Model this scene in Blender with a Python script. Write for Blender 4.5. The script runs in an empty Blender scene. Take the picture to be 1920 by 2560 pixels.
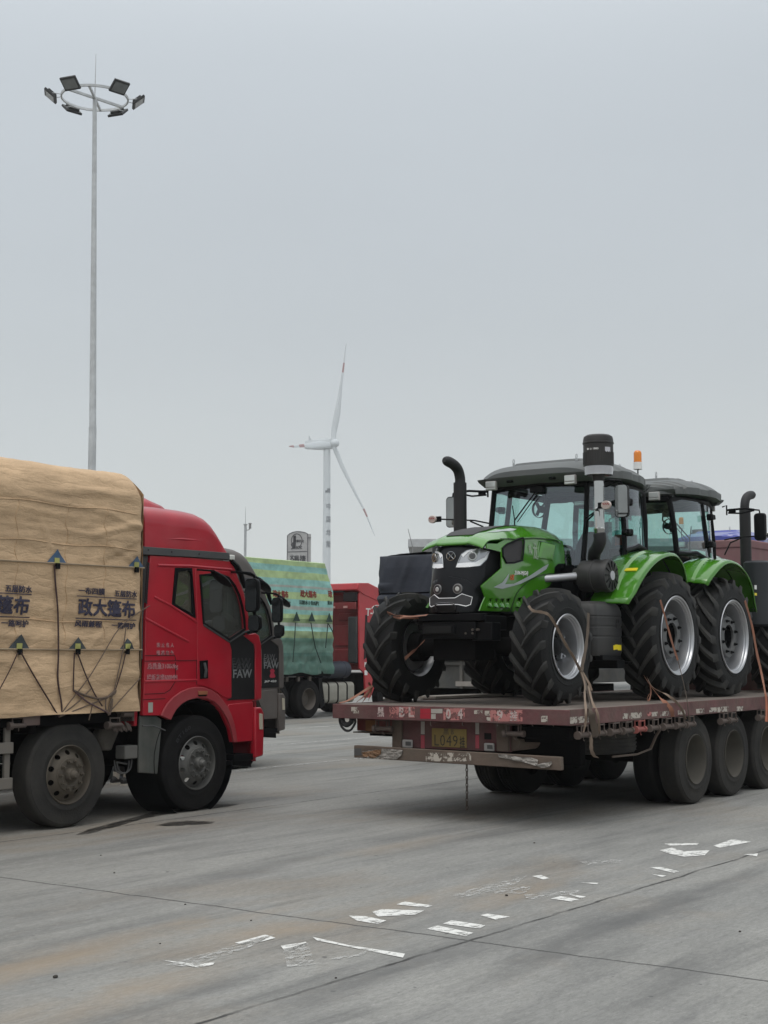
import bpy, bmesh, math, random
from mathutils import Vector, Matrix, noise
from mathutils.geometry import tessellate_polygon, delaunay_2d_cdt
R = math.radians
random.seed(7)
sc = bpy.context.scene
col = sc.collection

# ---------------------------------------------------------------- camera, sky, sun, exposure
# world frame: X = the way the parked lorries and the trailer point, Y = across the bays, Z = up
FPX, PIT, PSI, CAMH = 3600.0, math.atan(352 / 3600), R(35.4), 1.8
cam_d = bpy.data.cameras.new('camera'); cam = bpy.data.objects.new('camera', cam_d); col.objects.link(cam)
cam.location = (0, 0, CAMH); cam.rotation_euler = (R(90) + PIT, 0, PSI - R(90))
cam_d.sensor_fit = 'VERTICAL'; cam_d.sensor_height = 36.0; cam_d.lens = FPX / 2560 * 36.0
cam_d.clip_start = 0.1; cam_d.clip_end = 6000
sc.camera = cam
SUN_EL, SUN_AZ = R(62), R(250)
world = bpy.data.worlds.new('World'); sc.world = world; world.use_nodes = True
nt = world.node_tree; nt.nodes.clear()
wo = nt.nodes.new('ShaderNodeOutputWorld'); bg = nt.nodes.new('ShaderNodeBackground')
sky = nt.nodes.new('ShaderNodeTexSky'); sky.sky_type = 'NISHITA'; sky.sun_disc = False
sky.sun_elevation = SUN_EL; sky.sun_rotation = SUN_AZ; sky.air_density = 1.0; sky.dust_density = 6.0
tc = nt.nodes.new('ShaderNodeTexCoord'); sx = nt.nodes.new('ShaderNodeSeparateXYZ')
rp = nt.nodes.new('ShaderNodeValToRGB')
rp.color_ramp.interpolation = 'B_SPLINE'
els = [(0.0, (5.55, 5.85, 5.75)), (0.08, (5.25, 5.55, 5.5)), (0.22, (4.62, 4.98, 5.22)), (0.36, (4.8, 5.2, 5.52)), (0.46, (5.5, 5.95, 6.3)), (0.75, (11.2, 11.5, 11.7)), (1.0, (13.2, 13.5, 13.7))]
cr = rp.color_ramp
while len(cr.elements) < len(els): cr.elements.new(0.5)
for e, (p, c) in zip(cr.elements, els): e.position = p; e.color = (c[0] / 16, c[1] / 16, c[2] / 16, 1)
sc8 = nt.nodes.new('ShaderNodeVectorMath'); sc8.operation = 'SCALE'; sc8.inputs['Scale'].default_value = 16
ns = nt.nodes.new('ShaderNodeTexNoise'); ns.inputs['Scale'].default_value = 1.15; ns.inputs['Detail'].default_value = 3
mp = nt.nodes.new('ShaderNodeMapping'); mp.inputs['Scale'].default_value = (1, 1, 3.5)
nm = nt.nodes.new('ShaderNodeMapRange'); nm.inputs['To Min'].default_value = 0.88; nm.inputs['To Max'].default_value = 1.12
sc2 = nt.nodes.new('ShaderNodeVectorMath'); sc2.operation = 'SCALE'
mx = nt.nodes.new('ShaderNodeMix'); mx.data_type = 'RGBA'; mx.inputs[0].default_value = 0.90
L = nt.links.new
L(tc.outputs['Generated'], sx.inputs[0]); L(sx.outputs['Z'], rp.inputs[0]); L(rp.outputs[0], sc8.inputs[0])
L(tc.outputs['Generated'], mp.inputs[0]); L(mp.outputs[0], ns.inputs['Vector']); L(ns.outputs[0], nm.inputs[0])
L(sc8.outputs[0], sc2.inputs[0]); L(nm.outputs[0], sc2.inputs['Scale'])
L(sky.outputs[0], mx.inputs[6]); L(sc2.outputs[0], mx.inputs[7])
L(mx.outputs[2], bg.inputs[0]); bg.inputs[1].default_value = 0.1; L(bg.outputs[0], wo.inputs[0])
sun_d = bpy.data.lights.new('sun', 'SUN'); sun_d.energy = 0.6; sun_d.angle = R(25); sun_d.color = (1, .97, .93)
sun = bpy.data.objects.new('sun', sun_d); col.objects.link(sun)
sun.rotation_euler = (R(90) - SUN_EL, 0, math.pi - SUN_AZ)
sun.location = (0, 0, 60)
sc.view_settings.view_transform = 'Standard'; sc.view_settings.look = 'None'
sc.view_settings.exposure = 0.3; sc.view_settings.gamma = 1.0
sc.cycles.max_bounces = 8; sc.cycles.transparent_max_bounces = 16; sc.cycles.sample_clamp_indirect = 4

# ---------------------------------------------------------------- measuring helpers: photo pixel -> point on a plane of the place
_c, _s = math.cos(PSI), math.sin(PSI)
def ray(px, py):
    x = (px - 960) / FPX; y = (1280 - py) / FPX
    f = math.cos(PIT) - y * math.sin(PIT); u = math.sin(PIT) + y * math.cos(PIT)
    return Vector((f * _c + x * _s, f * _s - x * _c, u))
def P(px, py, X=None, Y=None, Z=None, D=None):
    r = ray(px, py)
    if X is not None: t = X / r.x
    elif Y is not None: t = Y / r.y
    elif Z is not None: t = (Z - CAMH) / r.z
    else: t = D / math.hypot(r.x, r.y)
    p = r * t; p.z += CAMH
    return p
def PZ(ox, oy, s, pts, **k): return [P(ox + x / s, oy + y / s, **k) for x, y in pts]

# ---------------------------------------------------------------- materials
MATS = {}
def mat(name, c, rough=.5, metal=0., var=.12, vs=3., dust=0., dc=(.17, .155, .13), ds=2.5, bump=0., bs=30., coat=0., stretch=(1, 1, 1), fine=0., ior=1.45, crinkle=0., spec=.5):
    if name in MATS: return MATS[name]
    m = bpy.data.materials.new(name); m.use_nodes = True; t = m.node_tree; n = t.nodes; l = t.links.new
    b = n['Principled BSDF']; b.inputs['Roughness'].default_value = rough; b.inputs['Metallic'].default_value = metal
    b.inputs['Coat Weight'].default_value = coat; b.inputs['Specular IOR Level'].default_value = spec; b.inputs['Coat Roughness'].default_value = .08; b.inputs['IOR'].default_value = ior
    tc = n.new('ShaderNodeTexCoord'); mp = n.new('ShaderNodeMapping'); mp.inputs['Scale'].default_value = stretch
    l(tc.outputs['Object'], mp.inputs[0])
    a = n.new('ShaderNodeTexNoise'); a.inputs['Scale'].default_value = vs; a.inputs['Detail'].default_value = 6; l(mp.outputs[0], a.inputs['Vector'])
    r = n.new('ShaderNodeMapRange'); r.inputs['From Min'].default_value = .3; r.inputs['From Max'].default_value = .7
    r.inputs['To Min'].default_value = 1 - var; r.inputs['To Max'].default_value = 1 + var; l(a.outputs[0], r.inputs[0])
    v = n.new('ShaderNodeVectorMath'); v.operation = 'SCALE'; v.inputs[0].default_value = c[:3]; l(r.outputs[0], v.inputs['Scale'])
    out = v.outputs[0]
    if fine:
        f = n.new('ShaderNodeTexNoise'); f.inputs['Scale'].default_value = 90; f.inputs['Detail'].default_value = 3; l(mp.outputs[0], f.inputs['Vector'])
        fr = n.new('ShaderNodeMapRange'); fr.inputs['From Min'].default_value = .3; fr.inputs['From Max'].default_value = .7
        fr.inputs['To Min'].default_value = 1 - fine; fr.inputs['To Max'].default_value = 1 + fine; l(f.outputs[0], fr.inputs[0])
        v2 = n.new('ShaderNodeVectorMath'); v2.operation = 'SCALE'; l(out, v2.inputs[0]); l(fr.outputs[0], v2.inputs['Scale']); out = v2.outputs[0]
    if dust:
        d = n.new('ShaderNodeTexNoise'); d.inputs['Scale'].default_value = ds; d.inputs['Detail'].default_value = 8; d.inputs['Roughness'].default_value = .65
        l(tc.outputs['Object'], d.inputs['Vector'])
        q = n.new('ShaderNodeMapRange'); q.inputs['From Min'].default_value = .38; q.inputs['From Max'].default_value = .68
        q.inputs['To Min'].default_value = dust * .25; q.inputs['To Max'].default_value = dust; l(d.outputs[0], q.inputs[0])
        x = n.new('ShaderNodeMix'); x.data_type = 'RGBA'; l(q.outputs[0], x.inputs[0]); l(out, x.inputs[6]); x.inputs[7].default_value = (*dc, 1); out = x.outputs[2]
        rr = n.new('ShaderNodeMix'); rr.data_type = 'FLOAT'; l(q.outputs[0], rr.inputs[0]); rr.inputs[2].default_value = rough; rr.inputs[3].default_value = .9
        l(rr.outputs[0], b.inputs['Roughness'])
    l(out, b.inputs['Base Color'])
    if bump:
        g = n.new('ShaderNodeTexNoise'); g.inputs['Scale'].default_value = bs; g.inputs['Detail'].default_value = 5; l(mp.outputs[0], g.inputs['Vector'])
        u = n.new('ShaderNodeBump'); u.inputs['Strength'].default_value = bump; u.inputs['Distance'].default_value = .02
        l(g.outputs[0], u.inputs['Height']); l(u.outputs[0], b.inputs['Normal'])
        if crinkle:      # sharp small folds of old cloth
            vo = n.new('ShaderNodeTexVoronoi'); vo.feature = 'DISTANCE_TO_EDGE'; vo.inputs['Scale'].default_value = 2.6; ww = n.new('ShaderNodeTexNoise'); ww.inputs['Scale'].default_value = 3; ww.inputs['Detail'].default_value = 6; l(mp.outputs[0], ww.inputs['Vector'])
            va = n.new('ShaderNodeVectorMath'); va.operation = 'ADD'; l(mp.outputs[0], va.inputs[0]); l(ww.outputs['Color'], va.inputs[1]); l(va.outputs[0], vo.inputs['Vector'])
            pw = n.new('ShaderNodeMath'); pw.operation = 'POWER'; pw.inputs[1].default_value = .5; l(vo.outputs['Distance'], pw.inputs[0])
            u2 = n.new('ShaderNodeBump'); u2.inputs['Strength'].default_value = crinkle; u2.inputs['Distance'].default_value = .03; l(pw.outputs[0], u2.inputs['Height']); l(u.outputs[0], u2.inputs['Normal']); l(u2.outputs[0], b.inputs['Normal'])
    MATS[name] = m; return m
def glass_mat(name, tint, refl=.06, rough=.02, dirt=0.):
    m = bpy.data.materials.new(name); m.use_nodes = True; t = m.node_tree; n = t.nodes; l = t.links.new; n.clear()
    o = n.new('ShaderNodeOutputMaterial'); tr = n.new('ShaderNodeBsdfTransparent'); tr.inputs[0].default_value = (*tint, 1)
    g = n.new('ShaderNodeBsdfGlossy'); g.inputs['Roughness'].default_value = rough; g.inputs[0].default_value = (.9, .95, 1, 1)
    f = n.new('ShaderNodeLayerWeight'); f.inputs[0].default_value = .5; pw = n.new('ShaderNodeMath'); pw.operation = 'POWER'; pw.inputs[1].default_value = 4; l(f.outputs['Facing'], pw.inputs[0])
    a = n.new('ShaderNodeMath'); a.operation = 'MULTIPLY_ADD'; a.inputs[1].default_value = .7; a.inputs[2].default_value = refl; l(pw.outputs[0], a.inputs[0])
    mxn = n.new('ShaderNodeMixShader'); l(a.outputs[0], mxn.inputs[0]); l(tr.outputs[0], mxn.inputs[1]); l(g.outputs[0], mxn.inputs[2]); last = mxn
    if dirt:
        df = n.new('ShaderNodeBsdfDiffuse'); df.inputs[0].default_value = (.3, .29, .26, 1); m2 = n.new('ShaderNodeMixShader'); m2.inputs[0].default_value = dirt
        l(mxn.outputs[0], m2.inputs[1]); l(df.outputs[0], m2.inputs[2]); last = m2
    l(last.outputs[0], o.inputs[0]); MATS[name] = m; return m

# ---------------------------------------------------------------- mesh helpers
ORG = {}; XF = [None]
def tag(o, label=None, cat=None, group=None, kind=None):
    if label: o['label'] = label
    if cat: o['category'] = cat
    if group: o['group'] = group
    if kind: o['kind'] = kind
    return o
def thing(name, org=(0, 0, 0), label=None, cat=None, group=None):
    o = bpy.data.objects.new(name, None); col.objects.link(o); o.location = org; o.empty_display_size = .3
    ORG[o.name] = Vector(org); return tag(o, label, cat, group)
def orgof(p):
    while p.parent: p = p.parent
    return ORG.get(p.name, Vector((0, 0, 0)))
def link_part(o, parent, me, org=None):
    if parent is not None:
        off = orgof(parent); me.transform(Matrix.Translation(-off)); o.parent = parent
    elif org is not None:
        org = Vector(org); me.transform(Matrix.Translation(-org)); o.location = org
    col.objects.link(o); return o
def base_of(me):
    xs = [v.co for v in me.vertices]
    if not xs: return Vector((0, 0, 0))
    return Vector(((min(c.x for c in xs) + max(c.x for c in xs)) / 2, (min(c.y for c in xs) + max(c.y for c in xs)) / 2, min(c.z for c in xs)))
class MB:
    def __init__(s): s.v = []; s.f = []; s.mi = []; s.cur = 0
    def add(s, v, f):
        k = len(s.v); s.v += [tuple(p) for p in v]; s.f += [tuple(i + k for i in q) for q in f]; s.mi += [s.cur] * len(f); return s
    def bx(s, x0, x1, y0, y1, z0, z1):
        v = [(x, y, z) for x in (x0, x1) for y in (y0, y1) for z in (z0, z1)]
        return s.add(v, [(0, 1, 3, 2), (4, 6, 7, 5), (0, 4, 5, 1), (2, 3, 7, 6), (0, 2, 6, 4), (1, 5, 7, 3)])
    def obx(s, c, ex, ey, ez):      # oriented box from half-axis vectors
        c = Vector(c); ex = Vector(ex); ey = Vector(ey); ez = Vector(ez)
        v = [c + ex * a + ey * b + ez * d for a in (-1, 1) for b in (-1, 1) for d in (-1, 1)]
        return s.add(v, [(0, 1, 3, 2), (4, 6, 7, 5), (0, 4, 5, 1), (2, 3, 7, 6), (0, 2, 6, 4), (1, 5, 7, 3)])
    def cyl(s, p0, p1, r0, r1=None, n=16, caps=True):
        p0 = Vector(p0); p1 = Vector(p1); r1 = r0 if r1 is None else r1
        d = (p1 - p0).normalized(); a = d.orthogonal().normalized(); b = d.cross(a)
        v = [p + (a * math.cos(2 * math.pi * i / n) + b * math.sin(2 * math.pi * i / n)) * r for p, r in ((p0, r0), (p1, r1)) for i in range(n)]
        f = [(i, (i + 1) % n, n + (i + 1) % n, n + i) for i in range(n)]
        if caps: f += [tuple(range(n))[::-1], tuple(range(n, 2 * n))]
        return s.add(v, f)
    def tube(s, pts, r, n=8, closed=False, caps=True):
        pts = [Vector(p) for p in pts]; m = len(pts); rs = r if isinstance(r, (list, tuple)) else [r] * m
        rings = []; a = None
        for i in range(m):
            if closed: d = pts[(i + 1) % m] - pts[i - 1]
            else: d = pts[min(i + 1, m - 1)] - pts[max(i - 1, 0)]
            d.normalize()
            a = d.orthogonal().normalized() if a is None else (a - d * a.dot(d)).normalized()
            b = d.cross(a)
            rings.append([pts[i] + (a * math.cos(2 * math.pi * k / n) + b * math.sin(2 * math.pi * k / n)) * rs[i] for k in range(n)])
        return s.loft(rings, True, caps and not closed, closed)
    def loft(s, rings, ring_closed=True, caps=True, closed=False):
        n = len(rings[0]); m = len(rings); v = [p for r in rings for p in r]; f = []
        for i in range(m if closed else m - 1):
            j = (i + 1) % m
            for k in range(n if ring_closed else n - 1):
                q = (k + 1) % n; f.append((i * n + k, i * n + q, j * n + q, j * n + k))
        if caps: f += [tuple(range(n))[::-1], tuple(range((m - 1) * n, m * n))]
        return s.add(v, f)
    def grid(s, fn, nu, nv):
        v = [fn(i / nu, j / nv) for i in range(nu + 1) for j in range(nv + 1)]; w = nv + 1
        return s.add(v, [(i * w + j, (i + 1) * w + j, (i + 1) * w + j + 1, i * w + j + 1) for i in range(nu) for j in range(nv)])
    def lathe(s, prof, c, axis='y', n=40, a0=0., a1=2 * math.pi):      # prof: (radius, offset along axis)
        c = Vector(c); full = abs(a1 - a0 - 2 * math.pi) < 1e-6; m = n if full else n + 1; rings = []
        for i in range(m):
            t = a0 + (a1 - a0) * i / n; ring = []
            for r, h in prof:
                if axis == 'y': ring.append(c + Vector((r * math.cos(t), h, r * math.sin(t))))
                elif axis == 'x': ring.append(c + Vector((h, r * math.cos(t), r * math.sin(t))))
                else: ring.append(c + Vector((r * math.cos(t), r * math.sin(t), h)))
            rings.append(ring)
        return s.loft(rings, False, False, full)
    def plate(s, outer, holes, fn, t):       # flat panel with holes in 2D; fn(a,b,h)->3D; thickness t
        loops = [list(outer)] + [list(h) for h in holes]
        vs = [[Vector((p[0], p[1], 0)) for p in q] for q in loops]
        tri = tessellate_polygon(vs); flat = [p for q in loops for p in q]; n = len(flat)
        v = [fn(p[0], p[1], 0) for p in flat] + [fn(p[0], p[1], t) for p in flat]
        f = [tuple(q) for q in tri] + [tuple(i + n for i in q)[::-1] for q in tri]
        k = 0
        for q in loops:
            m = len(q)
            for i in range(m): a = k + i; b = k + (i + 1) % m; f.append((a, b, b + n, a + n))
            k += m
        return s.add(v, f)
    def prism(s, pts, axis, a, b):
        fn = {'x': lambda p, q, h: (a + h, p, q), 'y': lambda p, q, h: (p, a + h, q), 'z': lambda p, q, h: (p, q, a + h)}[axis]
        return s.plate(pts, [], fn, b - a)
    def conf(s, poly, fn, step, t=.004, holes=()):     # polygon laid on a curved surface fn(a,b,h)
        loops = []
        for q in [poly] + list(holes):
            o = []
            for i in range(len(q)):
                p0 = q[i]; p1 = q[(i + 1) % len(q)]; d = math.hypot(p1[0] - p0[0], p1[1] - p0[1]); k = max(1, int(d / step))
                o += [(p0[0] + (p1[0] - p0[0]) * j / k, p0[1] + (p1[1] - p0[1]) * j / k) for j in range(k)]
            loops.append(o)
        vs = [Vector(p) for o in loops for p in o]; fs = []; k = 0
        for o in loops: fs.append(list(range(k, k + len(o)))); k += len(o)
        x0 = min(p[0] for p in poly); x1 = max(p[0] for p in poly); y0 = min(p[1] for p in poly); y1 = max(p[1] for p in poly)
        def inside(p, q):
            c = False
            for i in range(len(q)):
                a, b = q[i], q[i - 1]
                if (a[1] > p[1]) != (b[1] > p[1]) and p[0] < (b[0] - a[0]) * (p[1] - a[1]) / (b[1] - a[1]) + a[0]: c = not c
            return c
        gx = int((x1 - x0) / step); gy = int((y1 - y0) / step)
        for i in range(1, gx + 1):
            for j in range(1, gy + 1):
                p = (x0 + i * step + (j % 2) * step * .3, y0 + j * step)
                if inside(p, poly): vs.append(Vector(p))
        ed = []
        for q in fs: ed += [(q[i], q[(i + 1) % len(q)]) for i in range(len(q))]
        ov, oe, of, *_ = delaunay_2d_cdt(vs, ed, [], 0, 1e-6)
        fin = []
        for q in of:
            cx = sum(ov[i].x for i in q) / len(q); cy = sum(ov[i].y for i in q) / len(q)
            if inside((cx, cy), poly) and not any(inside((cx, cy), h) for h in holes): fin.append(tuple(q))
        n = len(ov); v = [fn(p.x, p.y, t) for p in ov] + [fn(p.x, p.y, 0) for p in ov]
        f = list(fin) + [tuple(i + n for i in q)[::-1] for q in fin]
        cnt = {}
        for q in fin:
            for i in range(len(q)): e = (q[i], q[(i + 1) % len(q)]); cnt[e] = 1
        for a, b in list(cnt):
            if (b, a) not in cnt: f.append((b, a, a + n, b + n))
        return s.add(v, f)
    def build(s, name, m, parent=None, smooth=38, bevel=0., org='base', seg=2, fix=True):
        if XF[0]: s.v = [XF[0](Vector(p)) for p in s.v]
        me = bpy.data.meshes.new(name); me.from_pydata([tuple(p) for p in s.v], [], s.f)
        ms = m if isinstance(m, (list, tuple)) else [m]
        for q in ms:
            if q: me.materials.append(q)
        if len(ms) > 1: me.polygons.foreach_set('material_index', s.mi)
        me.validate()
        if fix:
            bm = bmesh.new(); bm.from_mesh(me); bmesh.ops.recalc_face_normals(bm, faces=bm.faces); bm.to_mesh(me); bm.free()
        if smooth:
            me.shade_smooth(); me.set_sharp_from_angle(angle=R(smooth))
        o = bpy.data.objects.new(name, me)
        if parent is None: link_part(o, None, me, base_of(me) if org == 'base' else org)
        else: link_part(o, parent, me)
        if bevel:
            b = o.modifiers.new('bevel', 'BEVEL'); b.width = bevel; b.segments = seg; b.limit_method = 'ANGLE'; b.angle_limit = R(40); b.harden_normals = False
        return o
def text(s, size, O, Rv, Uv, m, name='lettering', parent=None, bold=0., ex=.0015, align='CENTER', sxy=(1, 1), spacing=1., surf=None, shear=0., fit=None, em=0.):
    c = bpy.data.curves.new('t', 'FONT'); c.body = s; c.size = 1 if fit else size; c.offset = bold; c.extrude = ex; c.align_x = align; c.align_y = 'CENTER'; c.space_character = spacing; c.shear = shear; c.resolution_u = 2
    o = bpy.data.objects.new('t', c); col.objects.link(o); dg = bpy.context.evaluated_depsgraph_get()
    me = bpy.data.meshes.new_from_object(o.evaluated_get(dg)); bpy.data.objects.remove(o); bpy.data.curves.remove(c)
    if fit:      # scale the lettering to a measured width and height
        x0, x1 = min(v.co.x for v in me.vertices), max(v.co.x for v in me.vertices); y0, y1 = min(v.co.y for v in me.vertices), max(v.co.y for v in me.vertices)
        for v in me.vertices: v.co = Vector(((v.co.x - (x0 + x1) / 2) * fit[0] / (x1 - x0), (v.co.y - (y0 + y1) / 2) * fit[1] / (y1 - y0), v.co.z))
    if em:      # heavier strokes: shifted copies of the same outlines, each a hair higher
        vs = [v.co.copy() for v in me.vertices]; fs = [tuple(p.vertices) for p in me.polygons]; n = len(vs); V = []; F = []
        for k, (a, b) in enumerate(((0, 0), (em, 0), (0, em), (em, em), (em / 2, em / 2))): V += [(v.x + a - em / 2, v.y + b - em / 2, v.z + k * .00025) for v in vs]; F += [tuple(i + k * n for i in f) for f in fs]
        me = bpy.data.meshes.new('t'); me.from_pydata(V, [], F)
    O = Vector(O); Rv = Vector(Rv).normalized(); Uv = Vector(Uv).normalized(); N = Rv.cross(Uv)
    if surf:
        bm = bmesh.new(); bm.from_mesh(me)
        for _ in range(4):
            es = [e for e in bm.edges if e.calc_length() > surf[1]]
            if not es: break
            bmesh.ops.subdivide_edges(bm, edges=es, cuts=1)
            bmesh.ops.triangulate(bm, faces=[f for f in bm.faces if len(f.verts) > 4])
        bm.to_mesh(me); bm.free()
    for v in me.vertices:
        p = O + Rv * v.co.x * sxy[0] + Uv * v.co.y * sxy[1]
        h = v.co.z + ex
        v.co = surf[0](p, h) if surf else p + N * h
    me.materials.clear(); me.materials.append(m)
    o = bpy.data.objects.new(name, me)
    return link_part(o, parent, me, base_of(me) if parent is None else None)
def kids(o): return [c for c in bpy.data.objects if c.parent == o]
def copy_tree(o, parent=None, mm=None, skip=(), _k=None):
    if _k is None:
        _k = {}
        for c in bpy.data.objects:
            if c.parent: _k.setdefault(c.parent.name, []).append(c)
    c = o.copy(); col.objects.link(c); c.parent = parent
    if mm and c.type == 'MESH':
        for sl in c.material_slots:
            if sl.material and sl.material.name in mm:
                k = sl.material.name; sl.link = 'OBJECT'; sl.material = mm[k]
    for ch in _k.get(o.name, []):
        if ch.name.split('.')[0] not in skip: copy_tree(ch, c, mm, skip, _k)
    return c
def arc(cx, cy, r, a0, a1, n): return [(cx + r * math.cos(R(a0 + (a1 - a0) * i / n)), cy + r * math.sin(R(a0 + (a1 - a0) * i / n))) for i in range(n + 1)]
def spline(pts, k=6):
    pts = [Vector(p) for p in pts]; out = []
    for i in range(len(pts) - 1):
        p0 = pts[max(i - 1, 0)]; p1 = pts[i]; p2 = pts[i + 1]; p3 = pts[min(i + 2, len(pts) - 1)]
        for j in range(k):
            t = j / k; out.append(.5 * ((2 * p1) + (p2 - p0) * t + (2 * p0 - 5 * p1 + 4 * p2 - p3) * t * t + (3 * p1 - p0 - 3 * p2 + p3) * t ** 3))
    out.append(pts[-1]); return out
def rrect(x0, x1, z0, z1, r, n=4):
    return arc(x1 - r, z1 - r, r, 0, 90, n) + arc(x0 + r, z1 - r, r, 90, 180, n) + arc(x0 + r, z0 + r, r, 180, 270, n) + arc(x1 - r, z0 + r, r, 270, 360, n)
def smooth_poly(p, k=3):
    n = len(p); o = []
    for i in range(n):
        p0, p1, p2, p3 = [Vector(p[(i + d) % n]) for d in (-1, 0, 1, 2)]
        for j in range(k):
            t = j / k; q = .5 * ((2 * p1) + (p2 - p0) * t + (2 * p0 - 5 * p1 + 4 * p2 - p3) * t * t + (3 * p1 - p0 - 3 * p2 + p3) * t ** 3); o.append((q.x, q.y))
    return o

# palette
RUB = mat('tyre_rubber', (.006, .006, .007), .75, dust=.5, dc=(.028, .027, .025), bump=.25, bs=60, spec=.12)
LUGM = mat('tyre_lugs', (.022, .023, .024), .7, dust=.7, dc=(.060, .058, .052), ds=5, bump=.2, bs=60, spec=.25)
RUBN = mat('new_tyre_rubber', (.006, .0065, .007), .55, dust=.3, dc=(.018, .018, .017), bump=.2, bs=60, spec=.25)
RUBD = mat('dusty_tyre_rubber', (.022, .022, .022), .85, dust=.8, dc=(.055, .051, .045), bump=.25, bs=50, spec=.2)
BLK = mat('black_plastic', (.0035, .004, .005), .42, dust=.12, dc=(.016, .016, .016), spec=.14)
BLKG = mat('gloss_black', (.010, .010, .011), .25, coat=.6, dust=.08)
CHAS = mat('chassis_grime', (.004, .004, .0045), .8, dust=.3, dc=(.014, .013, .012), spec=.06)
STEEL = mat('dirty_steel', (.11, .10, .09), .6, .4, dust=.6, dc=(.11, .09, .07))
GALV = mat('galvanised_paint', (.42, .44, .45), .5, .1, dust=.1)
CHROME = mat('chrome', (.50, .51, .51), .14, 1., var=.05)
SILV = mat('silver_rim_paint', (.50, .51, .53), .3, .75, var=.06, dust=.15)
GRIM = mat('grey_rim_paint', (.11, .115, .12), .4, .45, var=.08, dust=.2)
RED = mat('red_cab_paint', (.38, .006, .020), .34, dust=.09, dc=(.26, .13, .12), coat=.35, ds=1.6)
REDF = mat('faded_red_paint', (.30, .022, .034), .55, dust=.35, dc=(.22, .11, .10), ds=3)
BRN = mat('brown_cab_paint', (.10, .088, .082), .5, dust=.3, dc=(.19, .17, .15), coat=.1)
GRN = mat('green_tractor_paint', (.050, .215, .008), .18, var=.05, coat=1., dust=.02, dc=(.15, .2, .12))
BLU = mat('blue_tractor_paint', (.03, .045, .30), .3, var=.05, coat=.8)
DGREY = mat('dark_grey_trim', (.055, .058, .062), .6, dust=.3)
ROOFG = mat('grey_cab_roof', (.098, .108, .108), .5, var=.06, dust=.12)
WHITE = mat('white_paint', (.72, .72, .70), .5, dust=.1)
WORNW = mat('worn_white_paint', (.55, .50, .48), .7, var=.3, vs=20)
AMB = mat('amber_lens', (.75, .22, .01), .2, coat=.5)
REDL = mat('red_lens', (.35, .02, .02), .25, coat=.5)
YEL = mat('yellow_sticker', (.75, .60, .02), .5)
LAMPG = mat('lamp_glass', (.55, .57, .56), .15, .3, coat=.5)
GLS = glass_mat('cab_glass', (.52, .56, .54), .16, dirt=.12)
GLT = glass_mat('tinted_tractor_glass', (.68, .87, .84), .13)
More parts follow.
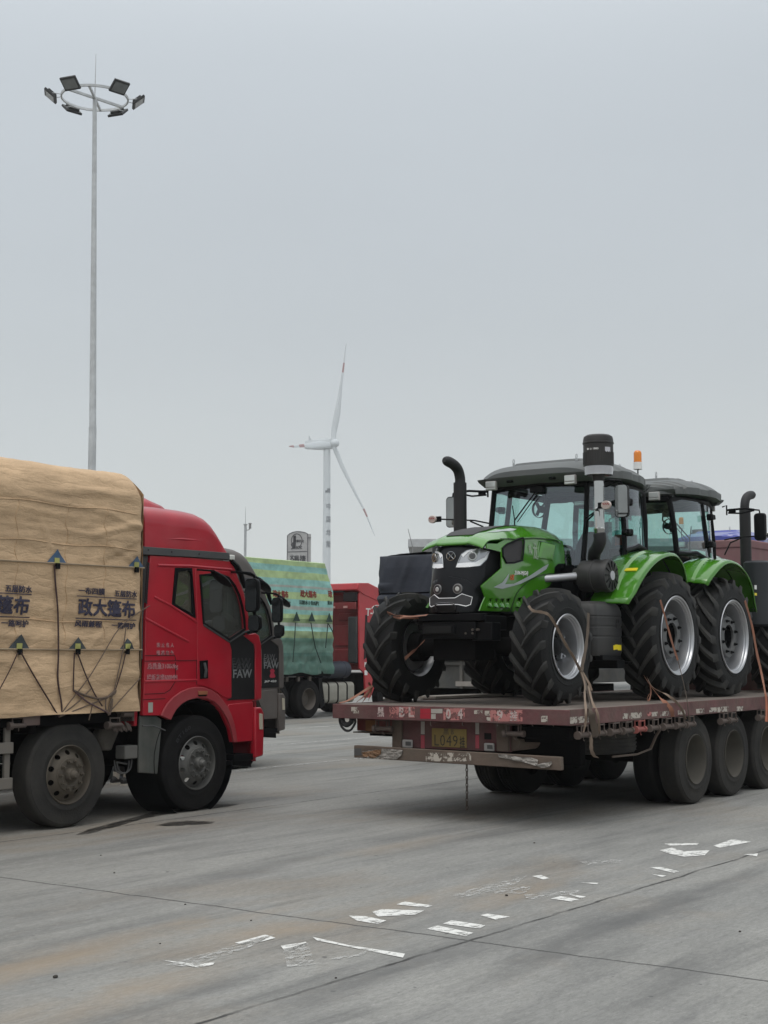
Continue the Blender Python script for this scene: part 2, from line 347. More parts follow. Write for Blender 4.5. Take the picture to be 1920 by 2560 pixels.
# ---------------------------------------------------------------- ground: one big concrete apron, joints, stains
def ground_mat():
    m = bpy.data.materials.new('concrete_apron'); m.use_nodes = True; t = m.node_tree; n = t.nodes; l = t.links.new
    b = n['Principled BSDF']; tc = n.new('ShaderNodeTexCoord')
    def mapp(s, loc=(0, 0, 0), rot=0): q = n.new('ShaderNodeMapping'); q.inputs['Scale'].default_value = s; q.inputs['Location'].default_value = loc; q.inputs['Rotation'].default_value = (0, 0, R(rot)); l(tc.outputs['Object'], q.inputs[0]); return q.outputs[0]
    def noi(v, s, d=5, ro=.5, dist=0): q = n.new('ShaderNodeTexNoise'); q.inputs['Scale'].default_value = s; q.inputs['Detail'].default_value = d; q.inputs['Roughness'].default_value = ro; q.inputs['Distortion'].default_value = dist; l(v, q.inputs['Vector']); return q.outputs[0]
    def mr(v, a, b_, c, d): q = n.new('ShaderNodeMapRange'); [setattr(q.inputs[k], 'default_value', w) for k, w in (('From Min', a), ('From Max', b_), ('To Min', c), ('To Max', d))]; l(v, q.inputs[0]); return q.outputs[0]
    def ma(op, a, b_=None, c=None):
        q = n.new('ShaderNodeMath'); q.operation = op
        for i, x in enumerate((a, b_, c)):
            if x is None: continue
            if isinstance(x, (int, float)): q.inputs[i].default_value = x
            else: l(x, q.inputs[i])
        return q.outputs[0]
    def mixc(f, a, c):
        q = n.new('ShaderNodeMix'); q.data_type = 'RGBA'
        if isinstance(f, (int, float)): q.inputs[0].default_value = f
        else: l(f, q.inputs[0])
        for i, x in ((6, a), (7, c)):
            if isinstance(x, tuple): q.inputs[i].default_value = (*x, 1)
            else: l(x, q.inputs[i])
        return q.outputs[2]
    base = mixc(mr(noi(mapp((1, 1, 1)), .35, 6, .6), .3, .7, 0, 1), (.255, .254, .236), (.345, .342, .318))
    base = mixc(mr(noi(mapp((.30, 1.1, 1), rot=4), 1.0, 12, .66), .42, .66, 0, .7), base, (.155, .158, .154))       # tyre-worn streaks along the bays
    base = mixc(mr(noi(mapp((.30, 2.6, 1), (3, 1, 0), -3), 1.0, 10, .62, .5), .50, .68, 0, .7), base, (.105, .107, .104))
    base = mixc(mr(noi(mapp((.9, 9, 1), (7, 2, 0), 6), 1.0, 8, .65, .3), .54, .70, 0, .4), base, (.105, .105, .11))
    base = mixc(mr(noi(mapp((1.0, 4, 1), (1, 5, 0), 1), 1.0, 10, .7), .5, .70, 0, .45), base, (.36, .355, .34))
    base = mixc(mr(noi(mapp((.35, .7, 1), (9.3, 4.1, 0)), .55, 7, .65, .5), .50, .68, 0, .6), base, (.25, .19, .125))    # rusty stains
    base = mixc(mr(noi(mapp((1.2, 3, 1), (4, 4, 0)), 11, 12, .85), .46, .62, 0, .62), base, (.115, .114, .105))
    base = mixc(mr(noi(mapp((1, 2.2, 1), (6, 4, 0)), 13, 12, .85), .52, .66, 0, .50), base, (.46, .45, .42))
    base = mixc(mr(noi(mapp((1, 1, 1)), 70, 4, .8), .3, .72, 0, .45), base, (.12, .12, .115))          # grain
    base = mixc(mr(noi(mapp((.6, 1.4, 1)), 3.2, 7, .7), .66, .74, 0, .55), base, (.10, .10, .10))      # small dark patches
    base = mixc(mr(noi(mapp((1, 1, 1), (5, 5, 0)), 9, 4, .5), .70, .74, 0, .7), base, (.06, .06, .06))
    rag = noi(mapp((.7, 1.3, 1), (8, 3, 0)), 1.3, 9, .68, .4)
    def blot(base, px, py, rx, ry, rot, c, k):      # one stain with its own place and ragged outline
        p = P(px, py, Z=0); q = n.new('ShaderNodeMapping'); q.vector_type = 'TEXTURE'; q.inputs['Location'].default_value = (p.x, p.y, 0); q.inputs['Rotation'].default_value = (0, 0, R(rot)); q.inputs['Scale'].default_value = (rx, ry, 1); l(tc.outputs['Object'], q.inputs[0])
        ln = n.new('ShaderNodeVectorMath'); ln.operation = 'LENGTH'; l(q.outputs[0], ln.inputs[0])
        v = ma('ADD', ma('SUBTRACT', 1.0, ln.outputs['Value']), ma('MULTIPLY_ADD', rag, 3.0, -1.5)); return mixc(mr(v, .0, 1.1, 0, k), base, c)
    for a_ in ((150, 2400, 1.5, .40, 5, .60), (640, 2330, 1.2, .3, 0, .5), (330, 2480, 1.0, .3, 5, .5), (1000, 2260, 1.6, .22, 4, .45), (1300, 2235, 1.2, .22, 5, .45), (980, 2118, 1.6, .3, 0, .35), (650, 2285, .9, .2, 0, .4)): base = blot(base, *a_[:5], (.27, .205, .135), a_[5])
    for a_ in ((950, 2440, 2.2, .20, 6, .6), (500, 2480, 1.6, .16, 4, .6), (1500, 2330, 3.0, .18, 5, .55), (1750, 2230, 3.0, .2, 3, .5), (250, 2330, 1.8, .16, 5, .5), (700, 2160, 3.0, .22, 4, .4), (1700, 2440, 1.5, .2, 6, .5), (500, 2110, 2.5, .2, 2, .45), (1250, 2080, 3.0, .3, 0, .45)): base = blot(base, *a_[:5], (.085, .086, .085), a_[5])
    sp = n.new('ShaderNodeSeparateXYZ'); l(tc.outputs['Object'], sp.inputs[0])
    wob = mr(noi(mapp((1, 1, 1)), 1.6, 6, .7), 0, 1, -.05, .05)
    def joint(co, off, per, w):
        v = ma('ADD', co, wob); v = ma('SUBTRACT', v, off); v = ma('PINGPONG', ma('ABSOLUTE', v), per / 2)
        return mr(v, w * .4, w, 1, 0)
    crack = mr(noi(mapp((1, 1, 1), (2, 2, 0)), 2.5, 3), .35, .6, .35, 1)
    jm = ma('MAXIMUM', ma('MULTIPLY', joint(sp.outputs[1], 4.93, 6.16, .020), crack), ma('MULTIPLY', joint(sp.outputs[0], 7.86, 12.4, .017), .85))
    base = mixc(jm, base, (.035, .034, .032))
    l(base, b.inputs['Base Color']); b.inputs['Roughness'].default_value = .82
    h = n.new('ShaderNodeBump'); h.inputs['Strength'].default_value = .35; h.inputs['Distance'].default_value = .01
    l(ma('SUBTRACT', noi(mapp((1, 1, 1)), 40, 5, .7), ma('MULTIPLY', jm, 2.0)), h.inputs['Height']); l(h.outputs[0], b.inputs['Normal'])
    return m
g = MB(); g.add([(-3000, -3000, 0), (3000, -3000, 0), (3000, 3000, 0), (-3000, 3000, 0)], [(0, 1, 2, 3)])
o = g.build('ground', ground_mat(), smooth=None, org=(0, 0, 0), fix=False); tag(o, kind='structure')

def worn(name, c, rough, lo, hi, sc_=(1, 1, 1), s=6, det=8):
    m = bpy.data.materials.new(name); m.use_nodes = True; t = m.node_tree; n = t.nodes; l = t.links.new
    b = n['Principled BSDF']; b.inputs['Base Color'].default_value = (*c, 1); b.inputs['Roughness'].default_value = rough
    tc = n.new('ShaderNodeTexCoord'); mp = n.new('ShaderNodeMapping'); mp.inputs['Scale'].default_value = sc_; l(tc.outputs['Object'], mp.inputs[0])
    a = n.new('ShaderNodeTexNoise'); a.inputs['Scale'].default_value = s; a.inputs['Detail'].default_value = det; a.inputs['Roughness'].default_value = .7; l(mp.outputs[0], a.inputs['Vector'])
    q = n.new('ShaderNodeMapRange'); q.inputs['From Min'].default_value = lo; q.inputs['From Max'].default_value = hi; l(a.outputs[0], q.inputs[0]); l(q.outputs[0], b.inputs['Alpha'])
    return m
W_GOOD = worn('road_paint', (.68, .68, .65), .7, .36, .50, (1, 1.6, 1), 9, 14)
W_FAINT = worn('faint_road_paint', (.50, .50, .48), .8, .46, .64, (.8, 2, 1), 12, 12)
W_LINE = worn('bay_line_paint', (.60, .60, .58), .8, .46, .66, (.6, 3, 1), 9, 12)
WET = worn('oily_wet_concrete', (.035, .032, .029), .35, .36, .56, (.8, 3, 1), 4, 10)
marks = [([(15, 386), (105, 395), (145, 390), (140, 396), (103, 402)], 0), ([(210, 335), (285, 318), (310, 325), (240, 340)], 0), ([(333, 345), (395, 337), (398, 343), (345, 357)], 0),
    ([(430, 328), (520, 345), (655, 362), (650, 370), (560, 355), (440, 335)], 0), ([(520, 265), (560, 266), (612, 275), (590, 282), (540, 275)], 0), ([(585, 252), (610, 247), (712, 250), (690, 258), (600, 262)], 0),
    ([(650, 232), (670, 226), (738, 234), (725, 238)], 0), ([(735, 300), (760, 293), (848, 308), (830, 315)], 0), ([(778, 285), (800, 278), (882, 288), (868, 295)], 0), ([(878, 262), (895, 259), (950, 265), (915, 271)], 0),
    ([(800, 203), (850, 190), (990, 162), (960, 180), (840, 207)], 1), ([(1018, 155), (1040, 153), (1062, 160), (1045, 162)], 0), ([(1070, 216), (1095, 211), (1140, 218), (1120, 222)], 0), ([(1115, 205), (1160, 210), (1150, 214)], 0),
    ([(1150, 172), (1195, 173), (1190, 176)], 0), ([(1340, 132), (1365, 131), (1413, 140), (1400, 143)], 0), ([(1345, 150), (1380, 153), (1370, 156)], 0), ([(1370, 85), (1400, 80), (1430, 87), (1492, 85), (1480, 95), (1430, 98), (1395, 92)], 0),
    ([(1380, 66), (1465, 65), (1462, 69), (1395, 70)], 0), ([(1515, 70), (1560, 57), (1607, 62), (1570, 68), (1530, 74)], 0), ([(1595, 95), (1630, 93), (1628, 99)], 0), ([(30, 388), (210, 345), (300, 325), (230, 355), (90, 392)], 1),
    ([(900, 190), (1010, 185), (990, 200), (920, 200)], 1), ([(1150, 115), (1260, 110), (1250, 118), (1170, 122)], 1), ([(340, 360), (400, 345), (420, 390), (350, 395)], 1), ([(470, 378), (560, 362), (555, 370), (490, 382)], 1), ([(1000, 205), (1140, 195), (1130, 203), (1010, 215)], 1)]
S1 = 1659 / 1520
for k, (q, mi) in enumerate(marks):
    cx_, cy_ = sum(a for a, b in q) / len(q), sum(b for a, b in q) / len(q); q = [(cx_ + (a - cx_) * 1.12, cy_ + (b - cy_) * 1.35) for a, b in q]
    pts = [P(400 + x / S1, 2050 + y / S1, Z=0) for x, y in q]
    mb = MB(); mb.add([(p.x, p.y, .004) for p in pts], [tuple(range(len(pts)))])
    tag(mb.build('worn_road_marking', W_FAINT if mi else W_GOOD, smooth=None), kind='structure')
for y in (14.78, 18.27, 21.9, 25.5):
    mb = MB(); mb.bx(3, 60, y - .06, y + .06, .003, .004); tag(mb.build('bay_line', W_LINE, smooth=None), kind='structure')
for q in ([(0, 1560), (290, 1480), (560, 1455), (900, 1400), (1120, 1400), (1000, 1425), (700, 1455), (480, 1485), (200, 1540), (0, 1600), (-300, 1680), (-420, 1690), (-300, 1640)], [(330, 1600), (470, 1570), (640, 1555), (900, 1565), (860, 1580), (640, 1600), (460, 1605)]):
    pts = [P(300 + x / 3.77, 1640 + y / 3.77, Z=0) for x, y in q]
    mb = MB(); mb.add([(p.x, p.y, .0055) for p in pts], [tuple(range(len(pts)))]); tag(mb.build('wet_patch', WET, smooth=None), kind='structure')
rng = random.Random(3)
def pebble(px, py, s):
    s *= .6
    mb = MB(); c = P(px, py, Z=0)
    bm = bmesh.new(); bmesh.ops.create_icosphere(bm, subdivisions=2, radius=s)
    for v in bm.verts: v.co = Vector((v.co.x * 1.3, v.co.y, v.co.z * .7)) * (1 + .35 * noise.noise(v.co * 40 + Vector((px, 0, 0)))) + c + Vector((0, 0, s * .5))
    mb.add([v.co.copy() for v in bm.verts], [tuple(v.index for v in f.verts) for f in bm.faces]); bm.free()
    return mb.build('pebble', mat('dark_stone', (.05, .045, .04), .9))
for px, py, s in [(138, 2445, .022), (463, 2262, .012), (286, 2183, .012), (1267, 2240, .02), (1336, 2108, .014), (1850, 2330, .014), (252, 2139, .010), (400, 2360, .010), (628, 2302, .010), (840, 2446, .011)]:
    tag(pebble(px, py, s), 'small dark stone lying loose on the open concrete', 'stone', 'small stones scattered on the concrete')
# ---------------------------------------------------------------- wheels
def sidewall_text(word, w, c, side, r, a_mid, width, h, m):
    # moulded lettering bent round the sidewall
    c = Vector(c)
    text(word, 1, (0, 0, 0), (1, 0, 0), (0, 0, 1), m, 'sidewall_lettering', w, bold=.01, ex=.001, fit=(width, h), surf=(lambda p, hh: c + Vector(((r + p.z) * math.cos(a_mid - p.x / r * 1), side * (.006 + hh), (r + p.z) * math.sin(a_mid - p.x / r))), .03))
def disc_rim(mb, c, side, r, holes=10, bulge=.05, deep=0.0, hub=.1):
    """steel lorry disc wheel; side = -1: outer face towards -Y. c on the outer tyre plane"""
    c = Vector(c)
    def fn(a, b, h):
        q = math.hypot(a, b) / r
        dep = .06 + deep if q > .93 else (.06 + deep - bulge * 1.6 * min(1, (.93 - q) / .33) if q > .6 else .06 + deep - bulge * 1.6)
        return c + Vector((a, -side * (dep + h), b))
    outer = [(r * .97 * math.cos(2 * math.pi * i / 48), r * .97 * math.sin(2 * math.pi * i / 48)) for i in range(48)]
    hs = []
    for k in range(holes):
        t = 2 * math.pi * (k + .5) / holes; ca, sa = math.cos(t), math.sin(t); hr = r * .79
        hs.append([(ca * (hr + r * .085 * math.cos(u)) - sa * r * .105 * math.sin(u), sa * (hr + r * .085 * math.cos(u)) + ca * r * .105 * math.sin(u)) for u in [2 * math.pi * j / 12 for j in range(12)]])
    mb.conf(outer, fn, r * .13, .006, hs)
def lorry_wheel(parent, c, side, RR=.53, W=.28, tm=RUB, rm=STEEL, deep=0., dual=False, front=True, marks=None):
    """tyre + rim (> hub, nuts) as parts of a vehicle: wheel > tyre, rim, hub. c = hub centre on outer tyre plane"""
    c = Vector(c); s = side
    wb = MB(); rr = RR * .545      # rim lip radius
    wb.lathe([(rr * .93, -s * W), (rr, -s * (W - .005)), (rr, -s * .012), (rr + .012, s * .004), (rr + .004, s * .012), (rr * .965, -s * .01), (rr * .95, -s * .05), (rr * .86, -s * .10), (rr * .82, -s * .2)], c, n=48)
    if front: disc_rim(wb, c, side, rr * .97)
    else:
        wb.lathe([(rr * .86, -s * .10), (rr * .80, -s * .14), (rr * .72, -s * (.17 + deep)), (rr * .5, -s * (.16 + deep)), (0.001, -s * (.16 + deep))], c, n=40)
    w = wb.build('wheel', rm, parent)
    t = MB(); prof = [(rr, -s * W), (rr + .03, -s * (W - .0)), (RR * .8, -s * (W - 0)), (RR * .93, -s * (W - .012)), (RR * .985, -s * (W - .035))]
    for k in range(5):
        y = W - .045 - k * (W - .09) / 4
        if k: prof += [(RR - .012, -s * (y + .016)), (RR - .012, -s * (y + .008)), (RR, -s * (y + .007))]
        prof += [(RR, -s * (y))]
    prof += [(RR * .985, -s * .028), (RR * .955, -s * .012), (RR * .94, -s * .010), (RR * .935, -s * .004), (RR * .8, s * .004), (RR * .68, s * .003), (RR * .672, s * .007), (RR * .66, s * .007), (rr + .025, s * .0), (rr + .004, -s * .006)]
    t.lathe(prof, c, n=72); t.build('tyre', tm, w, smooth=50)
    h = MB(); hb = h
    y0 = .0 if front else -(.16 + deep)
    if front:
        f = lambda q: c + Vector((0, s * q, 0))
        h.lathe([(rr * .60, s * .022), (rr * .58, s * .035), (rr * .40, s * .038), (rr * .34, s * .02), (rr * .26, s * .02), (rr * .235, s * .06), (rr * .20, s * .075), (rr * .16, s * .078), (rr * .14, s * .105), (rr * .10, s * .125), (.001, s * .13)], c + Vector((0, -s * .005, 0)), n=32)
        nr, ny = rr * .485, .035
    else:
        h.lathe([(rr * .52, s * (y0 + .001)), (rr * .50, s * (y0 + .012)), (rr * .30, s * (y0 + .014)), (rr * .28, s * (y0 + .03)), (.001, s * (y0 + .035))], c, n=24); nr, ny = rr * .60, y0
    for k in range(10 if front else 0):
        a = 2 * math.pi * k / 10; p = c + Vector((nr * math.cos(a), s * ny, nr * math.sin(a))); hb.cyl(p, p + Vector((0, s * .018, 0)), .02, n=8); hb.cyl(p + Vector((0, s * .018, 0)), p + Vector((0, s * .042, 0)), .013, n=6)
    h.build('hub', rm, w)
    if dual:
        t2 = MB(); c2 = c + Vector((0, -s * (W + .06), 0)); t2.lathe(prof, c2, n=48); t2.build('inner_tyre', RUB, w, smooth=50)
    return w
def ag_wheel(parent, c, side, RR, W, rr, nl, sweep, tm=RUBN, disc='rear'):
    """tractor wheel, c = centre of wheel on axle line at the tyre's outer plane; chevrons point down at the front"""
    c = Vector(c); s = side; H = .054 * RR / .8 + .008
    Rc = RR - H
    w = MB()
    w.lathe([(rr, -s * (W - .01)), (rr * .93, -s * (W - .04)), (rr * .90, -s * (W * .7)), (rr * .90, -s * W * .3), (rr * .93, -s * .05), (rr * .955, -s * .045), (rr * .965, -s * .025), (rr * .985, -s * .02), (rr, -s * .004), (rr + .018, s * .006), (rr + .012, s * .014), (rr * .99, s * .008), (rr * .975, -s * .012), (rr * .95, -s * .016)], c, n=64)
    wo = w.build('wheel', SILV, parent, smooth=50)
    d = MB()
    if disc == 'rear':
        d.lathe([(rr * .905, -s * .20), (rr * .80, -s * .21), (rr * .66, -s * .23), (rr * .62, -s * .17), (rr * .60, -s * .10), (rr * .56, -s * .075), (rr * .34, -s * .07), (rr * .33, -s * .08), (rr * .33, -s * .13)], c, n=48)
        d.build('rim_disc', GRIM, wo, smooth=40)
        k = MB(); k.lathe([(rr * .33, -s * .1), (rr * .30, -s * .3), (rr * .12, -s * .32), (.001, -s * .32)], c, n=32); nb = k; nr = rr * .46
        for i in range(8):
            a = 2 * math.pi * (i + .4) / 8; p = c + Vector((nr * math.cos(a), -s * .07, nr * math.sin(a))); nb.cyl(p, p + Vector((0, s * .012, 0)), .022, n=10); nb.cyl(p, p + Vector((0, s * .04, 0)), .013, n=6)
        k.build('hub', BLK, wo)
    else:
        d.lathe([(rr * .905, -s * .26), (rr * .86, -s * .27), (rr * .80, -s * .31), (rr * .55, -s * .33), (rr * .52, -s * .30), (rr * .30, -s * .29), (rr * .30, -s * .31)], c, n=48)
        d.build('rim_disc', GRIM, wo, smooth=40)
        lug = MB()
        for i in range(8):
            a = 2 * math.pi * (i + .5) / 8; e = Vector((math.cos(a), 0, math.sin(a))); tt = Vector((-math.sin(a), 0, math.cos(a)))
            lug.obx(c + e * rr * .83 + Vector((0, -s * .245, 0)), e * rr * .075, tt * .035, Vector((0, .035, 0))); p = c + e * rr * .80 + Vector((0, -s * .2, 0)); lug.cyl(p, p + Vector((0, s * .03, 0)), .016, n=6)
        lug.build('rim_lugs', SILV, wo, bevel=.006)
        k = MB(); k.lathe([(rr * .42, -s * .32), (rr * .40, -s * .24), (rr * .34, -s * .20), (rr * .30, -s * .19), (rr * .28, -s * .13), (rr * .16, -s * .11), (.001, -s * .11)], c, n=32)
        for i in range(6):
            a = 2 * math.pi * i / 6; p = c + Vector((rr * .34 * math.cos(a), -s * .2, rr * .34 * math.sin(a))); k.cyl(p, p + Vector((0, s * .025, 0)), .014, n=6)
        k.build('hub', BLK, wo)
    def prof_r(y):      # carcass radius over y: 0 = outer plane, W inner
        q = abs(y - W / 2) / (W / 2); return Rc - .035 * q ** 2.2 * (RR / .8)
    t = MB(); pr = []
    pr += [(rr + .005, -s * (W - .015)), (rr + .03, -s * (W - .002)), (Rc * .80, -s * (W - 0)), (Rc * .93, -s * (W - .01))]
    for k in range(9):
        y = W * (.955 - k * .91 / 8); pr.append((prof_r(y), -s * y))
    pr += [(Rc * .93, -s * .010), (Rc * .86, s * .000), (Rc * .80, s * .004), (Rc * .72, s * .004), (Rc * .713, s * .009), (Rc * .70, s * .009), (rr + .035, -s * .002), (rr + .008, -s * .008)]
    t.lathe(pr, c, n=72)
    t.build('tyre', tm, wo, smooth=32); t = MB()
    m = 7
    for sd in (0, 1):
        for k in range(nl):
            a0 = 2 * math.pi * (k + .5 * sd) / nl; rings = []
            for j in range(m + 2):
                q = j / m
                if j <= m:
                    yy = W / 2 + (-1 if sd == 0 else 1) * (-.02 + (W / 2 + .02 - .012) * q)
                    ang = a0 + sweep * (q ** .85); rb = prof_r(yy) - .012; rt = prof_r(yy) + H - .004 * q
                    wd = (.027 + .014 * q) * RR / .8
                    if j == 0: wd *= .8
                else:      # down the shoulder
                    yy = W / 2 + (-1 if sd == 0 else 1) * (W / 2 + .008); ang = a0 + sweep * 1.06; rb = Rc * .86; rt = Rc * .90; wd = .036 * RR / .8
                def pt(r, off, y):
                    an = ang + off / r; return c + Vector((r * math.cos(an), -s * y, r * math.sin(an)))
                rings.append([pt(rb, -wd * 1.45, yy), pt(rt, -wd * .72, yy), pt(rt, wd * .72, yy), pt(rb, wd * 1.45, yy)])
            t.loft(rings, True, True)
    t.build('tread_lugs', LUGM, wo, smooth=32)
    return wo
# ---------------------------------------------------------------- flatbed trailer in the right of the picture
DZ = 1.214; TY0, TY1, TX0 = 7.0, 10.02, 13.09
DECKM = mat('worn_deck_planks', (.15, .125, .105), .85, dust=.5, dc=(.21, .18, .16), bump=.5, bs=12, stretch=(.3, 4, 1), var=.3)
FRM = mat('faded_maroon_steel', (.125, .045, .048), .75, dust=.75, dc=(.13, .10, .082), ds=2.2, var=.35, vs=5, bump=.3, bs=25)
FRMR = mat('rear_maroon_steel', (.12, .033, .04), .7, dust=.65, dc=(.12, .095, .08), ds=4, var=.3, vs=6, bump=.3, bs=25)
BARM = mat('rusty_brown_steel', (.105, .075, .058), .8, dust=.6, dc=(.12, .10, .08), ds=4, var=.3, bump=.35, bs=22)
PLANK = mat('bare_timber', (.36, .32, .28), .85, dust=.3, bump=.3, bs=15, stretch=(1, 8, 1))
tr = thing('flatbed_trailer', (TX0, 8.51, 0), 'worn maroon flatbed trailer carrying the green tractors, rear end facing the camera', 'trailer')
GX = 21.6
mb = MB(); mb.bx(TX0 + .03, GX, TY0 + .03, TY1 - .03, DZ - .05, DZ)
for i in range(24):
    mb.bx(TX0 + .04, GX, TY0 + .05 + i * .1217, TY0 + .05 + i * .1217 + .115, DZ, DZ + .006)
mb.build('deck', DECKM, tr)
mb = MB()
mb.bx(TX0, TX0 + .028, TY0, TY1, DZ - .150, DZ + .008)
rear = mb.build('rear_rail', FRMR, tr, bevel=.006)
for y in (TY0, TY1 - .028):
    mb = MB(); mb.bx(TX0 + .03, GX, y, y + .028, DZ - .150, DZ + .010); mb.bx(TX0 + .03, GX, y + (.0 if y < 8 else -.04), y + (.068 if y < 8 else .028), DZ - .152, DZ - .146)
    for k in range(7): xx = TX0 + .4 + k * 1.23; mb.bx(xx, xx + .004, y - .0025, y + .0305, DZ - .15, DZ + .011)
    mb.build('side_rail', FRM, tr, bevel=.005)
# peeling paint chips and stencilled number on the rear rail (real thin paint films)
CH = worn('peeling_white_paint', (.42, .38, .33), .8, .44, .52, (1, 1, 1), 14, 6)
CHP = worn('peeling_pink_paint', (.40, .16, .15), .8, .42, .52, (1, 1, 1), 12, 6)
def R3(x, y): return P(880 + x / 3.1904, 1440 + y / 3.1904, X=TX0)
def rear_quad(x0, x1, y0, y1, m, name='paint_patch', dx=.003, X=None):
    a = [P(880 + x / 3.1904, 1440 + y / 3.1904, X=X or TX0) for x, y in ((x0, y0), (x1, y0), (x1, y1), (x0, y1))]
    q = MB(); v = [(p.x - dx, p.y, p.z) for p in a] + [(p.x - .0008, p.y, p.z) for p in a]; q.add(v, [(0, 1, 2, 3), (0, 4, 5, 1), (1, 5, 6, 2), (2, 6, 7, 3), (3, 7, 4, 0)])
    return q.build(name, m, tr, smooth=None)
REFR = mat('red_reflective_tape', (.33, .012, .03), .35, dust=.15); REFW = mat('white_reflective_tape', (.40, .37, .34), .4, dust=.4)
rear_quad(545, 628, 1058, 1098, REFR, 'reflective_tape'); rear_quad(545, 628, 1100, 1138, REFR, 'reflective_tape', .002)
rear_quad(632, 722, 1060, 1095, REFW, 'reflective_tape'); rear_quad(632, 668, 1100, 1140, REFW, 'reflective_tape')
for a in ((-5, 55, 1045, 1095), (1510, 1560, 1115, 1165), (975, 1040, 1070, 1100), (1060, 1105, 1075, 1112), (1075, 1105, 1125, 1155)): rear_quad(*a, CH)
for a in ((300, 500, 1045, 1130), (730, 900, 1055, 1150), (1100, 1360, 1070, 1160)): rear_quad(*a, CHP, dx=.0016)
STN = worn('stencil_paint', (.47, .38, .36), .8, .40, .47, (1, 1, 1), 16, 5)
for ch, x, y in (('黑', 230, 1085), ('B', 398, 1085), ('L', 475, 1085), ('0', 770, 1100), ('4', 862, 1100), ('9', 1180, 1110), ('挂', 1290, 1115)):
    p = R3(x, y); text(ch, 1, (TX0 - .002, p.y, p.z), (0, -1, 0), (0, 0, 1), STN, 'stencil_letter', tr, em=.006, ex=.0008, fit=(.055 if ch == '0' else .065, .10) if ord(ch) < 200 else (.085, .10))
# rear closing panel, lamps, plate
def Pr(x, y, X): return P(880 + x / 3.1904, 1440 + y / 3.1904, X=X)
X1 = TX0 + .22
pa = Pr(330, 1150, X1); pb = Pr(1262, 1405, X1)
mb = MB(); mb.bx(X1, X1 + .05, pb.y, pa.y, pb.z, DZ - .06); mb.build('rear_panel', FRMR, tr, bevel=.005)
for xa, xb in ((335, 410), (1165, 1262)):
    a = Pr(xa, 1145, X1); b = Pr(xb, 1400, X1); mb = MB(); mb.bx(X1 - .04, X1 - .002, b.y, a.y, b.z, DZ - .06); mb.build('panel_post', BARM, tr, bevel=.006)
def qx(x0, x1, y0, y1, X, t, m, name, bev=.0, parent=None):
    a = Pr(x0, y0, X); b = Pr(x1, y1, X); q = MB(); q.bx(X - t, X - .0005, min(a.y, b.y), max(a.y, b.y), min(a.z, b.z), max(a.z, b.z)); return q.build(name, m, parent or tr, bevel=bev)
for xs in (550, 985):
    qx(xs, xs + 30, 1160, 1262, X1, .003, REFW, 'reflective_tape'); qx(xs, xs + 30, 1270, 1375, X1, .003, mat('pink_tape', (.42, .05, .08), .5, dust=.3), 'reflective_tape')
PLY = mat('yellow_plate', (.27, .19, .055), .55, dust=.45, dc=(.16, .12, .07), ds=8); PLK = mat('plate_characters', (.05, .045, .035), .7)
pl = qx(640, 918, 1212, 1372, X1, .012, PLY, 'number_plate', .006)
pc = Pr(779, 1330, X1 - .013); text('L049', 1, (X1 - .0125, Pr(750, 1312, X1 - .013).y, Pr(750, 1312, X1 - .013).z), (0, -1, 0), (0, 0, 1), PLK, 'lettering', pl, bold=-.006, ex=.001, fit=(.30, .118), spacing=1.1)
p2 = Pr(880, 1325, X1 - .013); text('挂', 1, (X1 - .0125, p2.y, p2.z), (0, -1, 0), (0, 0, 1), PLK, 'lettering', pl, em=.003, ex=.001, fit=(.062, .118))
p3 = Pr(770, 1245, X1 - .013); text('黑 B', .075, (X1 - .0125, p3.y, p3.z), (0, -1, 0), (0, 0, 1), mat('faded_plate_characters', (.13, .10, .06), .8), 'lettering', pl, bold=.0, ex=.001, em=.002)
for xa, ya in ((412, 1303), (1063, 1330)):
    lp = qx(xa, xa + 78, ya, ya + 68, X1 - .04, .035, mat('grey_lamp_case', (.34, .33, .32), .6, dust=.3), 'number_plate_lamp', .012); qx(xa + 16, xa + 60, ya + 16, ya + 50, X1 - .0755, .006, DGREY, 'lens', .003, lp)
qx(1056, 1112, 1252, 1305, X1, .002, mat('socket_black', (.005, .005, .005), .9), 'cable_socket')
# far rear light box + near box
X2 = X1 + .02
a = Pr(38, 1135, X2); b = Pr(330, 1245, X2); mb = MB(); mb.bx(X2, X2 + .12, b.y, a.y, b.z, DZ - .1); bxl = mb.build('tail_lamp', mat('dark_red_lens', (.16, .014, .016), .3, dust=.4, coat=.4), tr, bevel=.01)
a = Pr(110, 1150, X2); b = Pr(188, 1240, X2); mb = MB(); mb.bx(X2 - .006, X2, b.y, a.y, b.z, a.z); mb.build('indicator_lens', mat('dirty_amber', (.22, .085, .02), .4, dust=.4), bxl)
a = Pr(20, 1238, X2); b = Pr(330, 1252, X2); mb = MB(); mb.bx(X2 - .03, X2 + .15, b.y, a.y, b.z - .012, b.z); mb.build('lamp_shelf', BARM, tr)
def P5(x, y, X): return P(1180 + x / 5.184, 1780 + y / 5.184, X=X)
a = P5(590, 190, X2); b = P5(1255, 370, X2); mb = MB(); mb.bx(X2, X2 + .10, b.y, a.y, b.z, a.z)
mb.bx(X2 - .012, X2 - .001, b.y, a.y, b.z, b.z + .03); mb.bx(X2 - .012, X2 - .001, b.y, b.y + .03, b.z + .03, a.z); mb.build('tail_lamp', CHAS, tr, bevel=.005)
c = P5(590, 395, X2 + .1); mb = MB(); mb.cyl(c + Vector((-.1, 0, 0)), c + Vector((.35, 0, 0)), .085, n=24); mb.build('air_tank_and_filler', BARM, tr, bevel=.01)
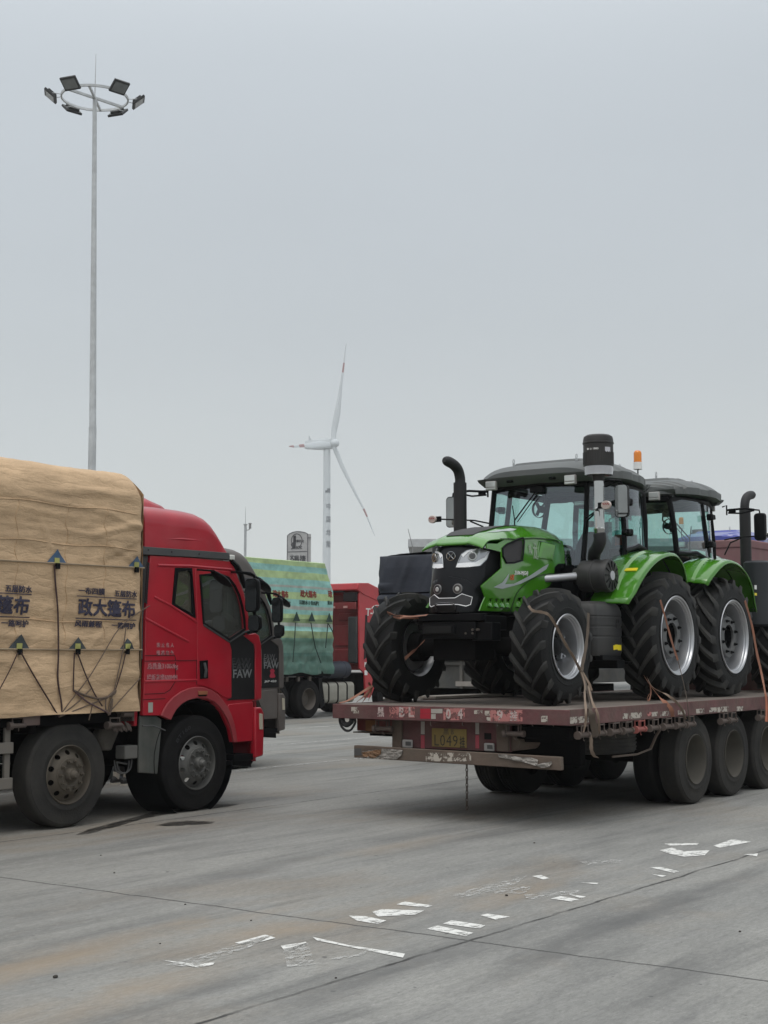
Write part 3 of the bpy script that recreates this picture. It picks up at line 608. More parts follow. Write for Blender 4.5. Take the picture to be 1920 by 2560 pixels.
# bumper bar, bent sheet pieces
a = Pr(15, 1350, TX0 - .02); b = P5(1150, 755, TX0 - .02)
mb = MB(); XB = TX0 - .02
tl = Pr(15, 1350, XB); bl = Pr(15, 1448, XB); trr = P5(1143, 585, XB); br = P5(1150, 760, XB)
mb.prism([(bl.y, bl.z), (br.y, br.z), (trr.y, trr.z), (tl.y, tl.z)], 'x', XB, XB + .07); mb.build('bumper_bar', BARM, tr, bevel=.008)
for (x0, x1, y0, y1, m) in ((20, 75, 1375, 1430, DGREY), (590, 950, 1410, 1478, CH)): rear_quad(x0, x1, y0, y1, m, 'paint_patch', .004, XB)
REFS = mat('torn_silver_sheet', (.30, .28, .26), .5, .2, dust=.6, bump=.6, bs=18)
def crumple(pts, seed, t=.02):
    q = MB(); poly = [(P(*p, X=XB).y, P(*p, X=XB).z) for p in pts]
    def fn(a_, b_, h): return Vector((XB - .004 - h - .028 * abs(noise.noise(Vector((a_ * 9, b_ * 22, seed)))) - .02 * abs(noise.noise(Vector((a_ * 30, b_ * 50, seed)))), a_, b_))
    q.conf(poly, fn, .012, .004); return q
crumple([(880 + x / 3.19, 1440 + y / 3.19) for x, y in ((90, 1400), (250, 1375), (410, 1388), (400, 1430), (360, 1462), (180, 1455), (95, 1440))], 3).build('torn_sheet', REFS, tr, smooth=20)
crumple([(880 + x / 3.19, 1440 + y / 3.19) for x, y in ((95, 1405), (245, 1378), (240, 1420), (190, 1450), (100, 1438))], 5).build('torn_sheet', mat('rust_orange', (.20, .09, .03), .8, dust=.4), tr, smooth=20).location.x -= .012
crumple([(1180 + x / 5.184, 1780 + y / 5.184) for x, y in ((340, 550), (420, 545), (620, 585), (780, 590), (860, 620), (860, 680), (930, 660), (1040, 640), (1045, 670), (1010, 715), (900, 720), (860, 700), (700, 655), (360, 585))], 9).build('torn_sheet', REFS, tr, smooth=20)
# chassis beams + crossmembers
mb = MB()
for y in (8.51 - .5, 8.51 + .5): mb.bx(TX0 + .28, GX + .3, y - .07, y + .07, .82, DZ - .055)
for k in range(11): x = TX0 + .6 + k * .8; mb.bx(x, x + .08, TY0 + .06, TY1 - .06, DZ - .13, DZ - .052)
mb.build('chassis', CHAS, tr, bevel=.004)
# gooseneck with raised deck
mb = MB(); mb.bx(GX, GX + 6, TY0 + .1, TY1 - .1, DZ + .42, DZ + .62); mb.bx(GX, GX + .1, TY0 + .1, TY1 - .1, DZ - .15, DZ + .42); mb.build('raised_front_deck', FRM, tr, bevel=.01)
# winches under the rail
def winch(x, y, z, s=1, rot=0, m=STEEL):
    q = MB(); w = .072
    fw = lambda a, b, c_: (Vector((x, y, z)) + (Vector((a, b * s, c_)) if not rot else Vector((b * s, -a, c_))))
    def bar(p, r_, rr=.007): q.tube([fw(*p), fw(*r_)], rr, 6)
    bar((-w, 0, 0), (-w, 0, -.10), .009); bar((w, 0, 0), (w, 0, -.10), .009)
    bar((-w, -.05, 0), (-w, -.05, -.09)); bar((w, -.05, 0), (w, -.05, -.09)); bar((-w, -.05, -.012), (w, -.05, -.012)); bar((-w, 0, -.012), (w, 0, -.012))
    q.cyl(fw(-w - .02, -.025, -.105), fw(w + .03, -.025, -.105), .026, n=12)
    q.cyl(fw(-w - .05, -.025, -.105), fw(-w - .012, -.025, -.105), .042, n=12); q.cyl(fw(w + .03, -.025, -.105), fw(w + .06, -.025, -.105), .034, n=8)
    q.tube([fw(0, -.03, -.12), fw(.01, -.03, -.16), fw(.03, -.03, -.165)], .005, 5)
    return q.build('winch', m, tr, bevel=.0)
WST = mat('rusty_winch', (.12, .095, .085), .75, .3, dust=.7, dc=(.11, .085, .07), ds=9)
def S4(x, y, Y=7.0): return P(1400 + x / 3.1904, 1500 + y / 3.1904, Y=Y)
for k, x in enumerate((155, 285, 410, 510, 612, 722, 830, 930, 1010, 1285, 1350, 1585)):
    p = S4(x, 960, 7.03); winch(p.x, 7.02, DZ - .15, 1, 0, WST if k != 4 else mat('red_winch', (.33, .06, .05), .7, dust=.5))
for x in (245, 1290):
    p = Pr(x, 1140, TX0 + .1); winch(TX0 + .12, p.y, DZ - .15, 1, 1, WST)
# hooks under the rear rail
for x in (625, 880, 1155, 1435, 1600):
    p = Pr(x, 1150, TX0 + .02); q = MB(); q.tube([p, p + Vector((0, 0, -.05)), p + Vector((0, -.012, -.06))], .006, 5); q.build('hook', WST, tr)
# axles with twin wheels
WX = [16.42, 17.62, 18.82]
RIMD = mat('dusty_trailer_rim', (.065, .06, .05), .8, .1, dust=.8, dc=(.10, .09, .075))
for i, x in enumerate(WX):
    w = lorry_wheel(tr, (x, 7.08, .53), -1, .53, .27, RUBD, RIMD, .04, True, False)
    w = lorry_wheel(tr, (x, 9.92, .53), 1, .53, .27, RUBD, RIMD, .04, True, False)
    mb = MB(); mb.cyl((x, 7.5, .53), (x, 9.5, .53), .07, n=12); mb.bx(x - .06, x + .06, 7.9, 8.1, .53, .84); mb.bx(x - .06, x + .06, 8.9, 9.1, .53, .84); mb.build('axle', CHAS, tr)
# spare wheel lying flat below the deck, its straps
sp0 = S4(-60, 1190, 7.05)
mb = MB(); cs = Vector((14.85, 7.75, .72)); RRs = .60
mb.lathe([(.30, .22), (.33, .25), (.50, .25), (.565, .235), (.58, .21)] + [q for k in range(5) for q in ((.585, .20 - k * .045), (.573, .185 - k * .045), (.573, .178 - k * .045), (.585, .172 - k * .045))] + [(.58, .0), (.56, -.03), (.50, -.04), (.33, -.04), (.30, -.01)], cs, 'z', 56)
sw = mb.build('spare_wheel', RUBD, tr, smooth=40)
mb = MB(); mb.bx(14.3, 15.4, 7.7, 7.8, .655, .68); mb.tube([(15.42, 7.2, .70), (15.47, 7.15, .85), (15.62, 7.06, DZ - .15)], .016, 6); mb.tube([(14.35, 7.15, .675), (14.9, 7.12, .672), (15.42, 7.2, .70)], .012, 6); mb.build('spare_wheel_cradle', BARM, tr)
mb = MB(); mb.bx(TX0 + .35, TX0 + .43, 7.35, 9.75, .86, .95); mb.build('cross_beam', CHAS, tr); mb = MB(); mb.bx(15.75, 15.83, 7.2, 9.8, .90, 1.06); mb.build('cross_beam', CHAS, tr)
mb = MB(); mb.bx(14.2, 15.6, 9.0, 9.7, .55, .95); mb.build('light_block_box', CHAS, tr, bevel=.02)  # dark filler box, added to stop light coming through below the deck
mb = MB()
for x in (15.9, 17.0, 18.2): mb.cyl((x, 8.0, .72), (x, 9.1, .72), .13, n=16)
mb.build('air_tank_and_filler', CHAS, tr)  # these three drums are added filler that keeps light out between the axles
mb = MB(); mb.bx(13.5, 20.5, 8.35, 8.68, .70, 1.0); mb.bx(13.9, 14.0, 7.3, 9.7, .60, 1.06); mb.build('light_block_beam', CHAS, tr)  # added dark blocks so the space under the deck stays black
# white marks on near side rail
for x0, x1, y0, y1, m in ((500, 560, 905, 945, CH), (565, 650, 900, 940, CH), (695, 730, 895, 925, CHP), (730, 780, 895, 925, CH), (800, 865, 890, 922, CH), (80, 230, 935, 975, CH), (1085, 1150, 870, 900, CH), (1190, 1250, 860, 892, CH), (1255, 1345, 855, 888, CH), (1410, 1460, 850, 882, CH), (940, 1000, 880, 910, CH)):
    a = S4(x0, y0, TY0 - .001); b = S4(x1, y1, TY0 - .001); q = MB(); q.bx(a.x, b.x, TY0 - .0022, TY0 - .0008, min(a.z, b.z), max(a.z, b.z)); q.build('paint_patch', m, tr, smooth=None)
# chain, tow hoop
p = P(1167, 1906, X=TX0 + .3); zt = p.z + .08; q = MB()
k = 0; z = zt
while z > .13:
    pts = [(.012 * math.cos(t), .026 * math.sin(t)) for t in [2 * math.pi * i / 10 for i in range(10)]]
    q.tube([(p.x + (a if k % 2 else 0), p.y + (0 if k % 2 else a), z + b) for a, b in pts], .0055, 5, True); z -= .040; k += 1
q.build('safety_chain', mat('rusty_chain', (.07, .055, .045), .8, .4), tr)
q = MB(); ctr = P(870, 1800, X=TX0 + .05); hp = [P(820 + x / 5.53, 1480 + y / 5.53, X=TX0 + .05) for x, y in ((160, 1745), (165, 1800), (195, 1870), (250, 1915), (310, 1910), (350, 1860), (378, 1800), (372, 1750))]
q.tube(spline(hp, 4), .014, 6); hp = [P(820 + x / 5.53, 1480 + y / 5.53, X=TX0 + .05) for x, y in ((195, 1745), (215, 1810), (265, 1835), (320, 1800), (330, 1750))]; q.tube(spline(hp, 4), .03, 6)
q.build('rope_coil', mat('black_rope', (.02, .02, .022), .8), tr)
# loose timber lying on the deck between the front wheels
a = P(1065, 1748, Z=DZ + .01); b = P(1262, 1740, Z=DZ + .01)
mb = MB(); d = (b - a).normalized(); n_ = Vector((-d.y, d.x, 0))
mb.obx((a + b) / 2 + Vector((0, 0, .022)), (b - a) / 2, n_ * .16, Vector((0, 0, .016))); mb.obx((a + b) / 2 + n_ * .22 + Vector((0, 0, .02)), (b - a) / 2 * .8, n_ * .04, Vector((0, 0, .012)))
o = mb.build('plank', PLANK, None, bevel=.004); tag(o, 'pale bare plank lying on the trailer deck between the front tyres', 'plank')
# ---------------------------------------------------------------- tractors. local: +x = nose, +y = side of the air cleaner, z from the deck
T1O = (16.70, 8.78, DZ)
def TL(p): return Vector((T1O[0] - p.x, T1O[1] - p.y, p.z - T1O[2]))
SA = 1659 / 480
def TA(pts, y): return [(q.x, q.z) for q in (TL(P(1040 + a / SA, 1060 + b / SA, Y=T1O[1] - y)) for a, b in pts)]
def TB(pts, y): return [(q.x, q.z) for q in (TL(P(1440 + a / SA, 1060 + b / SA, Y=T1O[1] - y)) for a, b in pts)]
HW, ND, NN = .372, .36, 2.5      # hood half width, length and roundness of the nose curve
def nose_x0(z): q = max(0, min(1, (z - 1.02) / .78)); return 3.13 - .03 * q - .12 * q * q
def nose_x(y, z):      # front surface of the hood: x as a function of y and z
    a = min(.985, abs(y) / HW); return nose_x0(z) - ND * (1 - (1 - a ** NN) ** (1 / NN))
def side_y(x, z):      # the same surface seen as a side: half width at x, z
    d = (nose_x0(z) - x) / ND
    if d <= 0: return 0
    e = min(1, max(0, nose_x0(z) - x) / .75); b = e * e * (3 - 2 * e) * (.025 * math.sin(max(0, min(1, (z - 1.1) / .8)) * math.pi) + .065)
    return (HW if d >= 1 else HW * (1 - (1 - d) ** NN) ** (1 / NN)) + b
def hit_nose(px, py):      # photo pixel -> (y, z) on the nose surface
    r = ray(px, py); best = None; t = 14.0
    def f(t):
        p = r * t; p.z += CAMH; p = TL(p); return p.x - nose_x(p.y, p.z), p
    lo, hi = 14.0, 19.0; prev = f(lo)[0]; k = lo
    while k < hi:
        k += .02; c, p = f(k)
        if (c < 0) != (prev < 0):
            a, b = k - .02, k
            for _ in range(25):
                m = (a + b) / 2; cm, pm = f(m)
                if (cm < 0) == (prev < 0): a = m
                else: b = m
            return (pm.y, pm.z)
        prev = c
    return (p.y, p.z)
def hit_side(px, py):      # photo pixel -> (x, z) on the side of the hood
    r = ray(px, py); a = None; k = 14.5
    while k < 20:
        p = r * k; p.z += CAMH; p = TL(p)
        if p.y < side_y(p.x, p.z) + .012 and p.x < nose_x0(p.z): return (p.x, p.z)
        k += .01
    return (p.x, p.z)
def SD(pts): return [hit_side(1040 + a / SA, 1060 + b / SA) for a, b in pts]
def NA(pts): return [(max(-.357, min(.357, y)), z) for y, z in (hit_nose(1040 + a / SA, 1060 + b / SA) for a, b in pts)]
def nose_fn(a, b, h): return Vector((nose_x(a, b) + h + .001, a, b))
def hood_top_z(x):
    pts = [(1.20, 2.08), (1.5, 2.10), (1.9, 2.09), (2.2, 2.06), (2.45, 2.02), (2.65, 1.975), (2.83, 1.925), (2.93, 1.885), (3.04, 1.80)]
    if x <= pts[0][0]: return pts[0][1]
    for (a, b), (c, d) in zip(pts, pts[1:]):
        if x <= c: return b + (d - b) * (x - a) / (c - a)
    return pts[-1][1]
def side_y(x, z): return HW + .012 + .03 * math.sin(max(0, min(1, (z - 1.1) / .8)) * math.pi) + (.02 if x < 2.2 else .02 * max(0, (2.9 - x) / .7))
def make_tractor():
    t = thing('tractor', (0, 0, 0))
    RF, RR = .655, .80
    for s in (1, -1):
        ag_wheel(t, (2.50, s * 1.18, RF), s, RF, .40, .345, 15, .44, disc='front')
        ag_wheel(t, (0, s * 1.37, RR), s, RR, .47, .475, 18, .42)
    # ---- black core, chassis, axles, weights
    mb = MB()
    rings = []
    for z in (1.03, 1.2, 1.4, 1.6, 1.76):
        ys = [-.34 + .68 * i / 20 for i in range(21)]; fr = [(nose_x(y, z) - .012, y, z) for y in ys]
        rings.append([(1.15, -.38, z), (2.5, -.37, z)] + fr + [(2.5, .37, z), (1.15, .38, z)])
    mb.loft(rings, True, True); mb.build('hood_core', BLK, t)
    mb = MB(); mb.bx(.1, 2.95, -.22, .22, .62, 1.0); mb.bx(2.5, 3.03, -.33, .33, .80, 1.02); mb.bx(2.6, 3.02, -.26, .30, .50, .80)
    for s in (1, -1): mb.cyl((2.5, s * .3, .655), (2.5, s * .86, .655), .11, n=16); mb.cyl((2.5, s * .98, .655), (2.5, s * .72, .655), .17, n=16); mb.tube([(2.35, s * .3, .62), (2.3, s * .8, .6)], .03, 8)
    mb.cyl((0, -1.1, .8), (0, 1.1, .8), .15, n=16); mb.bx(-.45, 1.1, -.3, .3, .45, 1.1); mb.bx(-.75, -.4, -.28, .28, .6, .95)
    mb.build('chassis', CHAS, t, bevel=.015)
    mb = MB(); mb.bx(2.98, 3.12, -.42, .44, .94, 1.02); mb.bx(2.98, 3.11, -.34, .36, .74, .93); mb.bx(3.11, 3.135, -.34, .10, .79, .90); mb.bx(2.6, 3.05, -.44, -.36, .84, 1.0); mb.bx(2.6, 3.05, .36, .46, .84, 1.0); mb.bx(2.9, 3.08, .30, .56, .72, .92)
    mb.build('front_bracket', BLK, t, bevel=.008)
    mb = MB(); mb.bx(3.135, 3.14, -.31, .06, .805, .885); mb.build('bracket_slot', mat('socket_black', (.005,) * 3), t)
    mb = MB(); mb.tube(spline([(3.08, -.12, 1.03), (3.15, -.12, 1.06), (3.18, -.11, 1.13), (3.18, .11, 1.13), (3.15, .12, 1.06), (3.08, .12, 1.03)], 4), .009, 6); mb.build('hood_handle', BLKG, t)
    # ---- green hood: top shell, side panels
    mb = MB(); nx, ny = 40, 28
    def topz(x, y):
        w = max(.05, side_y(x, 1.76)); return hood_top_z(x) - (.17 - .11 * max(0, min(1, (x - 2.3) / .6))) * min(1.15, abs(y) / (w + .01)) ** 4.0 + .012 * math.exp(-((abs(y) - .22) / .03) ** 2) 
    def top(u, v):
        x = 1.22 + (3.03 - 1.22) * (u ** .8); q = v * 2 - 1; hw = side_y(x, 1.76) + .008
        return Vector((x, hw * math.sin(q * math.pi / 2), topz(x, hw * math.sin(q * math.pi / 2))))
    mb.grid(top, nx, ny)
    ht = mb.build('hood_top', GRN, t, smooth=50); so = ht.modifiers.new('solid', 'SOLIDIFY'); so.thickness = .02; so.offset = -1
    side = [(700, 1035), (760, 1000), (850, 955), (930, 932), (1050, 925), (1180, 930), (1250, 942), (1262, 1000), (1280, 1100), (1280, 1205), (1225, 1208), (1195, 1235), (1190, 1290), (1185, 1330), (1150, 1400), (1060, 1455), (1000, 1490), (950, 1560), (915, 1620), (810, 1622), (545, 1612), (595, 1495), (520, 1402), (740, 1243)]
    sp = SD(side); sp = [(min(x, nose_x0(z) - .02), min(z, topz(x, side_y(x, 1.76)) + .015) if z > 1.72 else z) for x, z in sp]
    scoop = [[(x, z) for x, z in SD(q)] for q in ([(625, 1508), (660, 1508), (642, 1582), (608, 1572)], [(680, 1508), (712, 1508), (694, 1585), (660, 1577)], [(730, 1508), (765, 1508), (748, 1588), (714, 1580)], [(782, 1508), (815, 1508), (795, 1590), (762, 1582)], [(880, 1500), (912, 1498), (888, 1585), (852, 1577)])]
    win = SD([(742, 1075), (830, 1020), (920, 985), (925, 1060), (912, 1165), (900, 1180), (775, 1200)])
    vent = SD([(1070, 1020), (1185, 1048), (1165, 1165), (1050, 1148)])
    fr = SD([(1060, 1012), (1195, 1040), (1172, 1175), (1038, 1155)])
    for s in (1, -1):
        f = lambda a, b, h, s=s: Vector((a, s * (min(side_y(a, b), 99) + h), b))
        if len(sp) == 24: sp += [(2.65, 1.725), (2.94, 1.748), (2.94, 1.80), (2.80, 1.81)]
        spp = sp if s > 0 else [(min(x, nose_x0(z) - .34), z) for x, z in sp]
        q = MB(); q.conf(spp, f, .07, .014, [win] + scoop + [vent]); sd = q.build('hood_side', GRN, t, smooth=50, bevel=0)
        q = MB(); q.conf(win, lambda a, b, h, s=s: Vector((a, s * (side_y(a, b) + .004 + h), b)), .08, .003); q.build('mesh_window', mat('dark_mesh', (.035, .032, .034), .6), sd)
        q = MB(); wl = [Vector((a, s * (side_y(a, b) + .02), b)) for a, b in smooth_poly(win, 2)]; q.tube(wl, .012, 6, True); q.build('window_trim', BLK, sd)
        for sc_ in scoop:      # slanted louvre tongue in each opening
            q = MB(); (x0, z0), (x1, z1), (x2, z2), (x3, z3) = sc_; y = side_y(x0, z0)
            q.add([(x0, s * (y - .03), z0), (x1, s * (y - .03), z1), (x2, s * (y + .03), z2), (x3, s * (y + .03), z3), (x0, s * (y - .045), z0), (x1, s * (y - .045), z1), (x2, s * (y + .0), z2 - .01), (x3, s * (y + .0), z3 - .01)], [(0, 1, 2, 3), (4, 7, 6, 5), (0, 4, 5, 1), (1, 5, 6, 2), (2, 6, 7, 3), (3, 7, 4, 0)])
            q.build('louvre', GRN, sd)
        q = MB(); (x0, z0), (x1, z1), (x2, z2), (x3, z3) = vent
        for i in range(5):
            u = (i + .5) / 5; w = .05; A = (x0 + (x1 - x0) * (u - w), z0 + (z1 - z0) * u); B = (x0 + (x1 - x0) * (u + w), z0 + (z1 - z0) * u); C = (x3 + (x2 - x3) * (u + w), z3 + (z2 - z3) * u); D = (x3 + (x2 - x3) * (u - w), z3 + (z2 - z3) * u)
            y = side_y(A[0], 1.7)
            q.add([(A[0], s * (y + .004), A[1]), (B[0], s * (y + .03), B[1]), (C[0], s * (y + .03), C[1]), (D[0], s * (y + .004), D[1]), (A[0], s * (y - .01), A[1]), (B[0], s * (y - .01), B[1]), (C[0], s * (y - .01), C[1]), (D[0], s * (y - .01), D[1])], [(0, 1, 2, 3), (4, 7, 6, 5), (0, 4, 5, 1), (1, 5, 6, 2), (2, 6, 7, 3), (3, 7, 4, 0)])
        q.tube([Vector((a, s * (side_y(a, b) + .016), b)) for a, b in fr], .008, 6, True)
        q.build('vent_grille', GRN, sd)
        seam = SD([(1190, 1290), (1080, 1305), (980, 1350), (900, 1420), (860, 1480), (830, 1560), (812, 1622)])
        q = MB(); q.tube(spline([Vector((a, s * (side_y(a, b) + .0165), b)) for a, b in seam], 3), .005, 5); q.build('panel_seam', mat('seam_dark_green', (.006, .02, .004), .8), sd)
        tl = [Vector((x_, s * (side_y(x_, 1.76) + .010), topz(x_, side_y(x_, 1.76)) - .004)) for x_ in [1.3 + 1.35 * i_ / 20 for i_ in range(21)]]; q = MB(); q.tube(tl, .005, 5); q.build('panel_seam', mat('seam_dark_green', (.006,) * 3), sd)
        crease = SD([(745, 1250), (690, 1345), (640, 1400), (605, 1440), (590, 1480)])
        sw = SD([(665, 1410), (740, 1370), (800, 1290), (790, 1330), (770, 1375), (760, 1385), (840, 1380), (980, 1310), (1100, 1230), (1142, 1210), (1120, 1255), (1020, 1320), (900, 1380), (740, 1425)])
        q = MB(); q.conf(sw, lambda a, b, h, s=s: Vector((a, s * (side_y(a, b) + .0185 + h), b)), .06, .001); q.build('decal', mat('silver_decal', (.45, .50, .50), .35, .3, dust=.1), sd, smooth=50)
        o_ = SD([(808, 1330)])[0]; o_ = Vector((o_[0], 0, o_[1])); yy = s * (HW + .064)
        Rv = (-s, 0, 0)
        sf = (lambda p, h, s=s: Vector((p.x, s * (side_y(p.x, p.z) + .0195 + h), p.z)), .05)
        al = 'LEFT' if s > 0 else 'RIGHT'
        if s > 0:
            Uv = (-.10, 0, 1); Rr = Vector((-1, 0, .02))
            oa, ob, oc = [Vector((p[0], 0, p[1])) for p in SD([(824, 1325), (905, 1295), (968, 1330)])]
            text('HX', 1, oa, Rr, Uv, mat('orange_lettering', (.65, .10, .02), .5), 'lettering', sd, bold=.0, ex=.0006, fit=(.085, .06), surf=sf, shear=.2, em=.003)
            text('2104-M(G4)', 1, ob + Vector((0, 0, .004)), Rr, Uv, WHITE, 'lettering', sd, bold=.0, ex=.0006, fit=(.30, .06), surf=sf, shear=.2, em=.003)
            g_ = SD([(985, 1080)])[0]; g_ = Vector((g_[0], 0, g_[1])); cm = mat('pale_green_lettering', (.30, .40, .27), .5)
            text('虬', 1, g_ + Vector((.02, 0, .0)), (-1, 0, 0), (0, 0, 1), cm, 'lettering', sd, em=.004, ex=.0006, surf=sf, fit=(.07, .10)); text('龙', 1, g_ + Vector((-.10, 0, -.02)), (-1, 0, 0), (0, 0, 1), cm, 'lettering', sd, em=.006, ex=.0006, surf=sf, fit=(.11, .19))
    # matt black insert + pale flash on the hood top
    q = MB(); q.conf([(2.86, -.18), (2.86, .18), (2.65, .23), (2.3, .22), (1.75, .14), (1.75, -.14), (2.3, -.22), (2.65, -.23)], lambda a, b, h: Vector((a, b, topz(a, b) + .004 + h)), .05, .006); q.build('hood_insert', mat('matt_black_insert', (.05, .05, .052), .75), t, smooth=50)
    for s in (1, -1):
        q = MB(); q.conf([(2.72, s * .26), (2.55, s * .28), (2.2, s * .28), (2.1, s * .31), (2.2, s * .33), (2.55, s * .31)], lambda a, b, h: Vector((a, b, topz(a, b) + .004 + h)), .05, .001); q.build('decal', mat('silver_decal', (.45, .5, .5), .35), t, smooth=50)
    # ---- nose mask, lamps, emblem
    q = MB(); q.conf([(-.345, 1.04), (.345, 1.04), (.35, 1.4), (.345, 1.75), (.29, 1.785), (0, 1.80), (-.29, 1.785), (-.345, 1.75), (-.35, 1.4)], nose_fn, .02, .004); q.build('nose_mask', mat('satin_black_mask', (.004, .0045, .006), .32, coat=.12, dust=.04, dc=(.03, .03, .03), spec=.25), t, smooth=60)
    hl = NA([(350, 1240), (375, 1180), (400, 1125), (445, 1095), (530, 1075), (600, 1088), (670, 1105), (615, 1170), (560, 1225), (450, 1236)])
    cmy = 0.0
    for s in (1, -1):
        poly = [(s * y, z) for y, z in hl]
        q = MB(); q.conf(poly, lambda a, b, h: nose_fn(a, b, h + .004), .012, .006); lp = q.build('headlight', mat('lamp_housing', (.42, .43, .44), .2, .7), t)
        cy = sum(p[0] for p in poly) / len(poly); cz = sum(p[1] for p in poly) / len(poly)
        ln = NA([(395, 1150), (520, 1150)])
        lc = hit_nose(1040 + 500 / SA, 1060 + 1142 / SA); N_ = Vector((1, s * .55, 0)).normalized()
        c = nose_fn(s * lc[0], lc[1], .030)
        q = MB(); a_ = N_.orthogonal().normalized()
        q.cyl(c - N_ * .02, c + N_ * .012, .052, n=24); q.build('lens_ring', CHROME, lp, bevel=.003)
        q = MB(); q.cyl(c - N_ * .01, c + N_ * .018, .036, n=24); q.build('lens', mat('dark_lens', (.06, .06, .065), .05, .2, coat=1), lp, bevel=.006)
        lower = NA([(350, 1240), (365, 1205), (430, 1200), (520, 1195), (600, 1155), (665, 1110), (615, 1170), (560, 1225), (450, 1238)])
        q = MB(); q.conf([(s * y, z) for y, z in lower], lambda a, b, h: nose_fn(a, b, h + .0125), .012, .004); q.build('reflector', mat('bright_chrome_white', (.86, .87, .88), .25, .0, coat=.6), lp)
        upper = NA([(395, 1130), (445, 1097), (530, 1077), (520, 1092), (455, 1110), (415, 1150)])
        q = MB(); q.conf([(s * y, z) for y, z in upper], lambda a, b, h: nose_fn(a, b, h + .0125), .012, .003); q.build('reflector', mat('bright_chrome_white'  , (.8, .82, .84)), lp)
        out = [nose_fn(s * y, z, .015) for y, z in hl]; q = MB(); q.tube(out, .006, 5, True); q.build('headlight_trim', CHROME, lp)
        lc = hit_nose(1040 + 368 / SA, 1060 + 1425 / SA); c = nose_fn(s * lc[0], lc[1], .020); N_ = Vector((1, s * .15, 0)).normalized()
        q = MB(); q.cyl(c - N_ * .03, c + N_ * .008, .058, n=28); w_ = q.build('work_lamp', mat('lamp_ring_grey', (.22, .22, .22), .35, .6), t, bevel=.004)
        q = MB(); q.cyl(c, c + N_ * .011, .046, n=24); q.build('lens', mat('dark_lens', (.06,) * 3), w_); q = MB(); q.cyl(c, c + N_ * .014, .026, n=20); q.build('reflector', LAMPG, w_, bevel=.004)
    # raised lower bezel around the two round lamps + silver outline
    low = NA([(95, 1440), (140, 1375), (210, 1315), (370, 1318), (440, 1345), (520, 1400), (590, 1490), (560, 1560), (530, 1612)])
    ys = [p for p in low if p[0] > -.02]
    zc = hit_nose(1040 + 290 / SA, 1060 + 1316 / SA)[1]; bez = [(.0, zc)] + [(y, z) for y, z in low[4:]]; bez[-1] = (bez[-1][0], 1.045)
    bez = bez + [(-y, z) for y, z in bez[::-1][:-1]]
    q = MB(); q.conf(bez, lambda a, b, h: nose_fn(a, b, h + .004), .04, .012); q.build('lower_mask', mat('satin_black_mask', (.022,) * 3), t, smooth=50)
    ol = NA([(300, 1505), (345, 1503), (405, 1468), (495, 1497), (480, 1560), (440, 1575), (370, 1560), (300, 1560)])
    pts = [Vector(nose_fn(y, z, .019)) for y, z in [(0, ol[0][1])] + ol[1:-1] + [(0, ol[-1][1])]]; mir = [Vector((p.x, -p.y, p.z)) for p in pts[::-1][1:-1]]
    q = MB(); q.tube(pts + mir, .005, 6, True); q.build('grille_outline', mat('bright_chrome_white', (.8,) * 3), t)
    ins = [(p.y, p.z) for p in pts + mir]; q = MB(); q.conf([(y * .98, z) for y, z in ins], lambda a, b, h: nose_fn(a, b, h + .0165), .04, .001); q.build('lower_grille', mat('grille_dark', (.04, .04, .042), .6), t)
    ec = hit_nose(1040 + 248 / SA, 1060 + 1145 / SA); e = nose_fn(0, ec[1], .022)
    q = MB(); q.tube([e + Vector((-.0, .058 * math.cos(a), .05 * math.sin(a))) for a in [2 * math.pi * i / 28 for i in range(28)]], .004, 6, True)
    for sg in (1, -1): q.tube(spline([e + Vector((0, sg * .04, .035)), e + Vector((0, sg * .012, .012)), e + Vector((0, sg * .012, -.012)), e + Vector((0, sg * .04, -.035))], 4), .004, 5)
    q.tube([e + Vector((0, -.012, 0)), e + Vector((0, .012, 0))], .004, 5); q.build('emblem', CHROME, t)
    # ---- cab frame, glass, roof
    XF[0] = lambda p: Vector((p.x, p.y, p.z + .15 * max(0, p.z - 1.5)))
    A = [(1.12, .66, 1.62), (.98, .66, 2.50)]; B = [(.42, .88, 1.55), (.34, .80, 2.52)]; C = [(-.42, .76, 1.86), (-.50, .70, 2.50)]
    def pil(p, q, w, d=.03): return [Vector(p), Vector(q)]
    q = MB()
    for s in (1, -1):
        for (p0, p1), r in ((A, .034), (B, .034), (C, .040)):
            p0 = Vector((p0[0], p0[1] * s, p0[2])); p1 = Vector((p1[0], p1[1] * s, p1[2])); q.tube([p0, (p0 + p1) / 2 + Vector((.0, s * .015, 0)), p1], r, 8)
        q.tube([(.98, .66 * s, 2.5), (.6, .77 * s, 2.53), (.34, .80 * s, 2.52), (-.1, .77 * s, 2.52), (-.50, .70 * s, 2.5)], .04, 8)
        q.tube([(1.12, .66 * s, 1.62), (1.12, .64 * s, 1.1), (.9, .6 * s, .95)], .04, 8); q.tube([(.42, .88 * s, 1.55), (.5, .85 * s, 1.2), (.75, .7 * s, .95)], .04, 8)
        q.tube([(.42, .88 * s, 1.80), (0, .86 * s, 1.88), (-.42, .76 * s, 1.86)], .03, 8)
    q.tube([(.98, -.66, 2.5), (1.06, 0, 2.52), (.98, .66, 2.5)], .04, 8); q.tube([(-.5, -.70, 2.5), (-.54, 0, 2.51), (-.5, .70, 2.5)], .04, 8); q.tube([(-.42, -.76, 1.86), (-.46, 0, 1.86), (-.42, .76, 1.86)], .035, 8)
    q.bx(.80, 1.14, -.60, .60, .95, 1.60); q.build('cab_frame', BLK, t, smooth=50)
    q = MB(); q.bx(-.55, .85, -.62, .62, 1.02, 1.10); q.bx(-.52, -.42, -.7, .7, 1.1, 1.84); q.build('cab_floor', BLK, t)
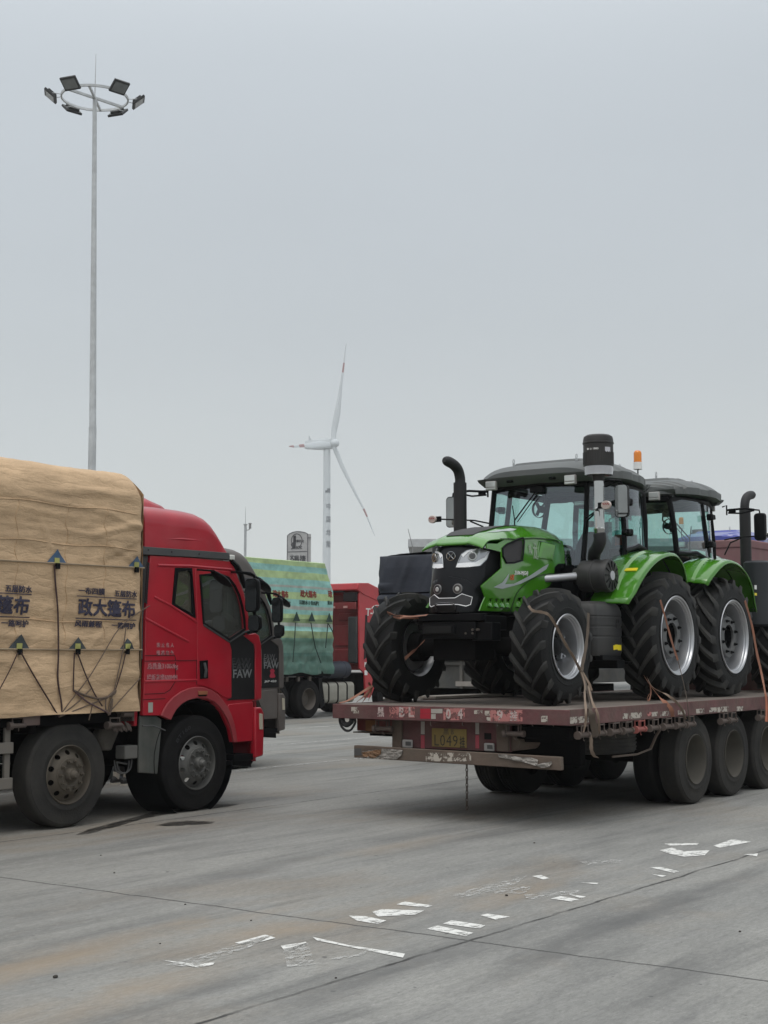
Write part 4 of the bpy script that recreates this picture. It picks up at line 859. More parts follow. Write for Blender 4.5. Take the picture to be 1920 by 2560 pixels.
    def pane(p00, p10, p11, p01, bow, name='window'):
        p = [Vector(x) for x in (p00, p10, p11, p01)]; n_ = (p[1] - p[0]).cross(p[3] - p[0]).normalized(); q = MB()
        q.grid(lambda u, v: (p[0] * (1 - u) + p[1] * u) * (1 - v) + (p[3] * (1 - u) + p[2] * u) * v + n_ * bow * 4 * u * (1 - u), 12, 2)
        o = q.build(name, GLT, t, smooth=60); return o
    pane((1.12, -.65, 1.62), (1.12, .65, 1.62), (.98, .65, 2.5), (.98, -.65, 2.5), .08, 'windscreen')
    for s in (1, -1):
        a, b = (1, 0) if s > 0 else (0, 1)
        P0 = (1.12, .67 * s, 1.25); P1 = (.48, .88 * s, 1.25); P2 = (.34, .81 * s, 2.5); P3 = (.98, .67 * s, 2.5)
        pane(*( (P1, P0, P3, P2) if s < 0 else (P0, P1, P2, P3)), .03 , 'side_window')
        P0 = (.42, .885 * s, 1.82); P1 = (-.42, .77 * s, 1.88); P2 = (-.50, .71 * s, 2.5); P3 = (.34, .81 * s, 2.5)
        pane(*((P1, P0, P3, P2) if s < 0 else (P0, P1, P2, P3)), .05, 'rear_side_window')
    pane((-.44, .74, 1.88), (-.44, -.74, 1.88), (-.51, -.69, 2.5), (-.51, .69, 2.5), .02, 'rear_window')
    # roof: thick, curved shell with ribs at both ends
    def roof_pt(u, v, top):
        x = 1.19 - 1.87 * u; y = v * 2 - 1
        hw = .80 + .15 * math.sin(min(1, u * 1.15) * math.pi) - .10 * max(0, (u - .8) / .2) ** 2 - .06 * max(0, (.12 - u) / .12)
        rib = 0
        if u > .72: rib = .022 * (1 if int((u - .72) / .05) % 2 else 0)
        elif u < .62 and int(u / .155) % 2: rib = .010
        ay = abs(y); yy = (hw - rib * 1.2) * y
        if top:
            z = 2.64 + .16 * math.sin(math.pi * min(1, (.10 + u * .86)) ** .9) ** .8 * (1 - ay ** 5 * .9) - .04 * max(0, .12 - u) / .12 + (.03 if .2 < u < .66 and ay < .55 else 0)
            z -= rib * (1 if ay > .55 else .4)
            z = max(z, 2.61)
        else: z = 2.575 + .02 * math.sin(math.pi * u) - .02 * (1 if ay > .8 else 0)
        return Vector((x - .12 * (ay ** 3) * (1 if u < .5 else -1) * (abs(u - .5) * 2) ** 3, yy, z))
    nu, nv = 56, 40; v_ = []; f_ = []
    q = MB(); k = nv + 1
    for tp in (1, 0):
        v_ += [roof_pt(i / nu, j / nv, tp) for i in range(nu + 1) for j in range(nv + 1)]
    n1 = (nu + 1) * k
    for i in range(nu):
        for j in range(nv): a = i * k + j; f_ += [(a, a + k, a + k + 1, a + 1), (a + n1, a + n1 + 1, a + n1 + k + 1, a + n1 + k)]
    for i in range(nu):
        for j in (0, nv): a = i * k + j; f_.append((a, a + n1, a + n1 + k, a + k))
    for j in range(nv):
        for i in (0, nu): a = i * k + j; f_.append((a, a + 1, a + 1 + n1, a + n1))
    q.add(v_, f_); rf = q.build('roof', ROOFG, t, smooth=28)
    # fascia skirts under the roof front and rear with work lamps
    for sx_ in (1, -1):
        q = MB()
        x0, x1 = (1.27, 1.0) if sx_ > 0 else (-.65, -.5)
        rings = []
        for i in range(13):
            y = -.80 + 1.6 * i / 12; c_ = .10 * (abs(y) / .8) ** 3 * sx_
            rings.append([(x0 - c_, y, 2.605), (x0 - c_ - .03 * sx_, y, 2.58), (x0 - c_ - .12 * sx_, y * .96, 2.53), (x1 - c_ * .3, y * .95, 2.52), (x1 - c_ * .3, y, 2.60)])
        q.loft(rings, True, True); q.build('roof_skirt', ROOFG, rf, smooth=30)
        for s in (1, -1):
            q = MB(); y = s * .56; x = (1.22 if sx_ > 0 else -.66); c_ = Vector((x, y, 2.525)); q.obx(c_, (.025, 0, 0), (0, .075, 0), (0, 0, .05)); lw = q.build('work_lamp', mat('grey_lamp_case', (.34, .33, .32), .5), rf, bevel=.008)
            q = MB(); q.obx(c_ + Vector((sx_ * .027, 0, .014)), (.004, 0, 0), (0, .068, 0), (0, 0, .028)); q.obx(c_ + Vector((sx_ * .027, 0, -.034)), (.003, 0, 0), (0, .068, 0), (0, 0, .008)); q.build('lens', LAMPG, lw, bevel=.002)
            q = MB(); q.obx((x - sx_ * .02, s * .30, 2.57), (.02, 0, 0), (0, .045, 0), (0, 0, .025)); q.build('lamp_socket', BLK, rf, bevel=.01)
            q = MB(); e_ = Vector((.85 if sx_ > 0 else -.35, s * .45, 2.80)); q.tube([e_ + Vector((.022 * math.cos(a), 0, .022 * math.sin(a) + .022)) for a in [2 * math.pi * i / 12 for i in range(12)]], .005, 5, True); q.cyl(e_ - Vector((0, 0, .03)), e_, .015, n=8); q.build('lifting_eye', GALV, rf)
    # beacon at the rear corner
    q = MB(); bt = Vector((-.68, .50, 2.62)); q.tube(spline([bt + Vector((.03, 0, -.02)), bt + Vector((-.07, 0, -.0)), bt + Vector((-.11, 0, .08)), bt + Vector((-.115, 0, .20))], 4), .009, 6); bc = q.build('beacon', BLK, t)
    c_ = bt + Vector((-.115, 0, .20)); q = MB(); q.cyl(c_, c_ + Vector((0, 0, .085)), .058, .055, 20); q.build('beacon_base', WHITE, bc, bevel=.004)
    q = MB(); q.lathe([(.053, .085), (.053, .19), (.046, .21), (.03, .222), (.001, .224)], c_, 'z', 24); q.build('beacon_lens', AMB, bc)
    # ---- interior
    q = MB(); q.bx(-.38, .10, -.26, .26, 1.34, 1.48); q.loft([[(-.45, -.26, 1.45), (-.45, .26, 1.45), (-.30, .26, 1.45), (-.30, -.26, 1.45)], [(-.52, -.24, 1.95), (-.52, .24, 1.95), (-.40, .24, 1.95), (-.40, -.24, 1.95)], [(-.52, -.15, 2.10), (-.52, .15, 2.10), (-.43, .15, 2.10), (-.43, -.15, 2.10)]]); q.bx(-.3, 0, -.18, .18, 1.1, 1.34); q.build('seat', mat('seat_fabric', (.03, .035, .038), .8), t, bevel=.03)
    q = MB(); sc_ = Vector((.58, 0, 1.78)); ax = Vector((.5, 0, .86)).normalized(); a_ = Vector((0, 1, 0)); b_ = ax.cross(a_)
    q.tube([sc_ + (a_ * math.cos(u) + b_ * math.sin(u)) * .21 for u in [2 * math.pi * i / 28 for i in range(28)]], .016, 6, True); q.tube([sc_ - a_ * .21, sc_ + a_ * .21], .014, 6); q.tube([sc_, sc_ - b_ * .21], .014, 6); q.tube([sc_, (.78, 0, 1.3)], .035, 8); q.build('steering_wheel', BLK, t)
    q = MB(); q.loft([[(.70, -.2, 1.5), (.70, .2, 1.5), (1.02, .25, 1.5), (1.02, -.25, 1.5)], [(.72, -.17, 1.76), (.72, .17, 1.76), (.98, .2, 1.80), (.98, -.2, 1.80)]]); q.build('dashboard', BLK, t, bevel=.02)
    q = MB(); q.bx(-.1, .3, -.62, -.40, 1.4, 1.6); q.bx(-.45, -.1, .42, .66, 1.1, 1.7); q.build('side_console', BLK, t, bevel=.02)
    q = MB(); fc = Vector((.78, -.12, 2.28)); q.lathe([(.095, -.03), (.10, 0), (.095, .03)], fc, 'x', 20); q.tube([fc, fc + Vector((-.05, .0, .02)), fc + Vector((0, .1, .08)), (.95, .05, 2.48)], .012, 5); q.cyl(fc + Vector((-.09, 0, 0)), fc + Vector((-.02, 0, 0)), .04, n=12)
    for i in range(3): a = 2 * math.pi * i / 3; q.obx(fc + Vector((0, .045 * math.cos(a), .045 * math.sin(a))), (.003, 0, 0), (0, .035 * math.cos(a), .035 * math.sin(a)), (0, -.022 * math.sin(a), .022 * math.cos(a)))
    q.build('cab_fan', BLK, t)
    q = MB(); wp = [(1.12, .02, 2.44), (1.12, -.22, 2.20), (1.13, -.28, 2.14), (1.14, -.27, 1.72)]; q.tube([wp[0], wp[2]], .009, 5); q.tube([(1.12, .07, 2.44), (1.13, -.24, 2.12)], .006, 5); q.tube([wp[2], (1.15, -.30, 2.3), ], .007, 5); q.tube([wp[2], wp[3]], .009, 5); q.obx((1.1, .03, 2.46), (.03, 0, 0), (0, .09, 0), (0, 0, .03)); q.build('wiper', BLK, t)
    for s, (c0, c1) in ((1, ((.02, .09, .085), (.02, .2, .16))),):
        q = MB(); q.bx(-.485, -.480, .30, .44, 1.93, 2.05); q.build('sticker', mat('red_sticker', (.45, .06, .03), .5), t); q = MB(); q.bx(-.485, -.480, .48, .62, 1.92, 2.04); q.build('sticker', mat('teal_sticker', (.05, .22, .18), .5), t)
    XF[0] = None
    # ---- mudguards
    for s in (1, -1):
        q = MB(); cx, cz = .0, .80; prof = []
        for i in range(25):
            a = 20 + 118 * i / 24; rr_ = 1.02 + .03 * math.sin(math.radians(a) * 1.2) + (.06 * ((30 - a) / 10) if a < 30 else 0) + (.03 * (a - 120) / 20 if a > 120 else 0); prof.append((cx + rr_ * math.cos(R(a)) * (1.16 if a < 90 else .80), cz + rr_ * math.sin(R(a))))
        rings = []
        for j, (x, z) in enumerate(prof):
            u = j / 24; yo = 1.36 - .10 * (abs(u - .5) * 2) ** 2; yi = .74; dr = Vector((x - cx, 0, z - cz)).normalized()
            rings.append([Vector((x, s * yi, z)) - dr * .10, Vector((x, s * (yi + .03), z)) - dr * .02, Vector((x, s * (yi + .10), z)), Vector((x, s * (yi + .30), z)) + dr * .012, Vector((x, s * (yi + .34), z)) - dr * .012, Vector((x, s * (yo - .10), z)) - dr * .012, Vector((x, s * (yo - .03), z)) - dr * .030, Vector((x, s * yo, z)) - dr * .065])
        q.loft(rings, False, False); mgd = q.build('mudguard', GRN, t, smooth=30); so = mgd.modifiers.new('solid', 'SOLIDIFY'); so.thickness = .018; so.offset = 0
        q = MB(); rings = [[(x, s * .745, z - .05), (x, s * .745, max(1.05, z - .5))] for x, z in prof]; q.loft(rings, False, False); w_ = q.build('mudguard_lining', BLK, t); so = w_.modifiers.new('solid', 'SOLIDIFY'); so.thickness = .02
        a = 48; x, z = cx + 1.20 * math.cos(R(a)), cz + 1.062 * math.sin(R(a)); T_ = Vector((-math.sin(R(a)) * 1.3, 0, math.cos(R(a)))).normalized(); D_ = Vector((math.cos(R(a)), 0, math.sin(R(a))))
        q = MB(); q.obx(Vector((x, s * 1.14, z)) - D_ * .004, D_ * .006, T_ * .03, Vector((0, .085, 0))); q.build('warning_sticker', YEL, mgd)
        q = MB(); q.loft([[(-.60, s * .95, 1.66), (-.60, s * .50, 1.70), (-.60, s * .50, 1.86), (-.60, s * .92, 1.80)], [(-.71, s * .93, 1.66), (-.71, s * .52, 1.70), (-.71, s * .52, 1.84), (-.71, s * .90, 1.78)]]); tl_ = q.build('tail_lamp', BLKG, t, bevel=.01)
        q = MB()
        for k in range(3): q.obx((-.714, s * .72, 1.70 + k * .04), (.004, 0, 0), (0, .11, .006 * s), (0, 0, .009))
        q.build('lens', mat('tail_lamp_red', (.40, .06, .04), .3), tl_)
        # door handle/hinge blobs, side indicator arm, mirror
        for z in (2.08, 2.46):
            q = MB(); c_ = Vector((.42, s * .91, z)); q.obx(c_, (.05, 0, .0), (0, .05, 0), (0, 0, .035)); q.obx(c_ + Vector((-.06, s * .01, -.005)), (.03, 0, .0), (0, .045, 0), (0, 0, .045)); q.obx(c_ + Vector((.06, 0, -.01)), (.035, 0, 0), (0, .035, 0), (0, 0, .022)); q.build('door_lamp', BLK, t, bevel=.018, seg=3)
        xi = 1.78 if s > 0 else 1.44
        q = MB(); q.tube([(1.06, s * .68, 2.22), (1.18, s * .84, 2.26), (xi - .04, s * 1.22, 2.28)], .011, 6); q.obx((xi - .03, s * 1.24, 2.28), (.02, 0, 0), (0, .04, 0), (0, 0, .035)); q.tube([(1.08, s * .67, 2.0), (1.14, s * .74, 2.18), (1.22, s * .88, 2.25)], .012, 6)
        arm = q.build('indicator_arm', BLK, t, bevel=.004)
        q = MB(); c_ = Vector((xi, s * 1.31, 2.28)); ring = [c_ + Vector((0, .062 * math.cos(a), .05 * math.sin(a))) for a in [2 * math.pi * i / 24 for i in range(24)]]
        q.loft([[p + Vector((-.02, 0, 0)) for p in ring], ring, [c_ + (p - c_) * .9 + Vector((.008, 0, 0)) for p in ring]]); il = q.build('indicator', mat('pale_indicator', (.50, .42, .38), .3, .2, coat=.5), arm)
        q = MB()
        for k in range(3):
            for zz in (-1, 1): q.obx(c_ + Vector((.0095, s * (-.025 + .028 * k), zz * .012)), (.002, 0, 0), (0, .012, -zz * .012), (0, .004, .004))
        q.build('arrow_marks', mat('arrow_red', (.25, .03, .03), .4), il)
    XF[0] = lambda p: Vector((p.x, p.y, p.z + .33))
    # mirrors: bracket from the front roof corner
    for s in (1, -1):
        q = MB(); q.tube([(.96, s * .70, 2.36), (.98, s * .76, 2.38), (.98, s * .76, 2.24)], .012, 6); q.tube([(.98, s * .76, 2.31), (1.05, s * 1.0, 2.33), (1.12, s * 1.12, 2.31)], .016, 6); q.tube([(.98, s * .78, 2.27), (1.04, s * .96, 2.26), (1.12, s * 1.12, 2.30)], .012, 6); q.obx((.99, s * .84, 2.295), (.012, 0, 0), (0, .05, 0), (0, 0, .035)); q.tube([(1.12, s * 1.12, 2.31), (1.13, s * 1.19, 2.30), (1.13, s * 1.20, 2.24)], .012, 6)
        arm = q.build('mirror_arm', BLK, t)
        q = MB(); c_ = Vector((1.13, s * 1.20, 2.04)); pts = rrect(-.088, .088, -.18, .22, .05); N_ = Vector((1, 0, 0))
        q.loft([[c_ + Vector((-.045, a * .6, b * .85)) for a, b in pts], [c_ + Vector((-.035, a * .9, b * .97)) for a, b in pts], [c_ + Vector((.02, a, b)) for a, b in pts]]); mh = q.build('mirror', BLK, arm, bevel=0, smooth=30)
        q = MB(); q.loft([[c_ + Vector((.018, a * .92, b * .95)) for a, b in pts], [c_ + Vector((.024, a * .92, b * .95)) for a, b in pts]]); q.build('mirror_glass', mat('mirror_silver', (.30, .31, .31), .08, 1.), mh)
    XF[0] = None
    # ---- exhaust stack on the right (-y)
    q = MB(); ex = Vector((1.58, -.80, 0)); q.cyl(ex + Vector((0, 0, 1.0)), ex + Vector((0, 0, 2.70)), .082, n=28)
    e_ = q.build('exhaust_stack', mat('exhaust_black', (.014, .014, .015), .6, bump=.3, bs=120), t)
    q = MB(); bend = spline([ex + Vector((0, 0, 2.68)), ex + Vector((0, 0, 2.76)), ex + Vector((.05, 0, 2.86)), ex + Vector((.17, 0, 2.92)), ex + Vector((.36, 0, 2.95))], 5); q.tube(bend, [.066] * (len(bend) - 3) + [.063, .05, .03], 16, caps=True); q.build('exhaust_tip', mat('exhaust_black', (.014,) * 3), e_, smooth=50)
    q = MB(); c2 = Vector((1.62, -.95, 0)); q.lathe([(.001, 1.93), (.17, 1.93), (.205, 1.90), (.21, 1.0), (.17, .97), (.001, .97)], c2, 'z', 32); q.build('silencer', mat('silencer_black', (.025, .028, .033), .5), t)
    q = MB(); q.bx(.92, 1.35, -1.12, -.85, .62, 1.05); q.build('battery_box', BLK, t, bevel=.02)
    q = MB(); q.obx((1.45, -1.13, 1.52), (.04, 0, 0), (0, .003, 0), (0, 0, .03)); q.build('label_plate', WHITE, t); q = MB(); q.obx((1.45, -1.13, 1.42), (.04, 0, 0), (0, .003, 0), (0, 0, .018)); q.build('warning_sticker', YEL, t)
    # ---- left side: pre-cleaner column, air filter, fuel tank, steps
    ac = Vector((1.34, 1.00, -.08)); q = MB()
    q.lathe([(.001, 3.25), (.14, 3.25), (.17, 3.23), (.178, 3.20), (.18, 3.165), (.186, 3.16), (.186, 3.145), (.178, 3.14), (.178, 3.05), (.18, 2.93), (.178, 2.88), (.160, 2.87), (.10, 2.86), (.075, 2.80), (.068, 2.70)], ac, 'z', 40); pc_ = q.build('pre_cleaner', mat('ribbed_black', (.014, .014, .015), .5, dust=.12), t)
    q = MB()
    for i in range(40):
        a = 2 * math.pi * i / 40; q.obx(ac + Vector((.180 * math.cos(a), .180 * math.sin(a), 2.97)), (.003 * math.cos(a), .003 * math.sin(a), 0), (-.006 * math.sin(a), .006 * math.cos(a), 0), (0, 0, .07))
    q.build('ribs', mat('ribbed_black', (.014,) * 3), pc_)
    def cylmap(ang0, z0, s_): return lambda p, h: ac + Vector(((.1795 + h) * math.cos(ang0 + p.x / .18), (.1795 + h) * math.sin(ang0 + p.x / .18), z0 + p.z))
    a0 = math.atan2(.50, .86)
    text('● ⊙ 1885', .04, (-.02, 0, 0), (1, 0, 0), (0, 0, 1), WHITE, 'lettering', pc_, ex=.0004, fit=(.15, .024), em=.0015, surf=(cylmap(a0 - .35, 3.07, 1), .03))
    q = MB(); q.conf([(-.035, -.03), (.035, -.03), (.035, .03), (-.035, .03)], lambda a, b, h: ac + Vector(((.180 + h) * math.cos(a0 + .62 + a / .16), (.180 + h) * math.sin(a0 + .62 + a / .16), 3.06 + b)), .02, .0006); q.build('paper_label', mat('label_grey', (.45, .45, .48), .6), pc_)
    q = MB(); q.lathe([(.165, 2.885), (.174, 2.83), (.168, 2.78), (.172, 2.77), (.14, 2.765)], ac, 'z', 36); q.build('pre_cleaner_bowl', mat('clear_bowl', (.32, .32, .33), .12, .3, coat=1), pc_)
    q = MB(); q.lathe([(.060, 2.76), (.070, 2.755), (.070, 2.73), (.062, 2.725), (.062, 2.38), (.066, 2.375), (.066, 2.36), (.062, 2.355), (.062, 2.14), (.067, 2.135), (.067, 2.12), (.062, 2.11), (.060, 2.0)], ac, 'z', 32); q.build('intake_pipe', CHROME, t)
    q = MB(); hp = spline([ac + Vector((0, 0, 2.08)), ac + Vector((-.01, 0, 1.99)), ac + Vector((-.05, -.05, 1.92)), ac + Vector((-.14, -.14, 1.86)), ac + Vector((-.20, -.18, 1.79)), ac + Vector((-.22, -.18, 1.72))], 6); q.tube(hp, [.074 + .003 * (i % 2) for i in range(len(hp))], 16); q.build('intake_hose', mat('rubber_hose', (.016, .016, .017), .6), t)
    q = MB(); fcx = Vector((1.20, .80, 1.50)); q.lathe([(.001, -.20), (.10, -.20), (.105, -.12), (.18, -.10), (.19, -.08), (.19, .06), (.198, .065), (.198, .09), (.19, .095), (.19, .20), (.2, .205), (.2, .25), (.185, .28), (.10, .285), (.095, .29), (.001, .29)], fcx, 'y', 36)
    af = q.build('air_filter', mat('filter_black', (.016, .017, .019), .45, dust=.15), t)
    q = MB(); c_ = fcx + Vector((0, .292, 0)); q.lathe([(.055, 0), (.055, .006), (.001, .008)], c_, 'y', 20); q.build('filter_badge', mat('label_grey', (.45,) * 3), af)
    q = MB()
    for i in range(12): a = 2 * math.pi * i / 12; e1 = Vector((math.cos(a), 0, math.sin(a))); q.obx(c_ + e1 * .12 - Vector((0, .004, 0)), e1 * .05, Vector((0, .006, 0)), Vector((-e1.z, 0, e1.x)) * .004)
    q.build('ribs', BLK, af)
    q = MB(); q.tube([(1.34, .70, 1.50), (1.5, .58, 1.48), (1.66, .42, 1.46)], .045, 12); q.build('inlet_pipe', SILV, t)
    # fuel tank between the wheels
    q = MB(); rings = []
    for z, k in ((.55, .95), (.60, 1), (.76, 1.0), (.765, .985), (.785, .985), (.79, 1), (.88, 1), (.885, .985), (.905, .985), (.91, 1), (1.0, 1), (1.005, .985), (1.02, .985), (1.025, 1), (1.08, .98), (1.15, .90), (1.19, .72)):
        pts = rrect(.88 + .30 - .30 * k, 1.62 - .30 + .30 * k, .55, .79 + .28 * k, .07, 3); rings.append([(a, b, z) for a, b in pts])
    q.loft(rings, True, True); ft = q.build('fuel_tank', mat('tank_black', (.018, .019, .021), .5, dust=.15), t, smooth=35)
    q = MB(); q.tube([Vector((1.05 + .04 * math.cos(a), 1.075, .93 + .06 * math.sin(a))) for a in [2 * math.pi * i / 20 for i in range(20)]], .005, 5, True); q.tube([Vector((1.05 + .022 * math.cos(a), 1.075, .95 + .022 * math.sin(a))) for a in [2 * math.pi * i / 14 for i in range(14)]], .005, 5, True); q.build('embossed_mark', mat('tank_black', (.018,) * 3), ft)
    q = MB(); q.bx(.96, 1.05, 1.072, 1.075, .615, .68); q.bx(1.052, 1.12, 1.072, 1.075, .625, .683); q.bx(1.12, 1.165, 1.072, 1.075, .62, .675)
    q.build('warning_sticker', YEL, ft)
    q = MB(); q.cyl((.95, .80, 1.18), (.95, .80, 1.26), .045, n=16); q.tube([(1.0, .9, 1.10), (.93, .96, 1.24), (.90, .92, 1.32)], .03, 8); q.build('filler_cap', BLK, ft)
    q = MB(); q.bx(1.0, 1.48, 1.0, 1.09, .50, .56); q.bx(.90, 1.1, .60, 1.09, .40, .50); q.bx(.62, .80, .72, 1.08, .45, .48); q.bx(.62, .80, .72, 1.08, .75, .78); q.bx(.62, .635, .72, 1.1, .45, 1.0); q.build('cab_step', BLK, t, bevel=.008)
    q = MB(); q.tube([(2.0, .3, .9), (1.9, .5, .85), (2.1, .62, .8)], .015, 6); q.tube([(1.6, .43, 1.05), (1.8, .5, .9), (2.0, .55, .85)], .02, 6); q.bx(1.5, 1.9, .2, .5, .75, 1.05); q.build('hydraulic_lines', BLK, t)
    q = MB(); q.bx(-1.0, -.6, -.30, -.26, .45, .55); q.bx(-1.0, -.6, .26, .30, .45, .55); q.tube([(-.6, .25, 1.1), (-.95, .28, .95), (-.98, .28, .52)], .025, 6); q.tube([(-.6, -.25, 1.1), (-.95, -.28, .95), (-.98, -.28, .52)], .025, 6); q.tube([(-.6, 0, 1.15), (-.95, 0, .95)], .03, 8); q.build('rear_linkage', BLK, t)
    q = MB()
    for yy in (.30, .36): q.cyl((3.08, yy + .03, .84), (3.13, yy + .03, .84), .014, n=6)
    for yy in (.24, .33): q.cyl((3.11, yy, .80), (3.13, yy, .80), .012, n=6)
    q.build('bolts', STEEL, t)
    return t
T1 = make_tractor(); T1.location = T1O; T1.rotation_euler = (0, 0, math.pi)
tag(T1, 'green four-wheel tractor with its black nose towards the rear edge of the trailer', 'tractor', 'tractors loaded on the flatbed trailer')
T2 = copy_tree(T1, skip=('beacon',)); T2.location = (18.44, 8.74, DZ); T2.rotation_euler = (0, 0, 0)
tag(T2, 'green tractor seen from behind, tail to tail with the one whose black nose shows', 'tractor', 'tractors loaded on the flatbed trailer')
T3 = copy_tree(T1, None, {'green_tractor_paint': BLU, 'silver_decal': WHITE, 'grey_cab_roof': BLU}); T3.location = (30.65, 12.6, 1.53); T3.rotation_euler = (0, 0, 0)
for ch in kids(T2):
    if ch.name.split('.')[0] in ('exhaust_stack', 'silencer', 'mirror_arm', 'indicator_arm'): ch.location.x += .38
tag(T3, 'blue tractor in the background, only its roof showing past the rear green cab', 'tractor')
# ---------------------------------------------------------------- cab-over lorries
def c2(pts, Y=11.4): return [(q.x, q.z) for q in (P(340 + a / 4.1475, 1220 + b / 4.1475, Y=Y) for a, b in pts)]
def c4(pts, Y=11.4): return [(q.x, q.z) for q in (P(300 + a / 3.77, 1640 + b / 3.77, Y=Y) for a, b in pts)]
TRC = mat('truck_trim_grey', (.05, .052, .055), .65, dust=.45, dc=(.11, .105, .1))
SEAM = mat('seam_dark', (.012, .006, .008), .8)
YN, YF = 11.40, 13.90; YC = 12.65
INT = mat('cab_interior', (.055, .055, .052), .8); CUR = mat('cab_curtain', (.22, .21, .19), .9)
def mirrored(fn_y): return
def make_truck():
    t = thing('lorry', (12.4, YC, 0))
    outer = c2([(150, 700), (560, 722), (990, 764), (1030, 850), (1065, 950), (1115, 1070), (1152, 1230), (1176, 1400), (1182, 1488), (1225, 1503), (1262, 1530), (1285, 1620), (1292, 1800)]) + c4([(1325, 250), (1323, 415), (1245, 425), (1240, 800), (1092, 815), (1058, 812), (1030, 680), (960, 530), (870, 430), (740, 395), (620, 420), (520, 500), (465, 600), (375, 560), (215, 560), (222, 400), (235, 50)]) + c2([(95, 1700), (100, 1350), (125, 1000)])
    dwin = c2([(655, 900), (780, 896), (880, 905), (952, 932), (1015, 1010), (1062, 1110), (1095, 1230), (1115, 1350), (1122, 1462), (962, 1572), (692, 1402)])
    qwin = c2([(405, 828), (580, 830), (618, 1352), (372, 1212)])
    door = c2([(604, 836), (760, 842), (985, 872), (1035, 935), (1085, 1040), (1130, 1190), (1150, 1350), (1156, 1472), (962, 1594), (984, 1680)]) + c4([(1045, 30), (1045, 385), (1010, 398), (950, 375), (900, 335), (850, 308), (790, 285), (722, 272)]) + c2([(630, 1800), (632, 1400)])
    blackp = c2([(964, 1600), (1115, 1500), (1215, 1625), (1222, 1700)]) + c4([(1262, 30), (1262, 405), (1000, 418), (1049, 392), (1049, 32)]) + c2([(988, 1682)])
    corner = c2([(1105, 1528), (1228, 1504), (1264, 1530), (1286, 1620), (1292, 1800)]) + c4([(1325, 250), (1323, 405), (1266, 412), (1264, 30)]) + c2([(1226, 1690), (1216, 1620)])
    for Y, s in ((YN, 1), (YF, -1)):
        f = lambda a, b, h, Y=Y, s=s: Vector((a, Y + s * (.05 - h), b))      # h grows outwards
        q = MB(); q.plate(outer, [dwin, qwin], f, .05); q.build('cab_side', RED, t, bevel=.006)
        q = MB(); q.plate(door, [dwin], lambda a, b, h, f=f: f(a, b, .0505 + h), .012); d = q.build('door', RED, t, bevel=.005)
        fr = [Vector((a, Y - s * .010, b)) for a, b in dwin]; q = MB(); q.tube(fr, .018, 6, True); q.build('window_frame', BLK, d)
        q = MB(); q.plate(dwin, [], lambda a, b, h, f=f: f(a, b, .02 + h), .005); q.build('window', GLS, d, smooth=None)
        q = MB(); q.plate(qwin, [c2([(438, 872), (545, 855), (575, 900), (586, 1306), (402, 1200)])], lambda a, b, h, f=f: f(a, b, .03 + h), .028); q.build('window_frame', BLK, t, bevel=.004)
        q = MB(); q.plate(qwin, [], lambda a, b, h, f=f: f(a, b, .02 + h), .005); q.build('window', GLS, t, smooth=None)
        q = MB(); q.plate(blackp, [], lambda a, b, h, f=f: f(a, b, .0505 + h), .008); bp = q.build('black_panel', mat('black_infill_panel', (.011, .011, .012), .5, dust=.15, dc=(.05, .045, .045), spec=.3), t, bevel=.003)
        q = MB(); q.plate(corner, [], lambda a, b, h, f=f: f(a, b, .0505 + h), .02); q.build('corner_fairing', RED, t, bevel=.012, seg=3)
        q = MB(); pa = c2([(1182, 1482), (960, 1590)]); q.tube([Vector((a, Y - s * .012, b)) for a, b in c2([(1176, 1480), (1115, 1495), (962, 1596), (690, 1418)])], .014, 6); q.build('sill_trim', TRC, d)
        hd = c4([(740, 45), (820, 38), (822, 212), (745, 218)]); q = MB(); q.plate(hd, [], lambda a, b, h, f=f: f(a, b, .0615 + h), .006); h_ = q.build('handle', BLK, d, bevel=.012, seg=3)
        q = MB(); hh = c4([(782, 65), (788, 200)]); q.tube([Vector((hh[0][0], Y - s * .022, hh[0][1])), Vector((hh[0][0] + .005, Y - s * .045, (hh[0][1] + hh[1][1]) / 2)), Vector((hh[1][0], Y - s * .022, hh[1][1]))], .017, 8); q.build('handle_grip', TRC, h_)
        # crease ridges, panel gaps
        q = MB()
        for l_ in ([(185, 1128), (370, 1222), (632, 1392), (800, 1490), (962, 1600)], [(100, 1352), (330, 1478), (545, 1592)], [(225, 800), (560, 808), (990, 845)]):
            q.tube([Vector((a, Y + s * .006, b)) for a, b in c2(l_)], .018, 8)
        q.tube([Vector((a, Y + s * .008, b)) for a, b in c4([(232, 240), (720, 226), (930, 222)])], .018, 8); q.build('body_crease', RED, t)
        q = MB()
        for l_ in ([(95, 1738), (400, 1735), (412, 1788)], [(85, 1795), (632, 1788)], ):
            q.tube([Vector((a, Y - s * .001, b)) for a, b in c2(l_)], .005, 4)
        for l_ in ([(230, 360), (420, 350), (470, 320), (520, 240)], [(215, 412), (425, 402)], [(722, 45), (722, 270)], [(520, 60), (525, 235)]): q.tube([Vector((a, Y - s * .001, b)) for a, b in c4(l_)], .0045, 4)
        q.build('panel_gap', SEAM, t)
        # arch flange, sticker, marker lamp, mudflap
        ao = c4([(372, 562), (395, 510), (430, 450), (490, 385), (560, 335), (630, 305), (700, 290), (775, 295), (850, 322), (910, 365), (960, 420), (1005, 485), (1040, 560), (1065, 640), (1080, 715), (1092, 815)]); ai = c4([(1058, 812), (1045, 740), (1030, 680), (1000, 600), (960, 530), (920, 475), (870, 430), (805, 402), (740, 395), (680, 400), (620, 420), (565, 455), (520, 500), (490, 550), (465, 604)])
        q = MB(); q.plate(ao + ai, [], lambda a, b, h, f=f: f(a, b, .0505 + h), .030); q.build('wheel_arch', REDF, t, bevel=.010, seg=3)
